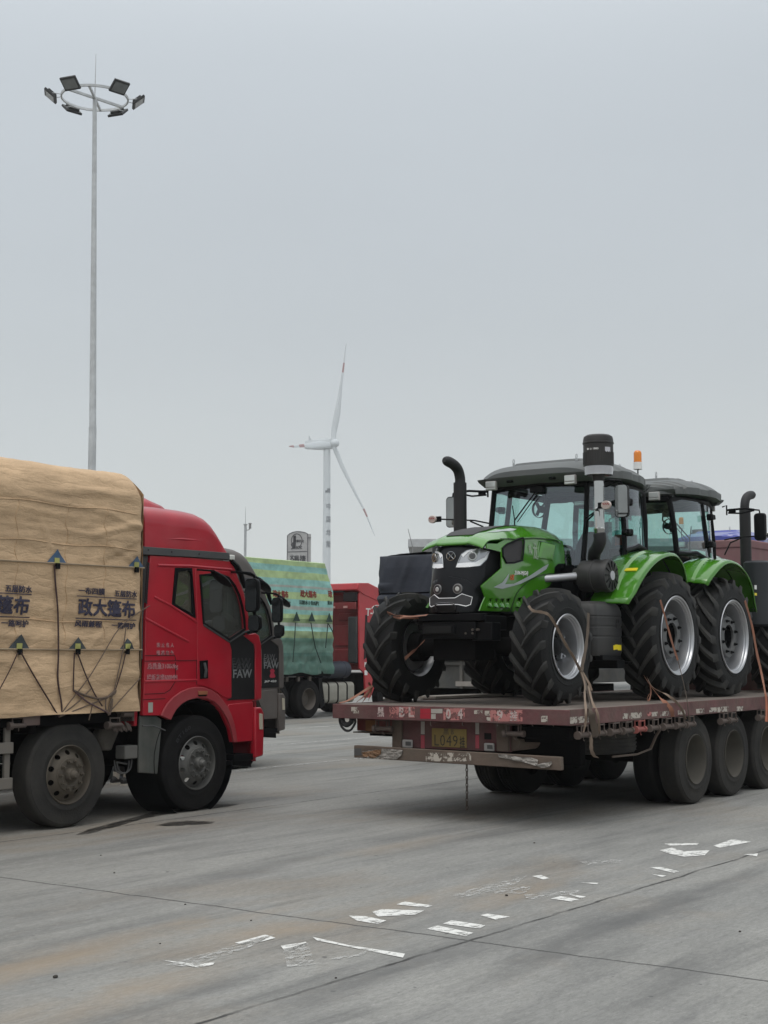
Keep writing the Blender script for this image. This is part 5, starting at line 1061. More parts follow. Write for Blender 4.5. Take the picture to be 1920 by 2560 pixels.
        q = MB(); q.cyl((12.35, Y + s * .03, .60), (12.35, Y + s * .5, .60), .66, n=40, caps=False); w_ = q.build('arch_liner', BLK, t)
        ml = c4([(714, 330), (800, 330), (798, 362), (716, 364)]); q = MB(); q.plate(ml, [], lambda a, b, h, f=f: f(a, b, .081 + h), .015); q.build('marker_lamp', mat('dusty_orange_lens', (.33, .10, .03), .4, dust=.4), t, bevel=.004)
        q = MB(); q.plate(c4([(712, 366), (802, 364), (790, 378), (726, 380)]), [], lambda a, b, h, f=f: f(a, b, .081 + h), .006); q.build('lamp_bracket', BLK, t)
        fl = c4([(215, 565), (375, 568), (418, 600), (415, 705), (398, 900), (380, 1115), (202, 1102), (208, 700)]); q = MB(); q.plate(fl, [], lambda a, b, h, f=f: f(a, b, h - .02), .03); q.build('mudflap', mat('grey_green_flap', (.04, .05, .048), .7, dust=.5, stretch=(6, 1, .5), var=.3), t, bevel=.01)
        q = MB(); q.tube([Vector((a, Y - s * .014, b)) for a, b in c4([(205, 658), (300, 655), (345, 672), (418, 702)])], .008, 5); q.build('flap_edge', TRC, t)
        lp = c4([(1248, 430), (1242, 800), (1092, 812), (1075, 690), (1042, 560), (1010, 480), (1020, 455)]); q = MB(); q.plate(lp, [], lambda a, b, h, f=f: f(a, b, .0505 + h), .012); q.build('lower_front_panel', RED, t, bevel=.006)
        bc_ = c4([(1246, 482), (1305, 482), (1325, 520), (1326, 750), (1320, 940), (1250, 960)]); q = MB(); q.plate(bc_, [], lambda a, b, h, f=f: f(a, b, h), .10); bm_ = q.build('bumper_corner', RED, t, bevel=.02, seg=3)
        q = MB(); q.plate(c4([(1280, 540), (1308, 545), (1312, 690), (1282, 690)]), [], lambda a, b, h, f=f: f(a, b, .1005 + h), .012); q.build('corner_lamp', mat('yellowed_lens', (.50, .46, .36), .25, coat=.5, dust=.2), bm_, bevel=.004)
        q = MB(); q.plate(c4([(1070, 928), (1250, 918), (1250, 978), (1072, 990)]), [], lambda a, b, h, f=f: f(a, b, h - .2), .26); q.plate(c4([(1035, 990), (1268, 975), (1270, 1048), (1030, 1030)]), [], lambda a, b, h, f=f: f(a, b, h - .3), .30); q.build('step', BLK, t, bevel=.008)
        # rear corner vent strip
        q = MB(); q.plate(c2([(62, 700), (148, 702), (122, 1000), (97, 1350), (92, 1780), (50, 1780)]), [], lambda a, b, h, f=f: f(a, b, h - .06), .08); vs_ = q.build('rear_vent_strip', TRC, t, bevel=.006)
        q = MB()
        for k in range(17):
            (x0, z0), (x1, z1) = c2([(98 - k * 1.4, 780 + k * 25), (124 - k * 1.5, 786 + k * 25)]); q.obx(((x0 + x1) / 2, Y - s * .022, (z0 + z1) / 2), ((x1 - x0) / 2, 0, -.008), (0, .004, 0), (0, 0, .012))
        q.build('louvre', SEAM, vs_)
    # names and figures on the near side
    def tx(s_, x, z, size, m, **k): return text(s_, size, (x, YN - .0195, z), (1, 0, 0), (0, 0, 1), m, 'lettering', t, ex=.0006, **k)
    dk = t
    f1 = c4([(1150, 165)])[0]; FL = mat('fleet_lettering_grey', (.20, .21, .215), .5, dust=.2); FM = mat('fleet_lettering_mid', (.055, .058, .06), .6); FD = mat('fleet_lettering_dark', (.032, .032, .035), .6)
    # roof dome, hatch bulge, band
    DX = [(11.47, 3.47), (11.85, 3.475), (12.2, 3.47), (12.38, 3.455), (12.5, 3.42), (12.59, 3.36), (12.67, 3.27), (12.74, 3.17), (12.80, 3.07), (12.84, 3.0), (12.855, 2.98)]
    q = MB(); rings = []
    for x, zt in DX:
        r_ = []
        for i in range(33):
            a = math.pi * i / 32; n_ = 7.0; cx_ = abs(math.cos(a)) ** (2 / n_); sz_ = abs(math.sin(a)) ** (2 / n_)
            yy = -math.copysign(cx_, math.cos(a)); zz = 2.965 + (zt - 2.965) * sz_
            bow = .10 * (1 - abs(yy) ** 2) * max(0, (x - 12.1) / .77)
            r_.append((x + bow, YC + 1.235 * yy, zz))
        rings.append(r_)
    q.loft(rings, False, False); q.add(rings[0], [tuple(range(33))]); q.build('roof_fairing', RED, t, smooth=40)
    for Y, s in ((YN, 1), (YF, -1)):
        q = MB(); l_ = c2([(245, 528), (500, 530), (800, 552)]); q.tube([Vector((a, Y + s * .028, b)) for a, b in l_], [.008, .02, .008], 8); q.build('body_crease', RED, t)
    q = MB(); rings = []
    for x, zt in ((11.9, 3.60), (12.3, 3.70), (12.7, 3.70), (12.95, 3.62), (13.05, 3.50)):
        rings.append([(x - .35, YC + .45 * math.cos(math.pi * i / 12) * -1, 3.45 + (zt - 3.45) * math.sin(math.pi * i / 12) ** .5) for i in range(13)])
    q.loft(rings, True, True); q.build('roof_hatch', RED, t, smooth=40)
    band = c2([(62, 605), (100, 608), (600, 645), (955, 672), (985, 748), (890, 738), (560, 716), (62, 690)])
    for Y, s in ((YN, 1), (YF, -1)):
        f = lambda a, b, h, Y=Y, s=s: Vector((a, Y + s * (.05 - h), b))
        q = MB(); q.plate(band, [], f, .065); q.build('roof_band', TRC, t, bevel=.006)
        q = MB()
        for p in c2([(118, 643), (360, 664), (645, 686)]): q.cyl((p[0], Y - s * .012, p[1]), (p[0], Y - s * .018, p[1]), .010, n=8)
        q.build('bolts', SEAM, t)
        p0, p1 = c2([(962, 692), (998, 748)]); q = MB(); q.bx(p0[0], p1[0] + .03, min(Y - s * .02, Y + s * .1), max(Y - s * .02, Y + s * .1), p1[1], p0[1]); q.build('top_marker_lamp', mat('clear_marker_lamp', (.62, .62, .58), .2, coat=.5), t, bevel=.01)
        # A-pillar deflector + black roof corner
        q = MB(); q.tube([Vector((a, Y + s * .0, b)) for a, b in c2([(985, 755), (1045, 815), (1085, 890), (1105, 960), (1125, 1040)])], [.03, .036, .036, .034, .015], 8); q.build('pillar_deflector', BLK, t)
        # mirrors
        o = Y - s * .25
        A = lambda pts, o=o, Y=Y, s=s: [Vector((a, o, b)) for a, b in c2(pts, 11.15)]
        q = MB(); q.tube([Vector((c2([(988, 872)])[0][0], Y - s * .01, c2([(988, 872)])[0][1])), *A([(1040, 872), (1180, 882), (1222, 905), (1236, 950)])], .016, 8); q.tube([Vector((c2([(1160, 1498)])[0][0], Y - s * .01, c2([(1160, 1498)])[0][1])), *A([(1165, 1500), (1250, 1490), (1262, 1460)])], .02, 8); q.tube(A([(1225, 1275), (1230, 1320)]), .02, 8); arm = q.build('mirror_arm', BLK, t)
        def housing(cen, hx, hz, dep, tilt=0, name='mirror', par=arm):
            pts = rrect(-hx, hx, -hz, hz, min(hx, hz) * .55, 4); q = MB(); ct, st = math.cos(tilt), math.sin(tilt); B = lambda a, b, c_: cen + Vector((c_ * .75 + a * -.1, a * s * -1, 0)) + Vector((0, 0, b))
            q.loft([[B(a * .6, b * .8, dep) for a, b in pts], [B(a * .92, b * .96, dep * .55) for a, b in pts], [B(a, b, 0) for a, b in pts], [B(a * .96, b * .98, -.02) for a, b in pts]]); m_ = q.build(name, BLK, par, smooth=45)
            q = MB(); q.loft([[B(a * .88, b * .93, -.0205) for a, b in pts], [B(a * .88, b * .93, -.024) for a, b in pts]]); q.build('mirror_glass', mat('dark_mirror', (.10, .105, .11), .12, .9), m_); return m_
        c_ = A([(1200, 1112)])[0]; housing(c_, .105, .20, .12)
        c_ = A([(1228, 1400)])[0]; housing(c_, .10, .095, .10)
        sp_ = A([(790, 858), (975, 1022)]); d_ = (sp_[1] - sp_[0]); ax = d_.normalized(); up = Vector((0, 1, 0)).cross(ax)
        q = MB(); rings = []
        for i in range(13):
            u = i / 12; w = math.sin(math.pi * min(.97, max(.06, u))) ** .5; cc = sp_[0] + d_ * u; rings.append([cc + Vector((0, .085 * w * math.cos(b_), 0)) + up * .032 * w * math.sin(b_) for b_ in [2 * math.pi * j / 14 for j in range(14)]])
        q.loft(rings); q.tube([sp_[0] + Vector((0, 0, .0)), Vector((sp_[0].x, Y - s * .02, sp_[0].z + .02))], .012, 6); q.build('kerb_mirror', BLK, t, smooth=50)
    # look-down mirror on an arm ahead of the windscreen corner
    m0, m1 = P(640, 1447, Y=11.72), P(674, 1480, Y=11.72); q = MB(); d_ = m1 - m0; ax = d_.normalized(); up = Vector((0, 1, 0)).cross(ax); rings = []
    for i in range(13):
        u = i / 12; w = math.sin(math.pi * min(.97, max(.06, u))) ** .5; cc = m0 + d_ * u; rings.append([cc + Vector((0, .09 * w * math.cos(b_), 0)) + up * .04 * w * math.sin(b_) for b_ in [2 * math.pi * j / 14 for j in range(14)]])
    q.loft(rings); q.tube(spline([Vector((13.1, 11.7, 2.70)), Vector((13.3, 11.72, 2.80)), (m0 + m1) / 2 + Vector((-.05, 0, .08)), (m0 + m1) / 2], 4), .014, 6); q.build('front_mirror', BLK, t, smooth=50)
    # rear wall, floor, front, windscreen, interior
    q = MB(); q.bx(11.40, 11.45, YN + .06, YF - .06, 1.0, 2.97); q.build('rear_wall', RED, t, bevel=.01)
    q = MB()
    for k in range(3): q.bx(11.385, 11.40, YN + .35 + k * .65, YN + .85 + k * .65, 1.5, 2.6)
    q.bx(11.37, 11.40, YC - .3, YC + .3, 1.8, 2.3); q.build('rear_wall_pressing', RED, t, bevel=.012)
    q = MB(); q.bx(11.45, 13.35, YN + .06, YF - .06, 1.22, 1.30); q.bx(11.44, 12.9, YN + .052, YF - .052, 2.93, 2.97); q.build('cab_floor', BLK, t)
    def fx(y, z):
        b = 1 - min(1, abs(y - YC) / 1.25) ** 3
        return (13.44 if z < 1.95 else 13.44 - (z - 1.95) * .60) + .10 * b - .02
    q = MB(); q.grid(lambda u, v: Vector((fx(YN + .04 + 2.42 * u, .5 + 1.47 * v), YN + .04 + 2.42 * u, .5 + 1.47 * v)), 16, 6); fp = q.build('front_panel', RED, t); so = fp.modifiers.new('solid', 'SOLIDIFY'); so.thickness = .03; so.offset = -1
    q = MB(); q.grid(lambda u, v: Vector((fx(YN + .1 + 2.3 * u, 2.0 + .93 * v) - .005, YN + .1 + 2.3 * u, 2.0 + .93 * v)), 16, 4); q.build('windscreen', GLS, t)
    q = MB()
    for k in range(5): q.conf([(YC - .85, 1.02 + k * .15), (YC + .85, 1.02 + k * .15), (YC + .85, 1.12 + k * .15), (YC - .85, 1.12 + k * .15)], lambda a, b, h: Vector((fx(a, b) + .002 + h, a, b)), .2, .02)
    q.build('grille', BLK, t, bevel=.004)
    for s in (1, -1):
        q = MB(); q.conf([(YC + s * .75, .62), (YC + s * 1.18, .62), (YC + s * 1.18, .84), (YC + s * .85, .84)], lambda a, b, h: Vector((fx(a, b) + .002 + h, a, b)), .1, .02); q.build('headlight', LAMPG, t, bevel=.006)
    q = MB(); q.bx(12.95, 13.30, YN + .1, YF - .1, 1.3, 1.95); q.bx(12.90, 13.0, YN + .3, YN + .9, 1.95, 2.05); q.build('dashboard', INT, t, bevel=.04)
    for y in (YN + .55, YF - .55):
        q = MB(); q.bx(12.2, 12.65, y - .27, y + .27, 1.55, 1.72); q.bx(12.1, 12.25, y - .25, y + .25, 1.72, 2.35); q.bx(12.13, 12.22, y - .13, y + .13, 2.35, 2.52); q.build('seat', INT, t, bevel=.04)
    q = MB(); sc_ = Vector((12.78, YF - .55, 2.02)); ax = Vector((.45, 0, .9)).normalized(); a_ = Vector((0, 1, 0)); b_ = ax.cross(a_); q.tube([sc_ + (a_ * math.cos(u) + b_ * math.sin(u)) * .22 for u in [2 * math.pi * i / 24 for i in range(24)]], .016, 6, True); q.tube([sc_, sc_ - ax * .5], .03, 8); q.tube([sc_ - a_ * .22, sc_ + a_ * .22], .014, 6); q.build('steering_wheel', BLK, t)
    q = MB(); q.grid(lambda u, v: Vector((11.55 + .5 * u, YN + .13 + .02 * math.sin(u * 40), 1.75 + 1.1 * v)), 40, 3); q.build('curtain', CUR, t)
    q = MB()
    def cl(u, v): x = 12.55 + .45 * u; return Vector((x, YN + .25 + .3 * v, 2.02 + .07 * noise.noise(Vector((x * 9, v * 4, 0))) + .05 * math.sin(u * 3)))
    q.grid(cl, 16, 8); q.build('crumpled_cloth', mat('pale_cloth', (.40, .42, .40), .9), t, smooth=60)
    # chassis, wheels, bed
    q = MB()
    for y in (YC - .43, YC + .43): q.bx(2.2, 13.2, y - .04, y + .04, .72, .98)
    for k in range(9): q.bx(2.6 + k * 1.05, 2.68 + k * 1.05, YN + .08, YF - .08, .98, 1.08)
    q.cyl((10.4, YN + .3, .53), (10.4, YF - .3, .53), .08, n=12); q.cyl((12.35, YN + .3, .53), (12.35, YF - .3, .53), .08, n=12); q.bx(11.3, 13.2, YC - .5, YC + .5, .6, 1.2)
    for x in (4.0, 5.3): q.cyl((x, YN + .3, .53), (x, YF - .3, .53), .09, n=12)
    q.build('chassis', CHAS, t, bevel=.01)
    for x, d_, m1, m2 in ((12.36, False, RUB, mat('steer_rim_steel', (.13, .13, .125), .5, .5, dust=.5, dc=(.085, .08, .07))), (10.42, False, RUBD, mat('brown_rim_steel', (.105, .09, .072), .6, .3, dust=.7, dc=(.10, .083, .062)))):
        lorry_wheel(t, (x, YN + .01, .545), -1, .54, .29, m1, m2); lorry_wheel(t, (x, YF - .01, .545), 1, .54, .29, m1, m2)
    sidewall_text('BT160', [o for o in kids(t) if o.name.startswith('wheel')][0], (12.36, YN + .01, .545), -1, .43, R(125), .28, .045, mat('moulded_rubber', (.03, .032, .033), .7, spec=.2))
    for x in (4.0, 5.3): lorry_wheel(t, (x, YN + .03, .545), -1, .54, .27, RUBD, STEEL, .0, True, False); lorry_wheel(t, (x, YF - .03, .545), 1, .54, .27, RUBD, STEEL, .0, True, False)
    q = MB(); q.bx(2.2, 11.33, YN + .02, YF - .02, 1.06, 1.15); q.bx(2.2, 11.33, YN + .03, YF - .03, 1.15, 3.2); q.build('cargo_body', CHAS, t)
    # side rub rail fittings: winches, reflector, guard frame, valves and hoses behind the mudflap
    def z3(x, y, Y=YN): return P(x / 4.88, 1640 + y / 4.88, Y=Y)
    for x in (215, 1400):
        p = z3(x, 745); q = MB(); w = .07
        for dx in (-w, w): q.tube([p + Vector((dx, .0, 0)), p + Vector((dx, -.01, -.08))], .008, 6)
        q.tube([p + Vector((-w, 0, -.01)), p + Vector((w, 0, -.01))], .008, 6); q.cyl(p + Vector((-w, .0, -.085)), p + Vector((w + .03, 0, -.085)), .024, n=12); q.cyl(p + Vector((-w - .05, 0, -.085)), p + Vector((-w, 0, -.085)), .042, n=12); q.tube([p + Vector((0, -.02, -.1)), p + Vector((.0, -.02, -.14))], .005, 5); q.build('winch', WST, t)
    p = z3(390, 780); q = MB(); q.bx(p.x - .11, p.x + .11, YN + .0, YN + .03, p.z - .055, p.z + .055); q.build('side_reflector', mat('faded_pink_plate', (.16, .10, .09), .7, dust=.5), t, bevel=.008)
    q = MB(); a = z3(-700, 1045); b = z3(168, 1045); c_ = z3(168, 1625)
    for z in (b.z - .06, c_.z + .06): q.bx(6.2, b.x, YN + .0, YN + .035, z - .055, z + .055)
    for x in (6.3, 7.9, b.x - .045): q.bx(x - .035, x + .035, YN + .036, YN + .07, c_.z, b.z + .3)
    q.build('side_guard', mat('grey_brown_guard', (.14, .125, .11), .7, dust=.6), t, bevel=.006)
    q = MB(); q.bx(6.6, 9.0, YN + .15, YN + .8, .45, .95); q.build('fuel_tank', STEEL, t, bevel=.05)
    p = c4([(80, 850), (198, 965)]); q = MB(); q.bx(p[0][0], p[1][0], YN + .05, YN + .2, p[1][1], p[0][1]); q.build('air_valve_box', mat('valve_box_grey', (.10, .10, .095), .6, dust=.4), t, bevel=.01)
    q = MB()
    for pts in ([(45, 1010), (60, 1075), (100, 1108), (145, 1090), (160, 990)], [(20, 990), (40, 1090), (110, 1112), (170, 1070), (185, 980)], [(40, 1005), (140, 1022)]): q.tube(spline([Vector((a, YN + .12, b)) for a, b in c4(pts)], 4), .009, 6)
    q.build('air_hoses', mat('dusty_hose', (.07, .07, .068), .6), t)
    pf = c4([(0, 590), (135, 610), (150, 660), (140, 720), (90, 840), (70, 900), (-10, 900), (-60, 760)]); q = MB(); q.plate(pf, [], lambda a, b, h: Vector((a, YN + .35 - h, b)), .12); q.build('intake_duct', mat('dusty_duct', (.06, .052, .045), .8, dust=.6), t, bevel=.03)
    q = MB(); g = c4([(20, 575), (110, 555)]); q.cyl((g[0][0], YN + .0, g[0][1] + .03), (g[1][0], YN + .0, g[0][1] + .03), .035, n=12); q.bx(11.1, 11.36, YN + .02, YN + .06, 1.06, 1.2)
    for k in range(8): x = 11.02 + .035 * k; q.tube([(x, YN + .03, 1.06 - .02 * (k % 3)), (x + .03, YN + .0, .97 - .015 * (k % 2)), (x + .06, YN + .05, 1.02)], .012, 5)
    q.build('bed_hinge', WST, t)
    return t
LT = make_truck()
tag(LT, 'bright red lorry nearest the camera, loaded under the tan tarpaulin', 'lorry', 'lorries parked side by side')
LT2 = copy_tree(LT, None, {'red_cab_paint': BRN, 'faded_red_paint': BRN}, skip=('crumpled_cloth',)); LT2.location = (12.4 + 4.75, YC + 3.55, 0)
tag(LT2, 'grey-brown lorry standing just beyond the red lorry, its front sticking out farther', 'lorry', 'lorries parked side by side')
ORG[LT2.name] = Vector(LT2.location)
FL = mat('fleet_lettering_grey', (.20, .21, .215), .5, dust=.2)
# door lettering: stacked marks fading upwards
def stack(par, ox, oy, pts, cols, size):
    for k, ((x, z), m) in enumerate(zip(pts, cols)):
        text('FAW', 1, (x + ox, YN - .0095 - .0006 * (3 - k) + oy, z), (1, 0, 0), (0, 0, 1), m, 'lettering', par, bold=.02, ex=.0002, fit=(size, .102 if k == 0 else .085))
stack(LT, 0, 0, [c2([(1098, 1925)])[0], c2([(1092, 1855)])[0], c2([(1086, 1798)])[0]], [FL, mat('fm', (.05, .052, .055), .6), mat('fd', (.028, .028, .031), .6)], c2([(1196, 1925)])[0][0] - c2([(1000, 1925)])[0][0])
q2 = lambda x, y: (lambda p: (p.x, p.z))(P(600 + x / 3.95, 1240 + y / 3.95, Y=14.95))
P2 = [q2(305, 1672), q2(295, 1630), q2(288, 1585)]
for (x, z), m, sz in zip(P2, (FL, mat('fleet_mid', (.14, .14, .14), .6), mat('fleet_low', (.09, .09, .09), .6)), (.235, .21, .18)):
    text('FAW', 1, (x, 14.9405 - (.0018 if sz > .22 else .0012 if sz > .2 else .0006), z), (1, 0, 0), (0, 0, 1), m, 'lettering', LT2, bold=.02, ex=.0002, fit=((q2(378, 1672)[0] - q2(232, 1672)[0]) * sz / .235, .105 * sz / .235))
x, z = q2(296, 1832); text('J6P·420', 1, (x, 14.9405, z), (1, 0, 0), (0, 0, 1), WHITE, 'lettering', LT2, bold=.02, ex=.0005, fit=(q2(356, 1832)[0] - q2(238, 1832)[0], .042))
fig = [q2(*p) for p in ((300, 1712), (315, 1706), (330, 1712), (338, 1730), (330, 1745), (342, 1770), (340, 1792), (300, 1795), (288, 1775), (300, 1748), (292, 1728))]
q = MB(); q.plate(smooth_poly(fig, 2), [], lambda a, b, h: Vector((a, 14.941 - h, b)), .001); q.build('red_sticker', mat('red_figure_sticker', (.42, .03, .06), .5), LT2)
LW = worn('worn_door_lettering', (.42, .17, .18), .7, .33, .50, (1, 1, 1), 22, 5)
def dt(s_, x0, y0, x1, y1, m=LW):
    (xa, za), (xb, zb) = c2([(x0, y0), (x1, y1)]); text(s_, 1, ((xa + xb) / 2, YN - .0025, (za + zb) / 2), (1, 0, 0), (0, 0, 1), m, 'lettering', LT, ex=.0006, em=.004, fit=(xb - xa, za - zb))
dt('荣 止 名 人', 214, 1605, 390, 1652); dt('载 质 的 免', 212, 1685, 388, 1730)
dt('总质量31000kg', 118, 1815, 432, 1885); dt('栏板高度600MM', 112, 1932, 425, 1998)
x, z = c4([(287, 485)])[0]; q = MB(); q.bx(x - .035, x + .035, YN - .003, YN - .0005, z - .055, z + .055); q.build('paper_sticker', mat('faded_paper', (.40, .40, .36), .8, dust=.4), LT)
# ---------------------------------------------------------------- tan tarpaulin on the red lorry
def cloth_mat(name, c, c2_, ds=2.5, bump=.7, stripes=None):
    m = mat(name, c, .8, var=.18, vs=2.2, stretch=(.5, 1, 1.6), bump=bump, bs=9, crinkle=.35, dust=.35, dc=c2_, ds=ds, fine=.10)
    return m
TAN = cloth_mat('tan_tarp', (.55, .385, .235), (.34, .235, .14))
def wr(x, y, z, amp=1., seed=0):
    n = noise.noise; v = Vector; fd = 0
    if seed == 0 and y < 12:      # gathered folds running in to the front top corner, pulls at the rope points
        for (fx, fz, gx, gz, w, a) in ((11.40, 3.22, 10.6, 3.05, .035, .022), (11.40, 3.18, 10.7, 3.32, .03, .018), (11.42, 3.02, 10.9, 2.78, .04, -.020), (11.4, 2.74, 10.9, 2.95, .03, .015), (11.4, 3.55, 10.2, 3.50, .04, .018), (10.13, 2.78, 9.9, 3.2, .03, .014), (10.6, 1.83, 10.9, 2.1, .03, .012), (11.05, 1.80, 11.4, 2.05, .03, .016), (9.4, 3.4, 11.3, 3.28, .03, .016), (9.4, 3.1, 11.3, 3.02, .025, .012)):
            dx, dz = gx - fx, gz - fz; L2 = dx * dx + dz * dz; u = ((x - fx) * dx + (z - fz) * dz) / L2
            if 0 < u < 1: dd = abs((x - fx) * dz - (z - fz) * dx) / math.sqrt(L2); fd += a * math.exp(-(dd / w) ** 2) * math.sin(math.pi * min(1, u * .9 + .1)) ** .5
    d = .018 * (1 - abs(n(v((x * .5 + z * .3, y * .5 + seed, z * 3.2)))) * 4) * .5 + .012 * n(v((x * .9, y * .9 + seed, z * 4.5))) + .010 * (1 - abs(n(v((x * .7 + 3, y, z * 6 + x * .6 + seed)))) * 3) * .4 + .005 * n(v((x * 7, y * 7 + seed, z * 7))) + .0022 * n(v((x * 22, y * 22, z * 22)))
    return d * amp + fd
def tarp_box(x0, x1, y0, y1, z0, ztop, r, nx, nl, amp=1., seed=0, sag=None, lean=0., hem=0.):
    """loose cover over a load: returns surface function (u along x, s along the section)"""
    H_ = lambda x: ztop(x) if callable(ztop) else ztop
    def prof(x, t):      # t in 0..1 round the section from the near hem over the top to the far hem
        zt = H_(x); h = zt - z0 - r; w = y1 - y0 - 2 * r; qa = math.pi * r / 2; T = 2 * h + 2 * qa + w; l = t * T
        if l < h: return y0, z0 + l, (0, -1, 0)
        l -= h
        if l < qa: a = l / r; return y0 + r - r * math.cos(a), z0 + h + r * math.sin(a), (0, -math.cos(a), math.sin(a))
        l -= qa
        if l < w: return y0 + r + l, zt + .05 * math.sin(math.pi * l / w), (0, 0, 1)
        l -= w
        if l < qa: a = l / r; return y1 - r + r * math.sin(a), z0 + h + r * math.cos(a), (0, math.sin(a), math.cos(a))
        l -= qa; return y1, z0 + h - l, (0, 1, 0)
    def S(u, t):
        x = x0 + (x1 - x0) * u; y, z, n_ = prof(x, t)
        d = wr(x, y, z, amp, seed) + (hem * math.exp(-((z - z0) / .1) ** 2))
        return Vector((x, y + n_[1] * d, z + n_[2] * d))
    return prof, S
TX1 = 11.40
def tt(x): return 3.80 + .018 * math.sin(x * 2.3 + 1.0) - max(0, (x - 10.0)) * .03
def front_round(x, y, z, zt, r=.20):
    return 0
prof_t, S_t = tarp_box(2.0, TX1, YN - .035, YF + .035, 1.17, tt, .34, 0, 0, 1.25)
def S_tan(u, t):
    p = S_t(u, t); x = p.x; e = max(0, (x - (TX1 - .13)) / .13)      # round off the front edge of the load
    if e > 0:
        k = 1 - math.sqrt(max(0, 1 - e * e)); p.z -= k * .11 * max(0, (p.z - 2.9) / .9); p.y += (YC - p.y) * .03 * k
    if p.z < 1.32: p.y += (-.02 if p.y < YC else .02) * (1 + math.sin(x * 5)) * (1.32 - p.z) / .15
    p.z += .022 * noise.noise(Vector((x * 1.2, 9, 0))) * max(0, (1.5 - p.z)) * 3
    return p
q = MB(); nx, nt_ = 330, 330
q.grid(S_tan, nx, nt_); n0 = len(q.v)
cap = [S_tan(1, j / nt_) for j in range(nt_ + 1)]
rings = [cap]
for k in range(1, 9):
    f = 1 - k / 8; rings.append([Vector((TX1 + .05 * (1 - f) ** .5 + .5 * wr(p.y * 1.3, 5, p.z, 1), YC + (p.y - YC) * f, 1.17 + (p.z - 1.17) * (1 if False else 1) if False else (p.z if k < 8 else p.z))) for p in cap])
q2_ = MB()
o = q.build('tarpaulin', TAN, None, smooth=70, org=(12.4, YC, 0))
tag(o, 'tan tarpaulin printed with dark blue characters, roped over the load of the red lorry', 'tarpaulin')
TARP = o; ORG[o.name] = Vector((12.4, YC, 0))
q = MB()
def fcap(u, v):
    y = YN - .03 + (YF - YN + .06) * u; zt = tt(TX1) - .11 - .10 * max(0, abs(2 * u - 1) - .8) / .2 * 1.2; z = 1.17 + (zt - 1.17) * v
    b = min(1, (1 - abs(2 * u - 1)) * 8, (1 - v) * 9 + .001) ** .5
    return Vector((TX1 + .045 * b + wr(y, 2, z, 1) * b, y, z + .12 * (v ** 8) * (1 - abs(2 * u - 1) ** 6)))
q.grid(fcap, 60, 60); q.build('front_flap', TAN, TARP, smooth=60)
yt = lambda x, z: YN - .035 - wr(x, YN - .035, z, 1.25)
def onT(p, h): return Vector((p.x, yt(p.x, p.z) - h - .010, p.z))
NAVY = mat('navy_print', (.022, .025, .06), .8, dust=.25, dc=(.16, .12, .08), ds=14)
def TZ(x, y): return P(x / 4.1475, 1120 + y / 4.1475, Y=YN - .035)
def tprint(s_, x, y, w, m=NAVY, bold=.004, sz=None, **k):      # characters centred on a photo position, sized in metres
    p = TZ(x, y); text(s_, sz, (p.x, YN, p.z), (1, 0, -.02), (0, 0, 1), m, 'lettering', TARP, bold=bold, ex=.0008, surf=(onT, .045), **k)
a = TZ(785, 1550).x; b = TZ(1415, 1550).x; pitch = TZ(785, 1550).x - (TZ(310, 1500).x - (b - a))
def panel_at(xa):      # one printed panel: three lines of characters between two rules
    W = b - a
    for yy in (1550, 1775):
        z = TZ(1100, yy).z; q = MB(); q.conf([(xa, z - .002), (xa + W, z - .008), (xa + W, z + .001), (xa, z + .007)], lambda aa, bb, h: onT(Vector((aa, 0, bb)), h), .05, .001); q.build('printed_rule', NAVY, TARP, smooth=None)
    for s_, f0, f1, y0, y1, bd in (('一布四膜', .02, .45, 1458, 1525, .004), ('五层防水', .62, 1.0, 1470, 1538, .004), ('政大篷布', .035, .965, 1575, 1745, .011), ('风雨兼程', .0, .43, 1795, 1860, .004), ('一路呵护', .60, .99, 1805, 1870, .004)):
        z0 = TZ(1100, y1).z; z1 = TZ(1100, y0).z
        text(s_, 1, (xa + W * (f0 + f1) / 2, YN, (z0 + z1) / 2), (1, 0, -.012), (0, 0, 1), NAVY, 'lettering', TARP, em=bd, ex=.0008, surf=(onT, .045), fit=(W * (f1 - f0), z1 - z0))
for k in range(3): panel_at(a - k * pitch)
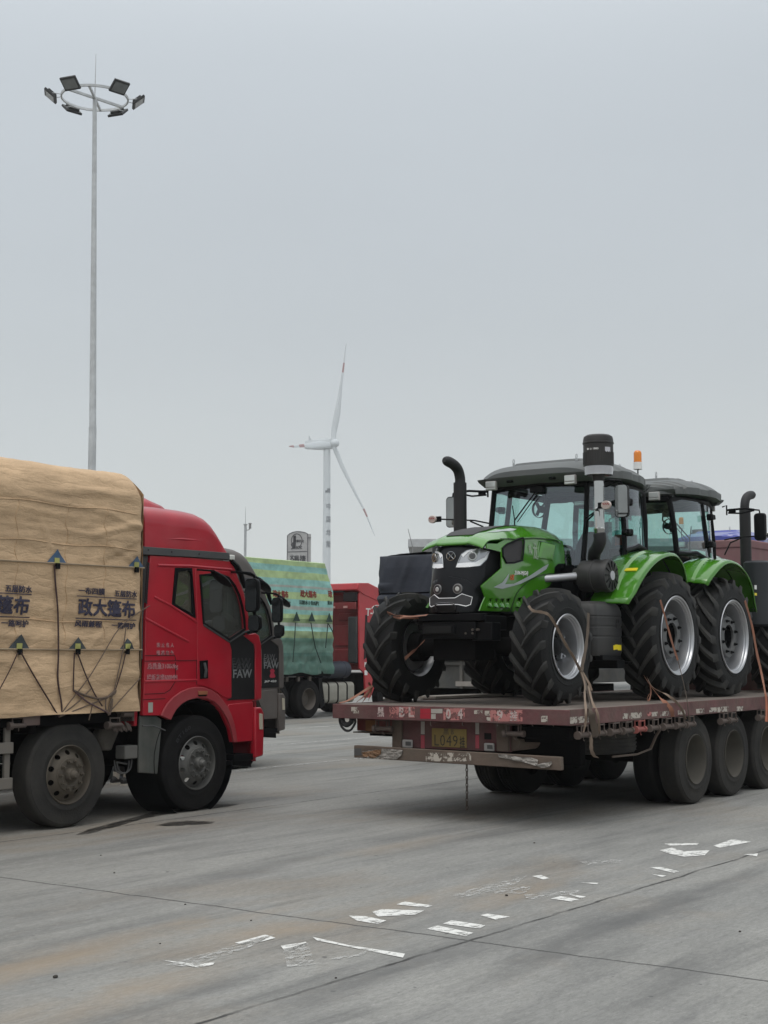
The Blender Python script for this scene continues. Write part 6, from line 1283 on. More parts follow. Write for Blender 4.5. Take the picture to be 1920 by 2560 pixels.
# ledges with corner patches
PBL = mat('blue_corner_patch', (.035, .10, .20), .7, dust=.35); PGR = mat('dark_corner_patch', (.03, .045, .055), .7, dust=.3); PYG = mat('patch_mark', (.42, .42, .12), .7, dust=.3)
for ptsL in ([(-600, 1135), (0, 1165), (640, 1200), (1490, 1245)], [(-600, 2083), (0, 2084), (200, 2088), (780, 2092), (1460, 2092)]):
    pl_ = [TZ(*p) for p in ptsL]; q = MB(); q.tube([onT(p, .004) for p in [pl_[0].lerp(pl_[-1], 0)] + [pl_[i].lerp(pl_[i + 1], k / 14) for i in range(len(pl_) - 1) for k in range(1, 15)]], .010, 6); q.build('ledge_rope', mat('ledge_cord', (.30, .23, .15), .8), TARP)
for (x, y, m, sz) in ((572, 1205, PBL, 1), (1402, 1245, PBL, .85), (195, 2092, PGR, 1), (793, 2092, PGR, .85), (1300, 2092, PGR, .8)):
    p = TZ(x, y); w = .145 * sz; h = .155 * sz
    q = MB(); q.conf([(p.x - w, p.z), (p.x + w, p.z), (p.x + .01, p.z + h)], lambda aa, bb, hh: onT(Vector((aa, 0, bb)), hh + .004), .04, .003); pa_ = q.build('corner_patch', m, TARP)
    q = MB(); q.conf([(p.x - .035, p.z + .01), (p.x + .035, p.z + .01), (p.x + .035, p.z + .065), (p.x - .035, p.z + .065)], lambda aa, bb, hh: onT(Vector((aa, 0, bb)), hh + .010), .03, .003); q.build('patch_mark', PYG, pa_)
    q = MB(); q.obx(onT(p + Vector((0, 0, -.02)), .02), (.025, 0, 0), (0, .012, 0), (0, 0, .03)); q.build('webbing_loop', BLK, pa_)
for zz in (3.35, 2.95, 2.15):
    q = MB(); q.tube([onT(Vector((4 + 7.3 * k / 60, 0, zz + .012 * math.sin(k * .7) - .004 * k / 10)), -.006) for k in range(61)], .005, 5); q.build('cloth_seam', TAN, TARP)
for xx in (9.62, 10.28, 10.83):
    q = MB(); q.tube([onT(Vector((xx + .02 * math.sin(k * .9), 0, 1.9 + 1.45 * k / 30)), -.007) for k in range(31)], .004, 5); q.build('cloth_seam', TAN, TARP)
# ropes over the tan cover
ROPE = mat('dark_brown_rope', (.055, .03, .028), .85, bump=.5, bs=200); ROPE2 = mat('dusty_rope', (.13, .095, .07), .85, bump=.5, bs=200)
def ZR(x, y): return P(x / 3.95, 1560 + y / 3.95, Y=YN - .07)
def rope(pts, r, m, label, fz=ZR, k=6):
    q = MB(); v = [Vector(fz(*p)) for p in pts]; q.tube(spline(v, k) if len(v) > 2 else [v[0].lerp(v[1], i / 10) for i in range(11)], r, 6); o = q.build('rope', m); tag(o, label, 'rope', 'ropes lashed over the tan tarpaulin'); return o
rope([(175, 285), (90, 470), (-60, 740), (-200, 930)], .006, ROPE, 'thin rope running down and left from the leftmost lower patch')
rope([(210, 285), (330, 500), (560, 880), (578, 915)], .008, ROPE, 'dark rope slanting from the leftmost lower patch down to the frame hook')
def ZT(x, y): return P(x / 4.1475, 1120 + y / 4.1475, Y=YN - .065)
rope([(565, 1215), (575, 1400), (600, 1700), (606, 2120), (600, 2400), (640, 2670), (630, 2760)], .010, ROPE, 'long vertical rope hanging from the upper blue patch on the tan tarpaulin', ZT)
rope([(735, 285), (728, 470), (725, 650)], .008, ROPE, 'short vertical rope under the middle lower patch')
rope([(765, 285), (850, 510), (940, 700), (1010, 810)], .008, ROPE, 'dark rope slanting right from the middle lower patch')
rope([(1245, 30), (1215, 250), (1180, 420), (1130, 640), (1060, 870)], .007, ROPE2, 'pair-strand rope hanging below the right-hand lower patch')
rope([(1240, 290), (1200, 460), (1140, 650)], .007, ROPE, 'dark rope dropping from the right-hand lower patch to the knot')
rope([(1480, -180), (1380, -120), (1180, 40), (1000, 330), (870, 540), (690, 770), (590, 905)], .006, ROPE2, 'pale rope crossing the print diagonally from the front edge to the hook', ZR, 4)
rope([(725, 655), (850, 760), (940, 810), (1090, 890)], .009, mat('mauve_rope', (.10, .06, .065), .85), 'mauve rope slanting down to the winch from the middle strand')
rope([(725, 655), (830, 700), (960, 735), (1060, 720), (1125, 690), (1140, 655), (1100, 690), (1050, 735)], .012, ROPE2, 'thick looped rope tied in a knot low on the tan tarpaulin')
rope([(1385, 535), (1270, 660), (1110, 840)], .006, ROPE2, 'pale rope running from the front edge down to the winch')
rope([(900, 640), (760, 780), (590, 905)], .007, ROPE2, 'pale rope slanting from the crossing down to the frame hook')
rope([(1050, 735), (900, 790), (700, 870), (590, 915)], .008, ROPE2, 'lowest pale rope running nearly level to the frame hook')
rope([(920, 780), (900, 860), (878, 950)], .006, ROPE2, 'loose rope end dangling below the hem above the rear steering wheel')
rope([(1045, 740), (1045, 840), (1080, 880), (1110, 740), (1100, 850), (1070, 900)], .009, ROPE2, 'bundle of rope wound down to the winch beside the cab')
# ---------------------------------------------------------------- lashing straps on the trailer
ORS = mat('orange_brown_strap', (.30, .125, .075), .8, bump=.4, bs=150, dust=.3); TNS = mat('tan_strap', (.23, .165, .12), .85, bump=.4, bs=150, dust=.4); DKS = mat('dirty_strap', (.10, .078, .06), .9, bump=.4, bs=150)
def strap(pts, w, m, label, tw=0., grp='straps lashing the tractors to the trailer', name='strap', kk=6, up=Vector((0, 0, 1))):
    q = MB(); c = spline([Vector(p) for p in pts], kk); rings = []; n = len(c)
    for i, p in enumerate(c):
        d = (c[min(i + 1, n - 1)] - c[max(i - 1, 0)]).normalized(); v = (Vector((0, CAMH * 0, 0)) + (p - Vector((0, 0, 1.5)))).normalized() if False else Vector((.55, .8, 0))
        s_ = d.cross(Vector((.3, 1, .1)).normalized()).normalized(); a = tw * i / n * math.pi; nn = d.cross(s_).normalized(); s2 = s_ * math.cos(a) + nn * math.sin(a); n2 = d.cross(s2).normalized()
        ww = w * (1 + .12 * math.sin(i * 1.3)); rings.append([p - s2 * ww - n2 * .002, p + s2 * ww - n2 * .002, p + s2 * ww + n2 * .002, p - s2 * ww + n2 * .002])
    q.loft(rings, True, True); o = q.build(name, m, None, smooth=40); tag(o, label, 'strap', grp); return o
def G3(x, y, Y): return P(880 + x / 3.1904, 1440 + y / 3.1904, Y=Y)
def G6(x, y, Y): return P(820 + x / 5.53, 1480 + y / 5.53, Y=Y)
def G5(x, y, Y): return P(1240 + x / 5.184, 1440 + y / 5.184, Y=Y)
def G4(x, y, Y): return P(1400 + x / 3.1904, 1500 + y / 3.1904, Y=Y)
strap([G6(620, 335, 10.03), G6(720, 290, 9.97), G6(830, 290, 9.7), G6(1000, 335, 9.45), G6(1200, 335, 9.2), G6(1370, 318, 9.0)], .017, ORS, 'orange strap wrapped level round the top of the far front tyre', .3)
strap([G6(640, 330, 10.0), G6(850, 335, 9.68), G6(1000, 362, 9.43), G6(1250, 360, 9.15)], .012, ORS, 'second orange strap just below the level one on the far front tyre', .2)
strap([G6(1330, 675, 9.2), G6(1200, 800, 9.5), G6(1020, 960, 9.62), G6(850, 1120, 9.75), G6(720, 1240, 9.9), G6(560, 1330, 10.0), G6(300, 1490, 10.06), G6(160, 1535, 10.06)], .017, ORS, 'orange strap slanting from the front axle to the far corner of the deck', .5)
for k, (a, b, c_) in enumerate((((620, 1300), (520, 1420), (400, 1520)), ((600, 1330), (540, 1430), (480, 1520)), ((560, 1250), (600, 1340), (560, 1500)))):
    strap([G6(*a, 10.02), G6(*b, 10.04), G6(*c_, 10.05)], .012, ORS, ('loose orange strap end trailing leftmost of three beside the far front tyre', 'middle loose strap end of three beside the far front tyre', 'rightmost loose strap end of three, looped beside the far front tyre')[k], .8)
YS = 7.50
strap([G5(420, 385, 7.66), G5(480, 450, 7.62), G5(600, 470, 7.56), G5(690, 510, YS), G5(780, 650, YS), G5(900, 880, YS - .03), G5(1010, 1060, YS - .06), G5(1100, 1240, YS - .08)], .015, TNS, 'tan strap running over the near front tyre and down across its rim', .4)
strap([G5(1198, 480, YS), G5(1190, 700, YS - .03), G5(1160, 950, YS - .06), G5(1120, 1150, YS - .08), G5(1110, 1240, YS - .1)], .018, DKS, 'brown strap hanging upright across the right side of the near front rim', .3)
strap([G5(1100, 1230, 7.42), G5(1150, 1400, 7.30), G5(1150, 1560, 7.12), G5(1165, 1750, 6.96), G5(1160, 1900, 6.96), G5(1130, 2030, 6.96)], .013, TNS, 'narrow tan strap hanging over the deck edge below the near front tyre', .6)
strap([G5(1110, 1240, 7.42), G5(1180, 1480, 7.28), G5(1220, 1640, 7.10), G5(1230, 1750, 6.965), G5(1260, 1900, 6.96), G5(1290, 2080, 6.96)], .035, DKS, 'bunched dirty strap pulled down to the winch below the near front tyre', .2)
strap([G5(1120, 1245, 7.41), G5(1210, 1400, 7.34), G5(1235, 1480, 7.32), G5(1200, 1430, 7.33), G5(1250, 1640, 7.08), G5(1320, 1800, 6.96), G5(1340, 2050, 6.955)], .013, TNS, 'looped tan strap lying in front of the bunched strap', .5)
strap([G4(240, 1070, 6.99), G4(248, 1120, 6.99), G4(250, 1190, 6.99), G4(270, 1240, 6.99), G4(298, 1258, 6.99)], .018, TNS, 'frayed strap end hanging free under the side winches', .5)
strap([G4(590, 500, 7.9), G4(640, 560, 7.75), G4(720, 680, 7.4), G4(800, 780, 7.1), G4(880, 860, 6.965), G4(900, 930, 6.96)], .022, ORS, 'knotted orange strap from under the cab step to the side winch', .3)
strap([G4(600, 500, 7.85), G4(670, 560, 7.72), G4(735, 690, 7.37), G4(860, 760, 7.08), G4(960, 850, 6.965), G4(1000, 950, 6.96)], .014, TNS, 'tan strap running beside the knotted orange strap', .4)
strap([G4(720, 680, 7.38), G4(725, 740, 7.36), G4(710, 800, 7.34), G4(695, 790, 7.34), G4(712, 750, 7.36)], .009, ORS, 'short loop hanging from the knot in the orange strap', .3)
strap([G4(800, 0, 7.30), G4(850, 180, 7.30), G4(900, 360, 7.28), G4(940, 480, 7.26)], .013, ORS, 'orange strap crossing the rim of the first rear wheel', .1, kk=4)
strap([G4(940, 480, 7.26), G4(970, 600, 7.2), G4(1010, 780, 6.98), G4(1030, 960, 6.96)], .005, DKS, 'thin tail of strap below the first rear wheel rim', .1)
strap([G4(1475, 5, 7.26), G4(1530, 200, 7.25), G4(1570, 420, 7.22), G4(1610, 600, 7.15), G4(1640, 760, 6.98)], .017, ORS, 'orange strap slanting behind the second rear wheel at the picture edge', .2, kk=5)
strap([G4(1640, 750, 6.965), G4(1648, 850, 6.96), G4(1645, 970, 6.955)], .016, mat('bright_orange_strap', (.42, .15, .09), .8), 'bright orange strap end tied over the deck edge at the right', .2)
# ---------------------------------------------------------------- articulated lorry with the green striped tarpaulin
SR = thing('articulated_lorry', (34.0, 26.15, 0), 'red articulated lorry seen side-on from behind, half hidden by the grey-brown lorry', 'lorry')
def k3(x, y, **k): return P(600 + x / 3.95, 1240 + y / 3.95, **k)
RED3 = mat('bright_red_cab', (.42, .015, .025), .4, dust=.12, coat=.3); RD3 = mat('deep_red_cab_back', (.20, .012, .018), .5, dust=.2)
q = MB(); X0, Y0_, Y1_ = 33.65, 24.85, 27.35
side = [(33.75, 1.35), (33.72, 3.50), (33.9, 3.74), (34.6, 3.72), (35.6, 3.40), (36.0, 2.9), (36.15, 2.0), (36.2, .7), (35.9, .6), (35.75, 1.15), (35.3, 1.35), (34.8, 1.25), (34.5, .8), (34.3, .5), (34.05, .5), (34.0, 1.2)]
q.prism(side, 'y', Y0_, Y0_ + .06); q.build('cab_side', RED3, SR, bevel=.015)
q = MB(); q.prism(side, 'y', Y1_ - .06, Y1_); q.build('cab_side', RED3, SR, bevel=.015)
q = MB(); q.bx(33.95, 34.0, Y0_ + .06, Y1_ - .06, 1.3, 3.5); q.build('rear_wall', RD3, SR)
q = MB()
for a in ((25.0, 25.75, 2.75, 2.95), (25.0, 25.9, 2.0, 2.6), (26.0, 26.9, 2.0, 2.6), (25.0, 25.9, 1.45, 1.9)): q.bx(33.92, 33.95, *a)
q.build('rear_wall_pressing', RD3, SR, bevel=.02)
q = MB(); q.prism([(33.6, 3.62), (33.66, 3.82), (34.2, 3.84), (35.3, 3.55), (35.95, 3.0), (33.9, 3.5)], 'y', Y0_ - .02, Y1_ + .02); q.build('roof_deflector', RED3, SR, bevel=.03)
q = MB(); q.bx(33.62, 33.95, 24.9, 25.35, 3.3, 3.55); q.bx(33.62, 33.95, 25.35, 27.2, 3.56, 3.62); q.build('roof_step', SEAM, SR)
for y in (25.3, 25.75): q = MB(); q.bx(33.58, 33.60, y - .12, y + .02, 3.10, 3.16); q.build('reflective_tape', mat('pink_reflector', (.55, .30, .28), .5), SR)
q = MB(); q.bx(33.62, 33.66, 24.9, 27.2, 3.06, 3.26); q.build('cross_bar', RD3, SR, bevel=.01)
q = MB(); q.bx(33.70, 33.9, 24.92, 25.25, 1.5, 2.85); q.build('air_duct', mat('dark_duct', (.02, .024, .03), .6, dust=.2), SR, bevel=.04)
q = MB(); q.prism([(33.95, 1.6), (34.02, 2.9), (34.12, 2.9), (34.15, 1.7)], 'y', Y0_ - .006, Y0_ - .001); q.build('side_slot', SEAM, SR)
for x0, z0 in ((34.4, 3.0),):
    p = k3(1255, 1145, Y=24.84); text('T-N', 1, (p.x + .26, Y0_ - .002, p.z), (1, 0, 0), (0, 0, 1), WHITE, 'lettering', SR, bold=.02, ex=.003, fit=(.62, .22), shear=.05)
q = MB(); p = k3(1330, 1105, Y=24.84); q.tube([p + Vector((.32 * math.cos(R(a)) + .15, -.0, .16 * math.sin(R(a)) - .08)) for a in range(60, 170, 10)], .012, 5); q.build('logo_arc', WHITE, SR)
q = MB(); q.bx(34.55, 35.2, Y0_ - .008, Y0_ - .001, 2.2, 2.85); q.build('side_window', BLKG, SR)
for z in (1.38, 1.62): p = k3(1240, 1745 if z < 1.5 else 1665, Y=24.84); q = MB(); q.bx(p.x - .04, p.x + .10, Y0_ - .006, Y0_ - .001, p.z - .07, p.z + .07); q.build('white_sticker', WHITE, SR)
q = MB()
for y in (25.7, 26.6): q.bx(20, 35.8, y - .05, y + .05, .85, 1.1)
q.bx(34, 36, 25.2, 27.1, .55, 1.2); q.cyl((31.48, 25.2, .53), (31.48, 27, .53), .1); q.build('chassis', CHAS, SR)
q = MB(); q.cyl((33.1, 24.95, 1.30), (33.1, 26.2, 1.30), .26, n=24); ctk = k3(1090, 1720, Y=25.0)
q = MB(); q.cyl((32.2, 25.15, 1.32), (33.45, 25.15, 1.32), .24, n=24); q.cyl((32.5, 25.15, 1.32), (32.53, 25.15, 1.32), .25, n=24); q.cyl((33.2, 25.15, 1.32), (33.23, 25.15, 1.32), .25, n=24); q.build('air_filter', mat('blue_black_drum', (.02, .026, .04), .5), SR, bevel=.02)
pts = rrect(24.95, 25.60, .38, .97, .12); q = MB(); q.loft([[(x, a, b) for a, b in pts] for x in (32.15, 33.62)]); ft = q.build('fuel_tank', mat('dirty_alloy_tank', (.36, .35, .30), .5, .35, dust=.35), SR, smooth=30)
q = MB()
for x in (32.42, 32.85, 33.28): q.loft([[(xx, 25.275 + (a - 25.275) * 1.03, .675 + (b - .675) * 1.03) for a, b in pts] for xx in (x - .025, x + .025)])
q.build('tank_strap', CHAS, ft)
for x in (31.48, 30.1, 35.3): lorry_wheel(SR, (x, 24.92, .53), -1, .53, .27, RUB, STEEL, .02, x < 35, x > 35); lorry_wheel(SR, (x, 27.28, .53), 1, .53, .27, RUB, STEEL, .02, x < 35, x > 35)
q = MB(); q.prism([(31.95, 1.1), (32.1, 1.1), (32.25, .35), (32.05, .25)], 'y', 24.95, 25.5); q.build('mudflap', BLK, SR)
ST = thing('semi_trailer', (27, 26.15, 0), 'semi-trailer coupled behind the red cab, its load under the green striped tarpaulin', 'trailer')
q = MB(); q.bx(20, 32.45, 24.9, 27.4, 1.15, 1.42); q.build('deck_frame', CHAS, ST)
q = MB()
for y in (25.7, 26.6): q.bx(20, 30.8, y - .06, y + .06, .92, 1.14)
for k in range(14): q.bx(25 + k * .5, 25.1 + k * .5, 24.93, 24.99, 1.02, 1.15)
q.build('under_frame', STEEL, ST)
for x in (21, 22.3): lorry_wheel(ST, (x, 24.92, .53), -1, .53, .27, RUBD, STEEL, .02, True, False)
def stripe_mat():
    m = bpy.data.materials.new('striped_tarp'); m.use_nodes = True; t = m.node_tree; n = t.nodes; l = t.links.new; b = n['Principled BSDF']
    tc = n.new('ShaderNodeTexCoord'); sp = n.new('ShaderNodeSeparateXYZ'); l(tc.outputs['Object'], sp.inputs[0])
    no = n.new('ShaderNodeTexNoise'); no.inputs['Scale'].default_value = .7; no.inputs['Detail'].default_value = 2; l(tc.outputs['Object'], no.inputs[0])
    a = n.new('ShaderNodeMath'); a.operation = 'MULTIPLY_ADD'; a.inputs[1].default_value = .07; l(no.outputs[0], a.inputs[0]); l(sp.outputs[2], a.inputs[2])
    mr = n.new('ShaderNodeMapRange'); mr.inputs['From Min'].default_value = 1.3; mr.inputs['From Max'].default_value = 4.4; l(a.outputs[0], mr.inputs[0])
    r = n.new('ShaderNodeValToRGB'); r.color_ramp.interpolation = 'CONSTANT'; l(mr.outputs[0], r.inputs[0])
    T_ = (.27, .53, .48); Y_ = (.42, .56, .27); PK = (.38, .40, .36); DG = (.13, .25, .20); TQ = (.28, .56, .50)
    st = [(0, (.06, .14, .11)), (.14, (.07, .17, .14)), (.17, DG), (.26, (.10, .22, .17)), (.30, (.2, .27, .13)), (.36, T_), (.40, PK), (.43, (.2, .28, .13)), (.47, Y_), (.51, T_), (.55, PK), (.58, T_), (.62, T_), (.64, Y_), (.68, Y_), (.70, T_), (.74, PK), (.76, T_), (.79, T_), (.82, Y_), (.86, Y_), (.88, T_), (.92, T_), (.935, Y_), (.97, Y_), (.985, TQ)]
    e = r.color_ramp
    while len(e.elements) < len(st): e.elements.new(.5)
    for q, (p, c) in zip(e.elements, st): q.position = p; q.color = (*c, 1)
    d = n.new('ShaderNodeTexNoise'); d.inputs['Scale'].default_value = 5; d.inputs['Detail'].default_value = 7; l(tc.outputs['Object'], d.inputs[0])
    dm = n.new('ShaderNodeMapRange'); dm.inputs['From Min'].default_value = .35; dm.inputs['From Max'].default_value = .75; dm.inputs['To Max'].default_value = .30; l(d.outputs[0], dm.inputs[0])
    mx_ = n.new('ShaderNodeMix'); mx_.data_type = 'RGBA'; l(dm.outputs[0], mx_.inputs[0]); l(r.outputs[0], mx_.inputs[6]); mx_.inputs[7].default_value = (.13, .17, .13, 1)
    l(mx_.outputs[2], b.inputs['Base Color']); b.inputs['Roughness'].default_value = .6
    bu = n.new('ShaderNodeBump'); bu.inputs['Strength'].default_value = .6; bu.inputs['Distance'].default_value = .05; l(d.outputs[0], bu.inputs['Height']); l(bu.outputs[0], b.inputs['Normal'])
    return m
STR = stripe_mat()
def gS(u, t):      # near face leaning in at the front edge, hem ragged
    x = 21 + 11.5 * u; z = 1.22 + (4.32 - 1.22) * min(1, t / .62); top = max(0, (t - .62) / .38)
    lean = .0 if z < 3.6 else .0
    xx = x - (max(0, z - 3.55) / .77 * .38 if u > .93 else 0) * ((u - .93) / .07)
    y = 24.88 + 2.5 * top
    am = 1 if z > 2.4 else 2.6
    d = .04 * noise.noise(Vector((x * 2.2, z * 1.1, 1))) * am + .02 * noise.noise(Vector((x * 6, z * 5, 4))) * am
    if 1.95 < z < 2.02: d += .0
    d += .06 * max(0, math.sin((2.45 - z) * 7)) * (z < 2.45)
    zz = z + (.06 * noise.noise(Vector((x * 1.5, 0, 7))) if z < 1.5 else 0)
    if top > 0 or z > 4.1: d *= .25 if top > 0 else max(.25, (4.32 - z) / .22)
    return Vector((xx, y - d if top == 0 else y, zz + (d * .3 if top > 0 else 0)))
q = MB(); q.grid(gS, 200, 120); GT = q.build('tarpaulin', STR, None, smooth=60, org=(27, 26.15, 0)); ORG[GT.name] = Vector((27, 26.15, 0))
tag(GT, 'green, blue and yellow striped tarpaulin hanging over the semi-trailer load', 'tarpaulin')
q = MB()
def fc(u, v):
    z = 1.25 + 3.07 * v; return Vector((32.5 - max(0, z - 3.55) / .77 * .38 + .05 * noise.noise(Vector((u * 4, z * 2, 2))), 24.9 + 2.46 * u, z))
q.grid(fc, 30, 40); q.build('front_flap', STR, GT, smooth=60)
def onG(p, h):
    z = p.z; am = 1 if z > 2.4 else 2.6; d = .04 * noise.noise(Vector((p.x * 2.2, z * 1.1, 1))) * am + .02 * noise.noise(Vector((p.x * 6, z * 5, 4))) * am
    return Vector((p.x, 24.88 - d - h - .006, z))
PR = mat('faded_red_print', (.22, .035, .025), .7); PB = mat('faded_green_print', (.03, .07, .055), .7)
for x, w in ((400, 1), (672, 1), (905, 1)):
    w_ = k3(x + 76, 968, Y=24.88).x - k3(x - 76, 968, Y=24.88).x; h_ = k3(x, 935, Y=24.88).z - k3(x, 1002, Y=24.88).z; big = x < 900; x = x if big else 887
    p = k3(x, 968, Y=24.88); text('政大篷布' if big else '政', 1, (p.x, 24.8, p.z), (1, 0, -.02), (0, 0, 1), PR, 'lettering', GT, em=.012, ex=.002, surf=(onG, .1), fit=(w_ if big else w_ * .24, h_))
    p = k3(x + 8, 1055, Y=24.88); text('五层防水 D 防水透气' if big else '防水', 1, (p.x if big else p.x - .06, 24.8, p.z), (1, 0, -.02), (0, 0, 1), PB, 'lettering', GT, em=.005, ex=.002, surf=(onG, .1), fit=(w_ * 1.25 if big else w_ * .3, h_ * .6))
for x, y in ((545, 1235), (695, 1238), (868, 1245)):
    p = k3(x, y, Y=24.84); q = MB(); q.add([(p.x - .14, 24.78, p.z), (p.x + .14, 24.78, p.z), (p.x, 24.78, p.z + .25), (p.x - .14, 24.80, p.z), (p.x + .14, 24.80, p.z), (p.x, 24.80, p.z + .25)], [(0, 1, 2), (3, 5, 4), (0, 3, 4, 1), (1, 4, 5, 2), (2, 5, 3, 0)]); q.build('corner_patch', mat('dark_green_patch', (.015, .04, .03), .7), GT)
GR = mat('green_black_rope', (.015, .03, .025), .8)
for k, (pts, lb) in enumerate((([(548, 1250), (538, 1450), (522, 1640)], 'leftmost dark rope down the striped tarpaulin'), ([(700, 1250), (725, 1400), (745, 1500), (800, 1650)], 'dark rope slanting right from the middle patch on the striped tarpaulin'), ([(868, 1255), (855, 1400), (845, 1500)], 'straight dark rope below the right patch on the striped tarpaulin'), ([(872, 1260), (900, 1310), (918, 1345)], 'short dark rope slanting to the front edge of the striped tarpaulin'))):
    q = MB(); q.tube([k3(*p, Y=24.74) for p in pts], .014, 6); tag(q.build('rope', GR), lb, 'rope', 'ropes on the striped tarpaulin')
# ---------------------------------------------------------------- load under the dark tarpaulin, beyond the tractor
BT_ = thing('tarped_lorry', (24, 13.45, 0), 'lorry seen from the rear beyond the first tractor, grey tailboard under a black cover', 'lorry')
q = MB(); q.bx(20.75, 26, 12.3, 14.6, 1.25, 1.5); q.bx(20.72, 20.80, 12.3, 14.6, 1.2, 1.95); q.build('tailboard', mat('grey_tailboard', (.075, .08, .08), .7, dust=.5, ds=4, var=.3), BT_, bevel=.01)
q = MB()
for z in (1.62, 1.86): q.bx(20.68, 20.72, 12.35, 14.55, z - .03, z + .03)
for y in (12.55, 13.1, 13.65, 14.2): q.bx(20.67, 20.72, y - .03, y + .03, 1.2, 1.95)
q.build('tailboard_rib', mat('pale_rib', (.13, .13, .125), .7, dust=.5), BT_, bevel=.008)
q = MB(); q.bx(20.9, 26, 12.9, 13.9, .7, 1.2); q.cyl((21.8, 12.4, .5), (21.8, 14.5, .5), .1); q.bx(20.75, 20.85, 12.35, 14.55, .55, .72); q.build('chassis', CHAS, BT_, bevel=.01)
for y in (12.6, 13.95):
    q = MB(); q.bx(20.74, 20.80, y, y + .14, .9, 1.25); q.build('post', mat('pale_post', (.30, .30, .28), .7, dust=.4), BT_, bevel=.008)
q = MB(); q.bx(20.66, 20.69, 12.75, 13.2, 1.24, 1.32); q.build('reflective_tape', REFW, BT_); q = MB(); q.bx(20.68, 20.75, 12.42, 12.48, .95, 1.22); q.build('lamp', WHITE, BT_)
q = MB(); q.bx(20.6, 20.7, 14.32, 14.46, .98, 1.25); q.build('yellow_tag', mat('dull_yellow', (.42, .28, .04), .6), BT_, bevel=.03)
for x in (21.8, 25): lorry_wheel(BT_, (x, 12.36, .53), -1, .53, .27, RUB, STEEL, .02, True, False); lorry_wheel(BT_, (x, 14.54, .53), 1, .53, .27, RUB, STEEL, .02, True, False)
NV = mat('navy_black_tarp', (.022, .026, .038), .6, var=.2, bump=.5, bs=7, dust=.15, dc=(.07, .075, .09))
_, S_b = tarp_box(20.62, 26, 12.2, 14.75, 1.75, lambda x: 3.52 + .03 * math.sin(x * 3), .16, 0, 0, 2.2, 5)
q = MB(); q.grid(S_b, 90, 160); BKT = q.build('tarpaulin', NV, None, smooth=60, org=(24, 13.45, 0)); ORG[BKT.name] = Vector((24, 13.45, 0))
tag(BKT, 'dark navy tarpaulin boxed over the load behind the far front tractor tyre', 'tarpaulin')
q = MB()
def fb(u, v):
    y = 12.2 + 2.55 * u; z = 1.75 + 1.74 * v; e = min(1, (1 - abs(2 * u - 1)) * 9, (1 - v) * 8) ** .5
    cr = .03 * noise.noise(Vector((y * 2.5 + z * .8, z * .5, 3))) + .035 * max(0, noise.noise(Vector((y * 5 + z * 1.5, 2, z * .6)))) - (.03 if abs(z - 2.82) < .015 else 0) + (.02 if 2.72 < z < 2.82 else 0)
    gather = .03 * math.sin(z * 26) * max(0, u - .86) / .14 * (1 if 2.2 < z < 3.0 else 0)
    return Vector((20.62 - .05 * e - cr * 1.5 - gather, y, z))
q.grid(fb, 110, 110); q.build('rear_flap', NV, BKT, smooth=60)
# ---------------------------------------------------------------- far things
CAN = thing('station_canopy', (60, 45, 0), 'pale grey flat canopy edge showing above the dark tarpaulin', 'canopy')
a = P(1024, 1366, D=75); b = P(1130, 1362, D=75); d = (b - a).normalized(); n_ = Vector((-d.y, d.x, 0)); q = MB(); c_ = (a + d * 9) ; z1 = a.z; q.obx((c_.x, c_.y, z1 - .2), (d.x * 9, d.y * 9, 0), n_ * 5, (0, 0, .2)); ORG[CAN.name] = Vector((a.x, a.y, 0)); CAN.location = (a.x, a.y, 0)
q.build('canopy_slab', mat('canopy_grey', (.42, .43, .44), .6), CAN, bevel=.02)
q = MB()
for k in (1.5, 9, 16.5): p = a + d * k; q.cyl((p.x, p.y, 0), (p.x, p.y, z1 - .6), .25, n=16); q.build('pillar', mat('canopy_grey', (.3,) * 3), CAN) if k == 16.5 else None
q = MB(); p0 = P(1031, 1366, D=60); p1 = P(1020, 1322, D=60); q.tube([(p0.x, p0.y, 3), p0, p1], [.03, .02, .012], 6); q.tube([(p0.x, p0.y, 0), (p0.x, p0.y, 3)], .05, 8); tag(q.build('antenna', mat('antenna_grey', (.2, .2, .2), .6)), 'thin leaning whip antenna rising behind the dark tarpaulin', 'antenna')
# wind turbine
TD = 690.
base = P(816, 1500, D=TD); hub = P(838, 1110, D=TD - 6); WT = thing('wind_turbine', (base.x, base.y, 0), 'white wind turbine with red-banded blades, rising beyond the parked lorries', 'wind turbine')
WTM = mat('turbine_white', (.56, .60, .62), .5, var=.03); WTB = mat('turbine_grey', (.35, .38, .40), .5, var=.03); BND = mat('hazed_red_band', (.33, .17, .17), .6); LTR = mat('tower_print', (.24, .27, .30), .6)  # band and lettering colours are paled: distance haze put into the paint
ht = P(814, 1124, D=TD); q = MB(); zt = ht.z; r0, r1 = 2.12, 1.66
zr = [z for z in (0, 25, 45, 65, 85, zt)]; q.loft([[(base.x + (r0 + (r1 - r0) * z / zt) * math.cos(a_), base.y + (r0 + (r1 - r0) * z / zt) * math.sin(a_), z) for a_ in [2 * math.pi * i / 40 for i in range(40)]] for z in zr]); q.build('tower', WTM, WT)
fwd = Vector((base.x, base.y, 0)).normalized(); rgt = Vector((math.sin(PSI), -math.cos(PSI), 0))
def W(px, py, off=0.): return P(px, py, D=TD - off)
nac = [W(*p) for p in ((762, 1120), (763, 1104), (800, 1098), (822, 1097), (838, 1100), (842, 1110), (836, 1121), (822, 1122), (800, 1124), (768, 1122))]
q = MB(); rings = []
for off, k in ((-2.2, .75), (-1.8, 1), (1.8, 1), (2.2, .75)):
    c_ = sum(nac, Vector()) / len(nac); rings.append([c_ + (p - c_) * k + fwd * -off for p in nac])
q.loft(rings); q.build('nacelle', WTM, WT, smooth=50)
q = MB()
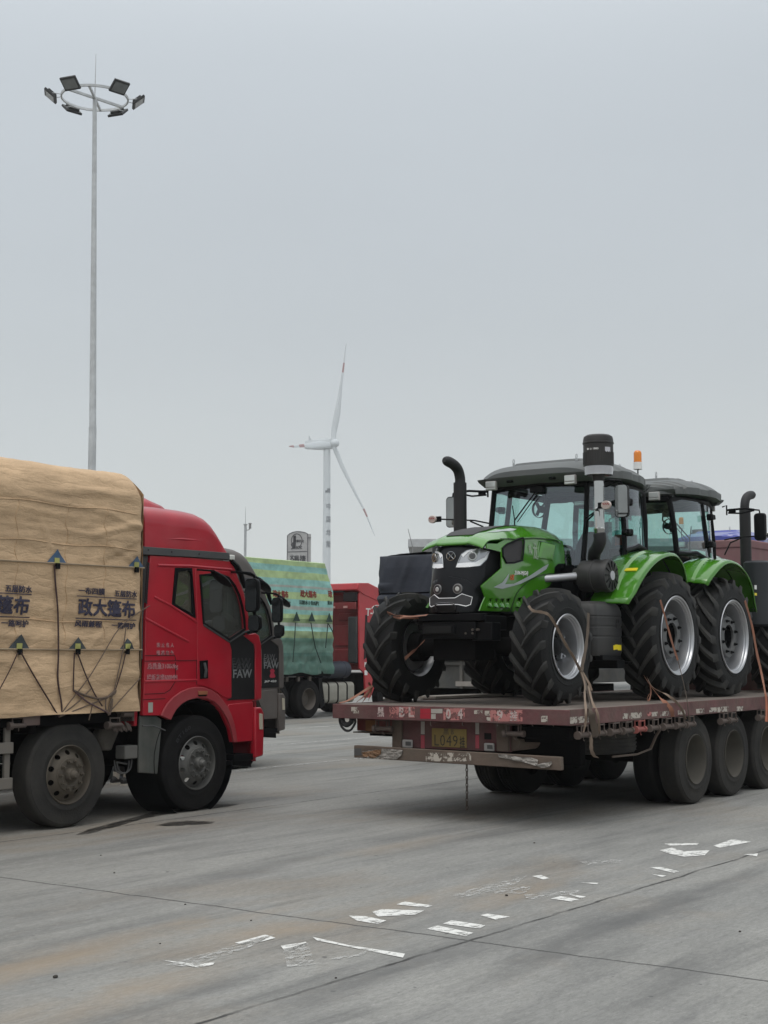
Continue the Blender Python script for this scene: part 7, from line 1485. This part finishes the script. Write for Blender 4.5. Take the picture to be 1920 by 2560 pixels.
for (x0, y0, x1, y1) in ((773, 1103, 773, 1090), (776, 1103, 777, 1096), (796, 1099, 800, 1096)): q.tube([W(x0, y0), W(x1, y1)], .22, 6)
q.build('wind_vane', WTB, WT)
hc = W(838, 1108, 3); q = MB(); ax = (rgt * .9 - fwd * .45).normalized(); e1 = ax.orthogonal().normalized(); e2 = ax.cross(e1)
q.loft([[hc + ax * h + (e1 * math.cos(a_) + e2 * math.sin(a_)) * r_ for a_ in [2 * math.pi * i / 24 for i in range(24)]] for h, r_ in ((-1.8, 1.6), (-.8, 2.1), (.6, 2.0), (1.5, 1.4), (1.9, .5))]); q.build('rotor_hub', WTM, WT, smooth=60)
def blade(path, bands):
    """path: (px,py,halfwidth in px, towards the viewer)"""
    st_ = []
    for (x, y, w, o) in path: st_.append((W(x, y, o), w * TD / 3600))
    q = MB(); rings = []
    for i, (p, w) in enumerate(st_):
        dd = (st_[min(i + 1, len(st_) - 1)][0] - st_[max(i - 1, 0)][0]).normalized(); sd = dd.cross(fwd).normalized(); th = w * (.9 if i == 0 else .28) + .04
        rings.append([p + sd * w * math.cos(a_) + fwd * th * math.sin(a_) for a_ in [2 * math.pi * k / 12 for k in range(12)]])
    q.loft(rings); bl = q.build('blade', WTM, WT, smooth=60)
    for i0, i1 in bands:
        q = MB(); q.loft([[st_[i][0] + (v - st_[i][0]) * 1.04 for v in rings[i]] for i in range(i0, i1 + 1)]); q.build('red_band', BND, bl)
blade([(834, 1100, 6, 3), (834, 1085, 6.5, 3), (838, 1060, 8.2, 3), (843, 1035, 8.0, 3), (848, 1000, 5.4, 3), (853, 960, 3.6, 3), (857, 931, 2.4, 3), (860, 907, 1.9, 3), (863, 880, 1.3, 3), (866, 858, .5, 3)], [(6, 7)])
blade([(834, 1116, 5, 3), (841, 1130, 6, 3), (855, 1165, 5.2, 3), (872, 1200, 4.2, 3), (892, 1240, 3.2, 3), (909, 1272, 2.4, 3), (918, 1292, 2.0, 3), (928, 1318, 1.4, 3), (937, 1340, .5, 3)], [(5, 6)])
blade([(826, 1110, 5.5, 8), (800, 1110, 8, 20), (775, 1114, 7, 30), (761, 1114, 4, 36), (748, 1115, 3.4, 40), (735, 1116, 2.8, 44), (723, 1116, 1.4, 48)], [(3, 4), (5, 6)])
for ch, y, sz in (('中', 1268, 4.4), ('国', 1300, 4.4), ('华', 1334, 4.4), ('能', 1362, 4.6), ('▟▌', 1228, 2.6)):
    an = math.atan2(-fwd.y, -fwd.x) + R(30) * 1; z = W(818, y).z
    rr = r0 + (r1 - r0) * z / zt + .05
    def cm(p, h, z=z, an=an, rr=rr): a_ = an + p.x / rr; return Vector((base.x + rr * math.cos(a_), base.y + rr * math.sin(a_), z + p.z))
    text(ch, sz, (.25, 0, 0), (1, 0, 0), (0, 0, 1), LTR, 'lettering', WT, em=.25, ex=.02, surf=(cm, .5), sxy=(.72, .72))
# high-mast floodlight
MD = 70.; mb_ = P(231, 1170, D=MD); HM = thing('floodlight_mast', (mb_.x, mb_.y, 0), 'tall white floodlight mast with a ring of six lamps above the tan tarpaulin', 'light mast')
PW = mat('mast_paint', (.52, .54, .55), .45, .1, dust=.15); top = P(237, 245, D=MD); zt = top.z; q = MB()
tp = top; jn = P(231.6, 1068, D=MD); q.cyl((mb_.x, mb_.y, 0), jn, .215, .185, 12); q.cyl(jn, tp, .17, .10, 12)
q.build('mast', PW, HM, smooth=30)
q = MB(); q.tube([tp, P(240, 135, D=MD)], [.035, .012], 6); q.build('lightning_rod', PW, HM)
C_ = tp; RR_ = 1.62; fw = Vector((mb_.x, mb_.y, 0)).normalized(); rt = Vector((fw.y, -fw.x, 0))
q = MB(); rings = []
for i in range(48):
    a_ = 2 * math.pi * i / 48; e = rt * math.cos(a_) + fw * math.sin(a_); rings.append([C_ + e * (RR_ - .03) + Vector((0, 0, .06)), C_ + e * (RR_ + .03) + Vector((0, 0, .06)), C_ + e * (RR_ + .03) - Vector((0, 0, .06)), C_ + e * (RR_ - .05) - Vector((0, 0, .06))])
q.loft(rings, True, False, True)
for a_ in (20, 65): e = rt * math.cos(R(a_ + 15)) + fw * math.sin(R(a_ + 15)); g_ = Vector((-e.y, e.x, 0)); q.obx(C_, e * RR_, g_ * .05, (0, 0, .06))
q.build('lamp_ring', PW, HM)
for k, a_ in enumerate((0, 57, 122, 180, 237, 303)):
    e = rt * math.cos(R(a_)) + fw * math.sin(R(a_)); g_ = Vector((-e.y, e.x, 0)); tilt = R(48); nrm = (e * math.cos(tilt) * .9 + Vector((0, 0, -1)) * math.sin(tilt)).normalized(); upv = nrm.cross(g_).normalized()
    c_ = C_ + e * (RR_ + .50) + Vector((0, 0, -.05 if fw.dot(e) < .2 else .0))
    q = MB(); q.obx(c_, g_ * .43, upv * .35, nrm * .06); q.obx(c_ - nrm * .11, g_ * .28, upv * .24, nrm * .07); fl = q.build('floodlight', mat('floodlight_black', (.02, .021, .022), .5), HM, bevel=.02)
    q = MB(); q.obx(c_ + nrm * .062, g_ * .36, upv * .25, nrm * .006); q.build('lens', mat('flood_lens', (.16, .17, .17), .2, .2, coat=.6), fl)
    q = MB()
    for sg in (-1, 1): q.tube([C_ + e * RR_ + g_ * sg * .18, c_ + g_ * sg * .36 - nrm * .03], .02, 6)
    q.build('bracket', PW, fl)
# camera pole
CD = 62.; cb = P(613, 1370, D=CD); CP = thing('camera_pole', (cb.x, cb.y, 0), 'thin grey pole with a lightning rod and a small dome camera, above the brown cab', 'pole')
z1 = P(613, 1312, D=CD).z; q = MB(); q.cyl((cb.x, cb.y, 0), (cb.x, cb.y, z1), .07, .055, 10); q.cyl((cb.x, cb.y, z1), (cb.x, cb.y, z1 + .03), .09, n=10); q.tube([(cb.x, cb.y, z1), (cb.x, cb.y, P(613, 1267, D=CD).z)], [.015, .006], 5); q.build('pole', GALV, CP)
q = MB(); g_ = Vector((cb.x, cb.y, P(613, 1325, D=CD).z)); q.tube(spline([g_, g_ + rgt * .12 + Vector((0, 0, .0)), g_ + rgt * .2 + Vector((0, 0, .06))], 3), .02, 6); q.cyl(g_ + rgt * .2 + Vector((0, 0, .06)), g_ + rgt * .2 + Vector((0, 0, .26)), .055, n=12); q.cyl(g_ + rgt * .2 + Vector((0, 0, .27)), g_ + rgt * .2 + Vector((0, 0, .30)), .075, n=12); q.build('camera', mat('camera_grey', (.25, .25, .25), .5), CP, bevel=.01)
# filling-station price sign
SD_ = 118.; sb = P(743, 1400, D=SD_); SG = thing('station_sign', (sb.x, sb.y, 0), 'pale filling-station totem sign with a round emblem, beside the wind turbine tower', 'sign')
sr = (rgt * 1 + fwd * .12).normalized(); sn = Vector((sr.y, -sr.x, 0)); sn = sn if sn.dot(fwd) < 0 else -sn
def sp_(px, py): r_ = ray(px, py); o_ = Vector((0, 0, CAMH)); t_ = (Vector((sb.x, sb.y, 0)) - o_).dot(sn) / r_.dot(sn); return o_ + r_ * t_
def s2(px, py): p = sp_(px, py) - Vector((sb.x, sb.y, 0)); return (p.dot(sr), p.z)
def sf_(a_, b_, h): return Vector((sb.x, sb.y, 0)) + sr * a_ + sn * h + Vector((0, 0, b_))
K = lambda x, y: s2(600 + x / 3.95, 1240 + y / 3.95)
SGM = mat('sign_pale', (.40, .40, .40), .5, dust=.15); SGD = mat('sign_print', (.05, .05, .055), .6); SGE = mat('sign_edge', (.12, .12, .13), .6)
out_ = [K(465, 640), K(667, 655), K(668, 372), K(640, 360), K(600, 352), K(560, 350), K(520, 358), K(490, 372), K(468, 392)]; out_ = [(out_[0][0], .0), (out_[1][0], .0)] + out_[1:] + [out_[0]]
q = MB(); q.plate(out_, [], lambda a_, b_, h: sf_(a_, b_, h - .3), .3); q.build('sign_panel', SGM, SG, bevel=.03)
q = MB(); x0 = K(668, 500)[0]; x1 = K(702, 500)[0]; z_ = K(690, 372)[1]; q.plate([(x0, 0), (x1, 0), (x1, z_), (x0, z_)], [], lambda a_, b_, h: sf_(a_, b_, h - .36), .3); q.build('sign_post', SGM, SG, bevel=.03)
for (ax_, ay, bx_, by) in ((466, 552, 668, 546), (668, 412, 702, 412)):
    q = MB(); q.tube([sf_(*K(ax_, ay), .01), sf_(*K(bx_, by), .01)], .03, 5); q.build('trim', SGE, SG)
q = MB(); q.tube([sf_(*out_[i], .0) for i in range(2, len(out_))], .035, 5); q.build('edge_trim', SGE, SG)
cx_, cz_ = K(560, 440); rx = (K(613, 440)[0] - cx_); rz = rx * 1.25
q = MB(); q.tube([sf_(cx_ + rx * math.cos(R(a_)), cz_ + rz * math.sin(R(a_)), .01) for a_ in range(-60, 240, 12)], .028, 5)
for xx in (532, 540, 548): q.tube([sf_(*K(xx, 392), .01), sf_(*K(xx - 4, 520), .01)], .045, 5)
q.tube([sf_(*K(*p), .01) for p in ((524, 462), (512, 470), (508, 482), (520, 500), (520, 516), (506, 524))], .045, 5); q.build('emblem', SGD, SG)
x_, z_ = K(583, 508); text('INOPEC', 1, sf_(x_, z_, .0), sr, (0, 0, 1), SGD, 'lettering', SG, bold=.03, ex=.01, fit=(K(612, 508)[0] - K(552, 508)[0], K(583, 490)[1] - K(583, 524)[1])); x_, z_ = K(582, 447); text('中国石化', .30, sf_(x_, z_, 0), sr, (0, 0, 1), SGD, 'lettering', SG, bold=.01, ex=.01, sxy=(.7, .8))
x_, z_ = K(588, 626); text('易捷', .75, sf_(x_, z_, 0), sr, (0, 0, 1), SGD, 'lettering', SG, em=.03, ex=.01, sxy=(.68, .8))
q = MB()
for pts in (((498, 592), (512, 604), (530, 590)), ((514, 580), (514, 586)), ((512, 604), (500, 628)), ((512, 606), (536, 634)), ((500, 634), (545, 640))): q.tube([sf_(*K(*p), .01) for p in pts], .04, 5)
q.build('figure_mark', SGD, SG)
# maroon box body far behind the blue tractor
BB_ = thing('box_lorry', (30, 11.2, 0), 'faded maroon box lorry standing below and in front of the blue tractor roof', 'lorry'); q = MB(); q.bx(27, 33, 10.5, 11.7, .9, 4.0); q.bx(26.98, 33.02, 10.48, 11.72, 3.85, 4.02); q.build('body', mat('faded_maroon_box', (.20, .085, .095), .7, dust=.4), BB_, bevel=.03)
for x in (28, 32): lorry_wheel(BB_, (x, 10.5, .53), -1, .53, .27, RUBD, STEEL, .02, False, False)
CC_ = thing('tractor_carrier', (31, 13, 0), 'carrier lorry deck holding up the blue tractor in the background', 'lorry')
q = MB(); q.bx(28.5, 34.5, 11.8, 14.2, 1.3, 1.53); q.build('deck', CHAS, CC_, bevel=.02); q = MB(); q.bx(28.6, 34.4, 12.3, 13.8, .8, 1.3); q.build('chassis', CHAS, CC_)
for x in (29.5, 33): lorry_wheel(CC_, (x, 11.9, .53), -1, .53, .27, RUBD, STEEL, .02, False, False); lorry_wheel(CC_, (x, 14.15, .53), 1, .53, .27, RUBD, STEEL, .02, False, False)
# person mostly hidden between the two lorries
def person():
    fx_, fy = 14.25, 14.55
    J = {'pel': (0, 0, .93), 'sp': (0, 0, 1.15), 'ch': (.01, 0, 1.36), 'nk': (.01, 0, 1.48), 'hd': (.03, 0, 1.60), 'ht': (.03, 0, 1.70), 'hl': (0, .09, .90), 'kl': (.02, .10, .50), 'al': (0, .10, .09), 'fl': (.17, .11, .04), 'hr': (0, -.09, .90), 'kr': (.01, -.10, .50), 'ar': (-.02, -.12, .09), 'fr': (.15, -.13, .04), 'sl': (0, .18, 1.40), 'el': (-.03, .23, 1.13), 'wl': (.06, .22, .90), 'gl': (.09, .21, .82), 'sr': (0, -.18, 1.40), 'er': (-.03, -.23, 1.13), 'wr': (.06, -.22, .90), 'gr': (.09, -.21, .82)}
    Rr = {'pel': (.15, .12), 'sp': (.14, .11), 'ch': (.16, .12), 'nk': (.055, .055), 'hd': (.085, .095), 'ht': (.07, .075), 'hl': (.095, .095), 'kl': (.06, .06), 'al': (.04, .04), 'fl': (.04, .03), 'hr': (.095, .095), 'kr': (.06, .06), 'ar': (.04, .04), 'fr': (.04, .03), 'sl': (.06, .06), 'el': (.045, .045), 'wl': (.03, .03), 'gl': (.03, .02), 'sr': (.06, .06), 'er': (.045, .045), 'wr': (.03, .03), 'gr': (.03, .02)}
    E_ = [('pel', 'sp'), ('sp', 'ch'), ('ch', 'nk'), ('nk', 'hd'), ('hd', 'ht'), ('pel', 'hl'), ('hl', 'kl'), ('kl', 'al'), ('al', 'fl'), ('pel', 'hr'), ('hr', 'kr'), ('kr', 'ar'), ('ar', 'fr'), ('ch', 'sl'), ('sl', 'el'), ('el', 'wl'), ('wl', 'gl'), ('ch', 'sr'), ('sr', 'er'), ('er', 'wr'), ('wr', 'gr')]
    ks = list(J); me = bpy.data.meshes.new('person'); me.from_pydata([J[k] for k in ks], [(ks.index(a), ks.index(b)) for a, b in E_], [])
    o = bpy.data.objects.new('person', me); col.objects.link(o); o.location = (fx_, fy, 0); sk = o.modifiers.new('skin', 'SKIN'); o.modifiers.new('sub', 'SUBSURF').levels = 2; o.modifiers['sub'].render_levels = 2
    sv = me.skin_vertices[0].data if me.skin_vertices else None
    if sv is None:
        bm = bmesh.new(); bm.from_mesh(me); bm.verts.layers.skin.verify(); bm.to_mesh(me); bm.free(); sv = me.skin_vertices[0].data
    for i, k in enumerate(ks): sv[i].radius = Rr[k]; sv[i].use_root = (k == 'pel')
    me.materials.append(mat('dark_clothes', (.03, .032, .04), .9)); ORG[o.name] = Vector((fx_, fy, 0))
    for s, n_ in ((1, 'al'), (-1, 'ar')):
        q = MB(); a = J[n_]; x0 = fx_ + a[0]; y0 = fy + a[1]; rings = []
        for u, w, h in ((-.09, .032, .07), (-.05, .042, .10), (.03, .044, .10), (.10, .05, .07), (.17, .048, .055), (.21, .03, .035)): rings.append([(x0 + u, y0 + w * math.cos(t_) , max(.012, .012 + h * .5 + h * .5 * math.sin(t_))) for t_ in [2 * math.pi * k / 12 for k in range(12)]])
        q.loft(rings); q.build('shoe', mat('black_shoe', (.03, .03, .03), .7), o)
        q = MB(); q.loft([[(x0 + 1.03 * a_ - .0, y0 + b_, z) for a_, b_ in rrect(-.10, .215, -.05, .05, .045, 4)] for z in (0, .022)]); q.build('shoe_sole', mat('cream_sole', (.55, .52, .45), .7), o)
        q = MB(); q.cyl((x0, y0, .07), (x0 - .005, y0, .17), .043, .047, 12); q.build('sock', mat('pale_sock', (.50, .46, .40), .9), o)
        for f in range(5):
            h = J['gl' if s > 0 else 'gr']; q = MB(); L_ = (.05, .068, .074, .068, .052)[f]; ox = (-.03, .028, .01, -.008, -.024)[f]
            p0 = Vector((fx_ + h[0] + ox * 1.0, fy + h[1], h[2] - .015)); q.tube([p0, p0 + Vector((.006, -s * .006, -L_ * .5)), p0 + Vector((.012, -s * .018, -L_))] if f else [p0 + Vector((.055, 0, .03)), p0 + Vector((.072, -s * .01, .0)), p0 + Vector((.07, -s * .016, -.03))], [.009, .0085, .007], 8); q.build('finger', mat('skin', (.42, .25, .17), .6), o)
    q = MB(); q.lathe([(.001, 1.72), (.07, 1.71), (.098, 1.66), (.10, 1.60), (.092, 1.57)], (fx_ + .02, fy, 0), 'z', 20); q.build('hair', mat('black_hair', (.012, .011, .01), .7), o)
    tag(o, 'person on foot behind the red lorry, only one shoe showing past its wheel', 'person')
person()
# second tarped load on the brown lorry (hidden side)
T2c = TARP.copy(); col.objects.link(T2c); T2c.location = TARP.location + Vector((4.75, 3.55, 0)); tag(T2c, 'tarpaulin over the load of the grey-brown lorry, hidden behind the tan one', 'tarpaulin')
# ---------------------------------------------------------------- thin haze between the yard and the turbine
q = MB(); q.bx(-80, 760, -320, 620, -1, 150); hz = q.build('haze', None, None, smooth=None, org=(0, 0, 0)); hz.data.materials.clear()
hm = bpy.data.materials.new('haze_air'); hm.use_nodes = True; hn = hm.node_tree.nodes; hn.clear(); ho = hn.new('ShaderNodeOutputMaterial'); hv = hn.new('ShaderNodeVolumePrincipled')
hv.inputs['Color'].default_value = (.93, .95, .97, 1); hv.inputs['Density'].default_value = .0003; hm.node_tree.links.new(hv.outputs[0], ho.inputs['Volume'])
hz.data.materials.append(hm); tag(hz, kind='stuff'); sc.cycles.volume_bounces = 1
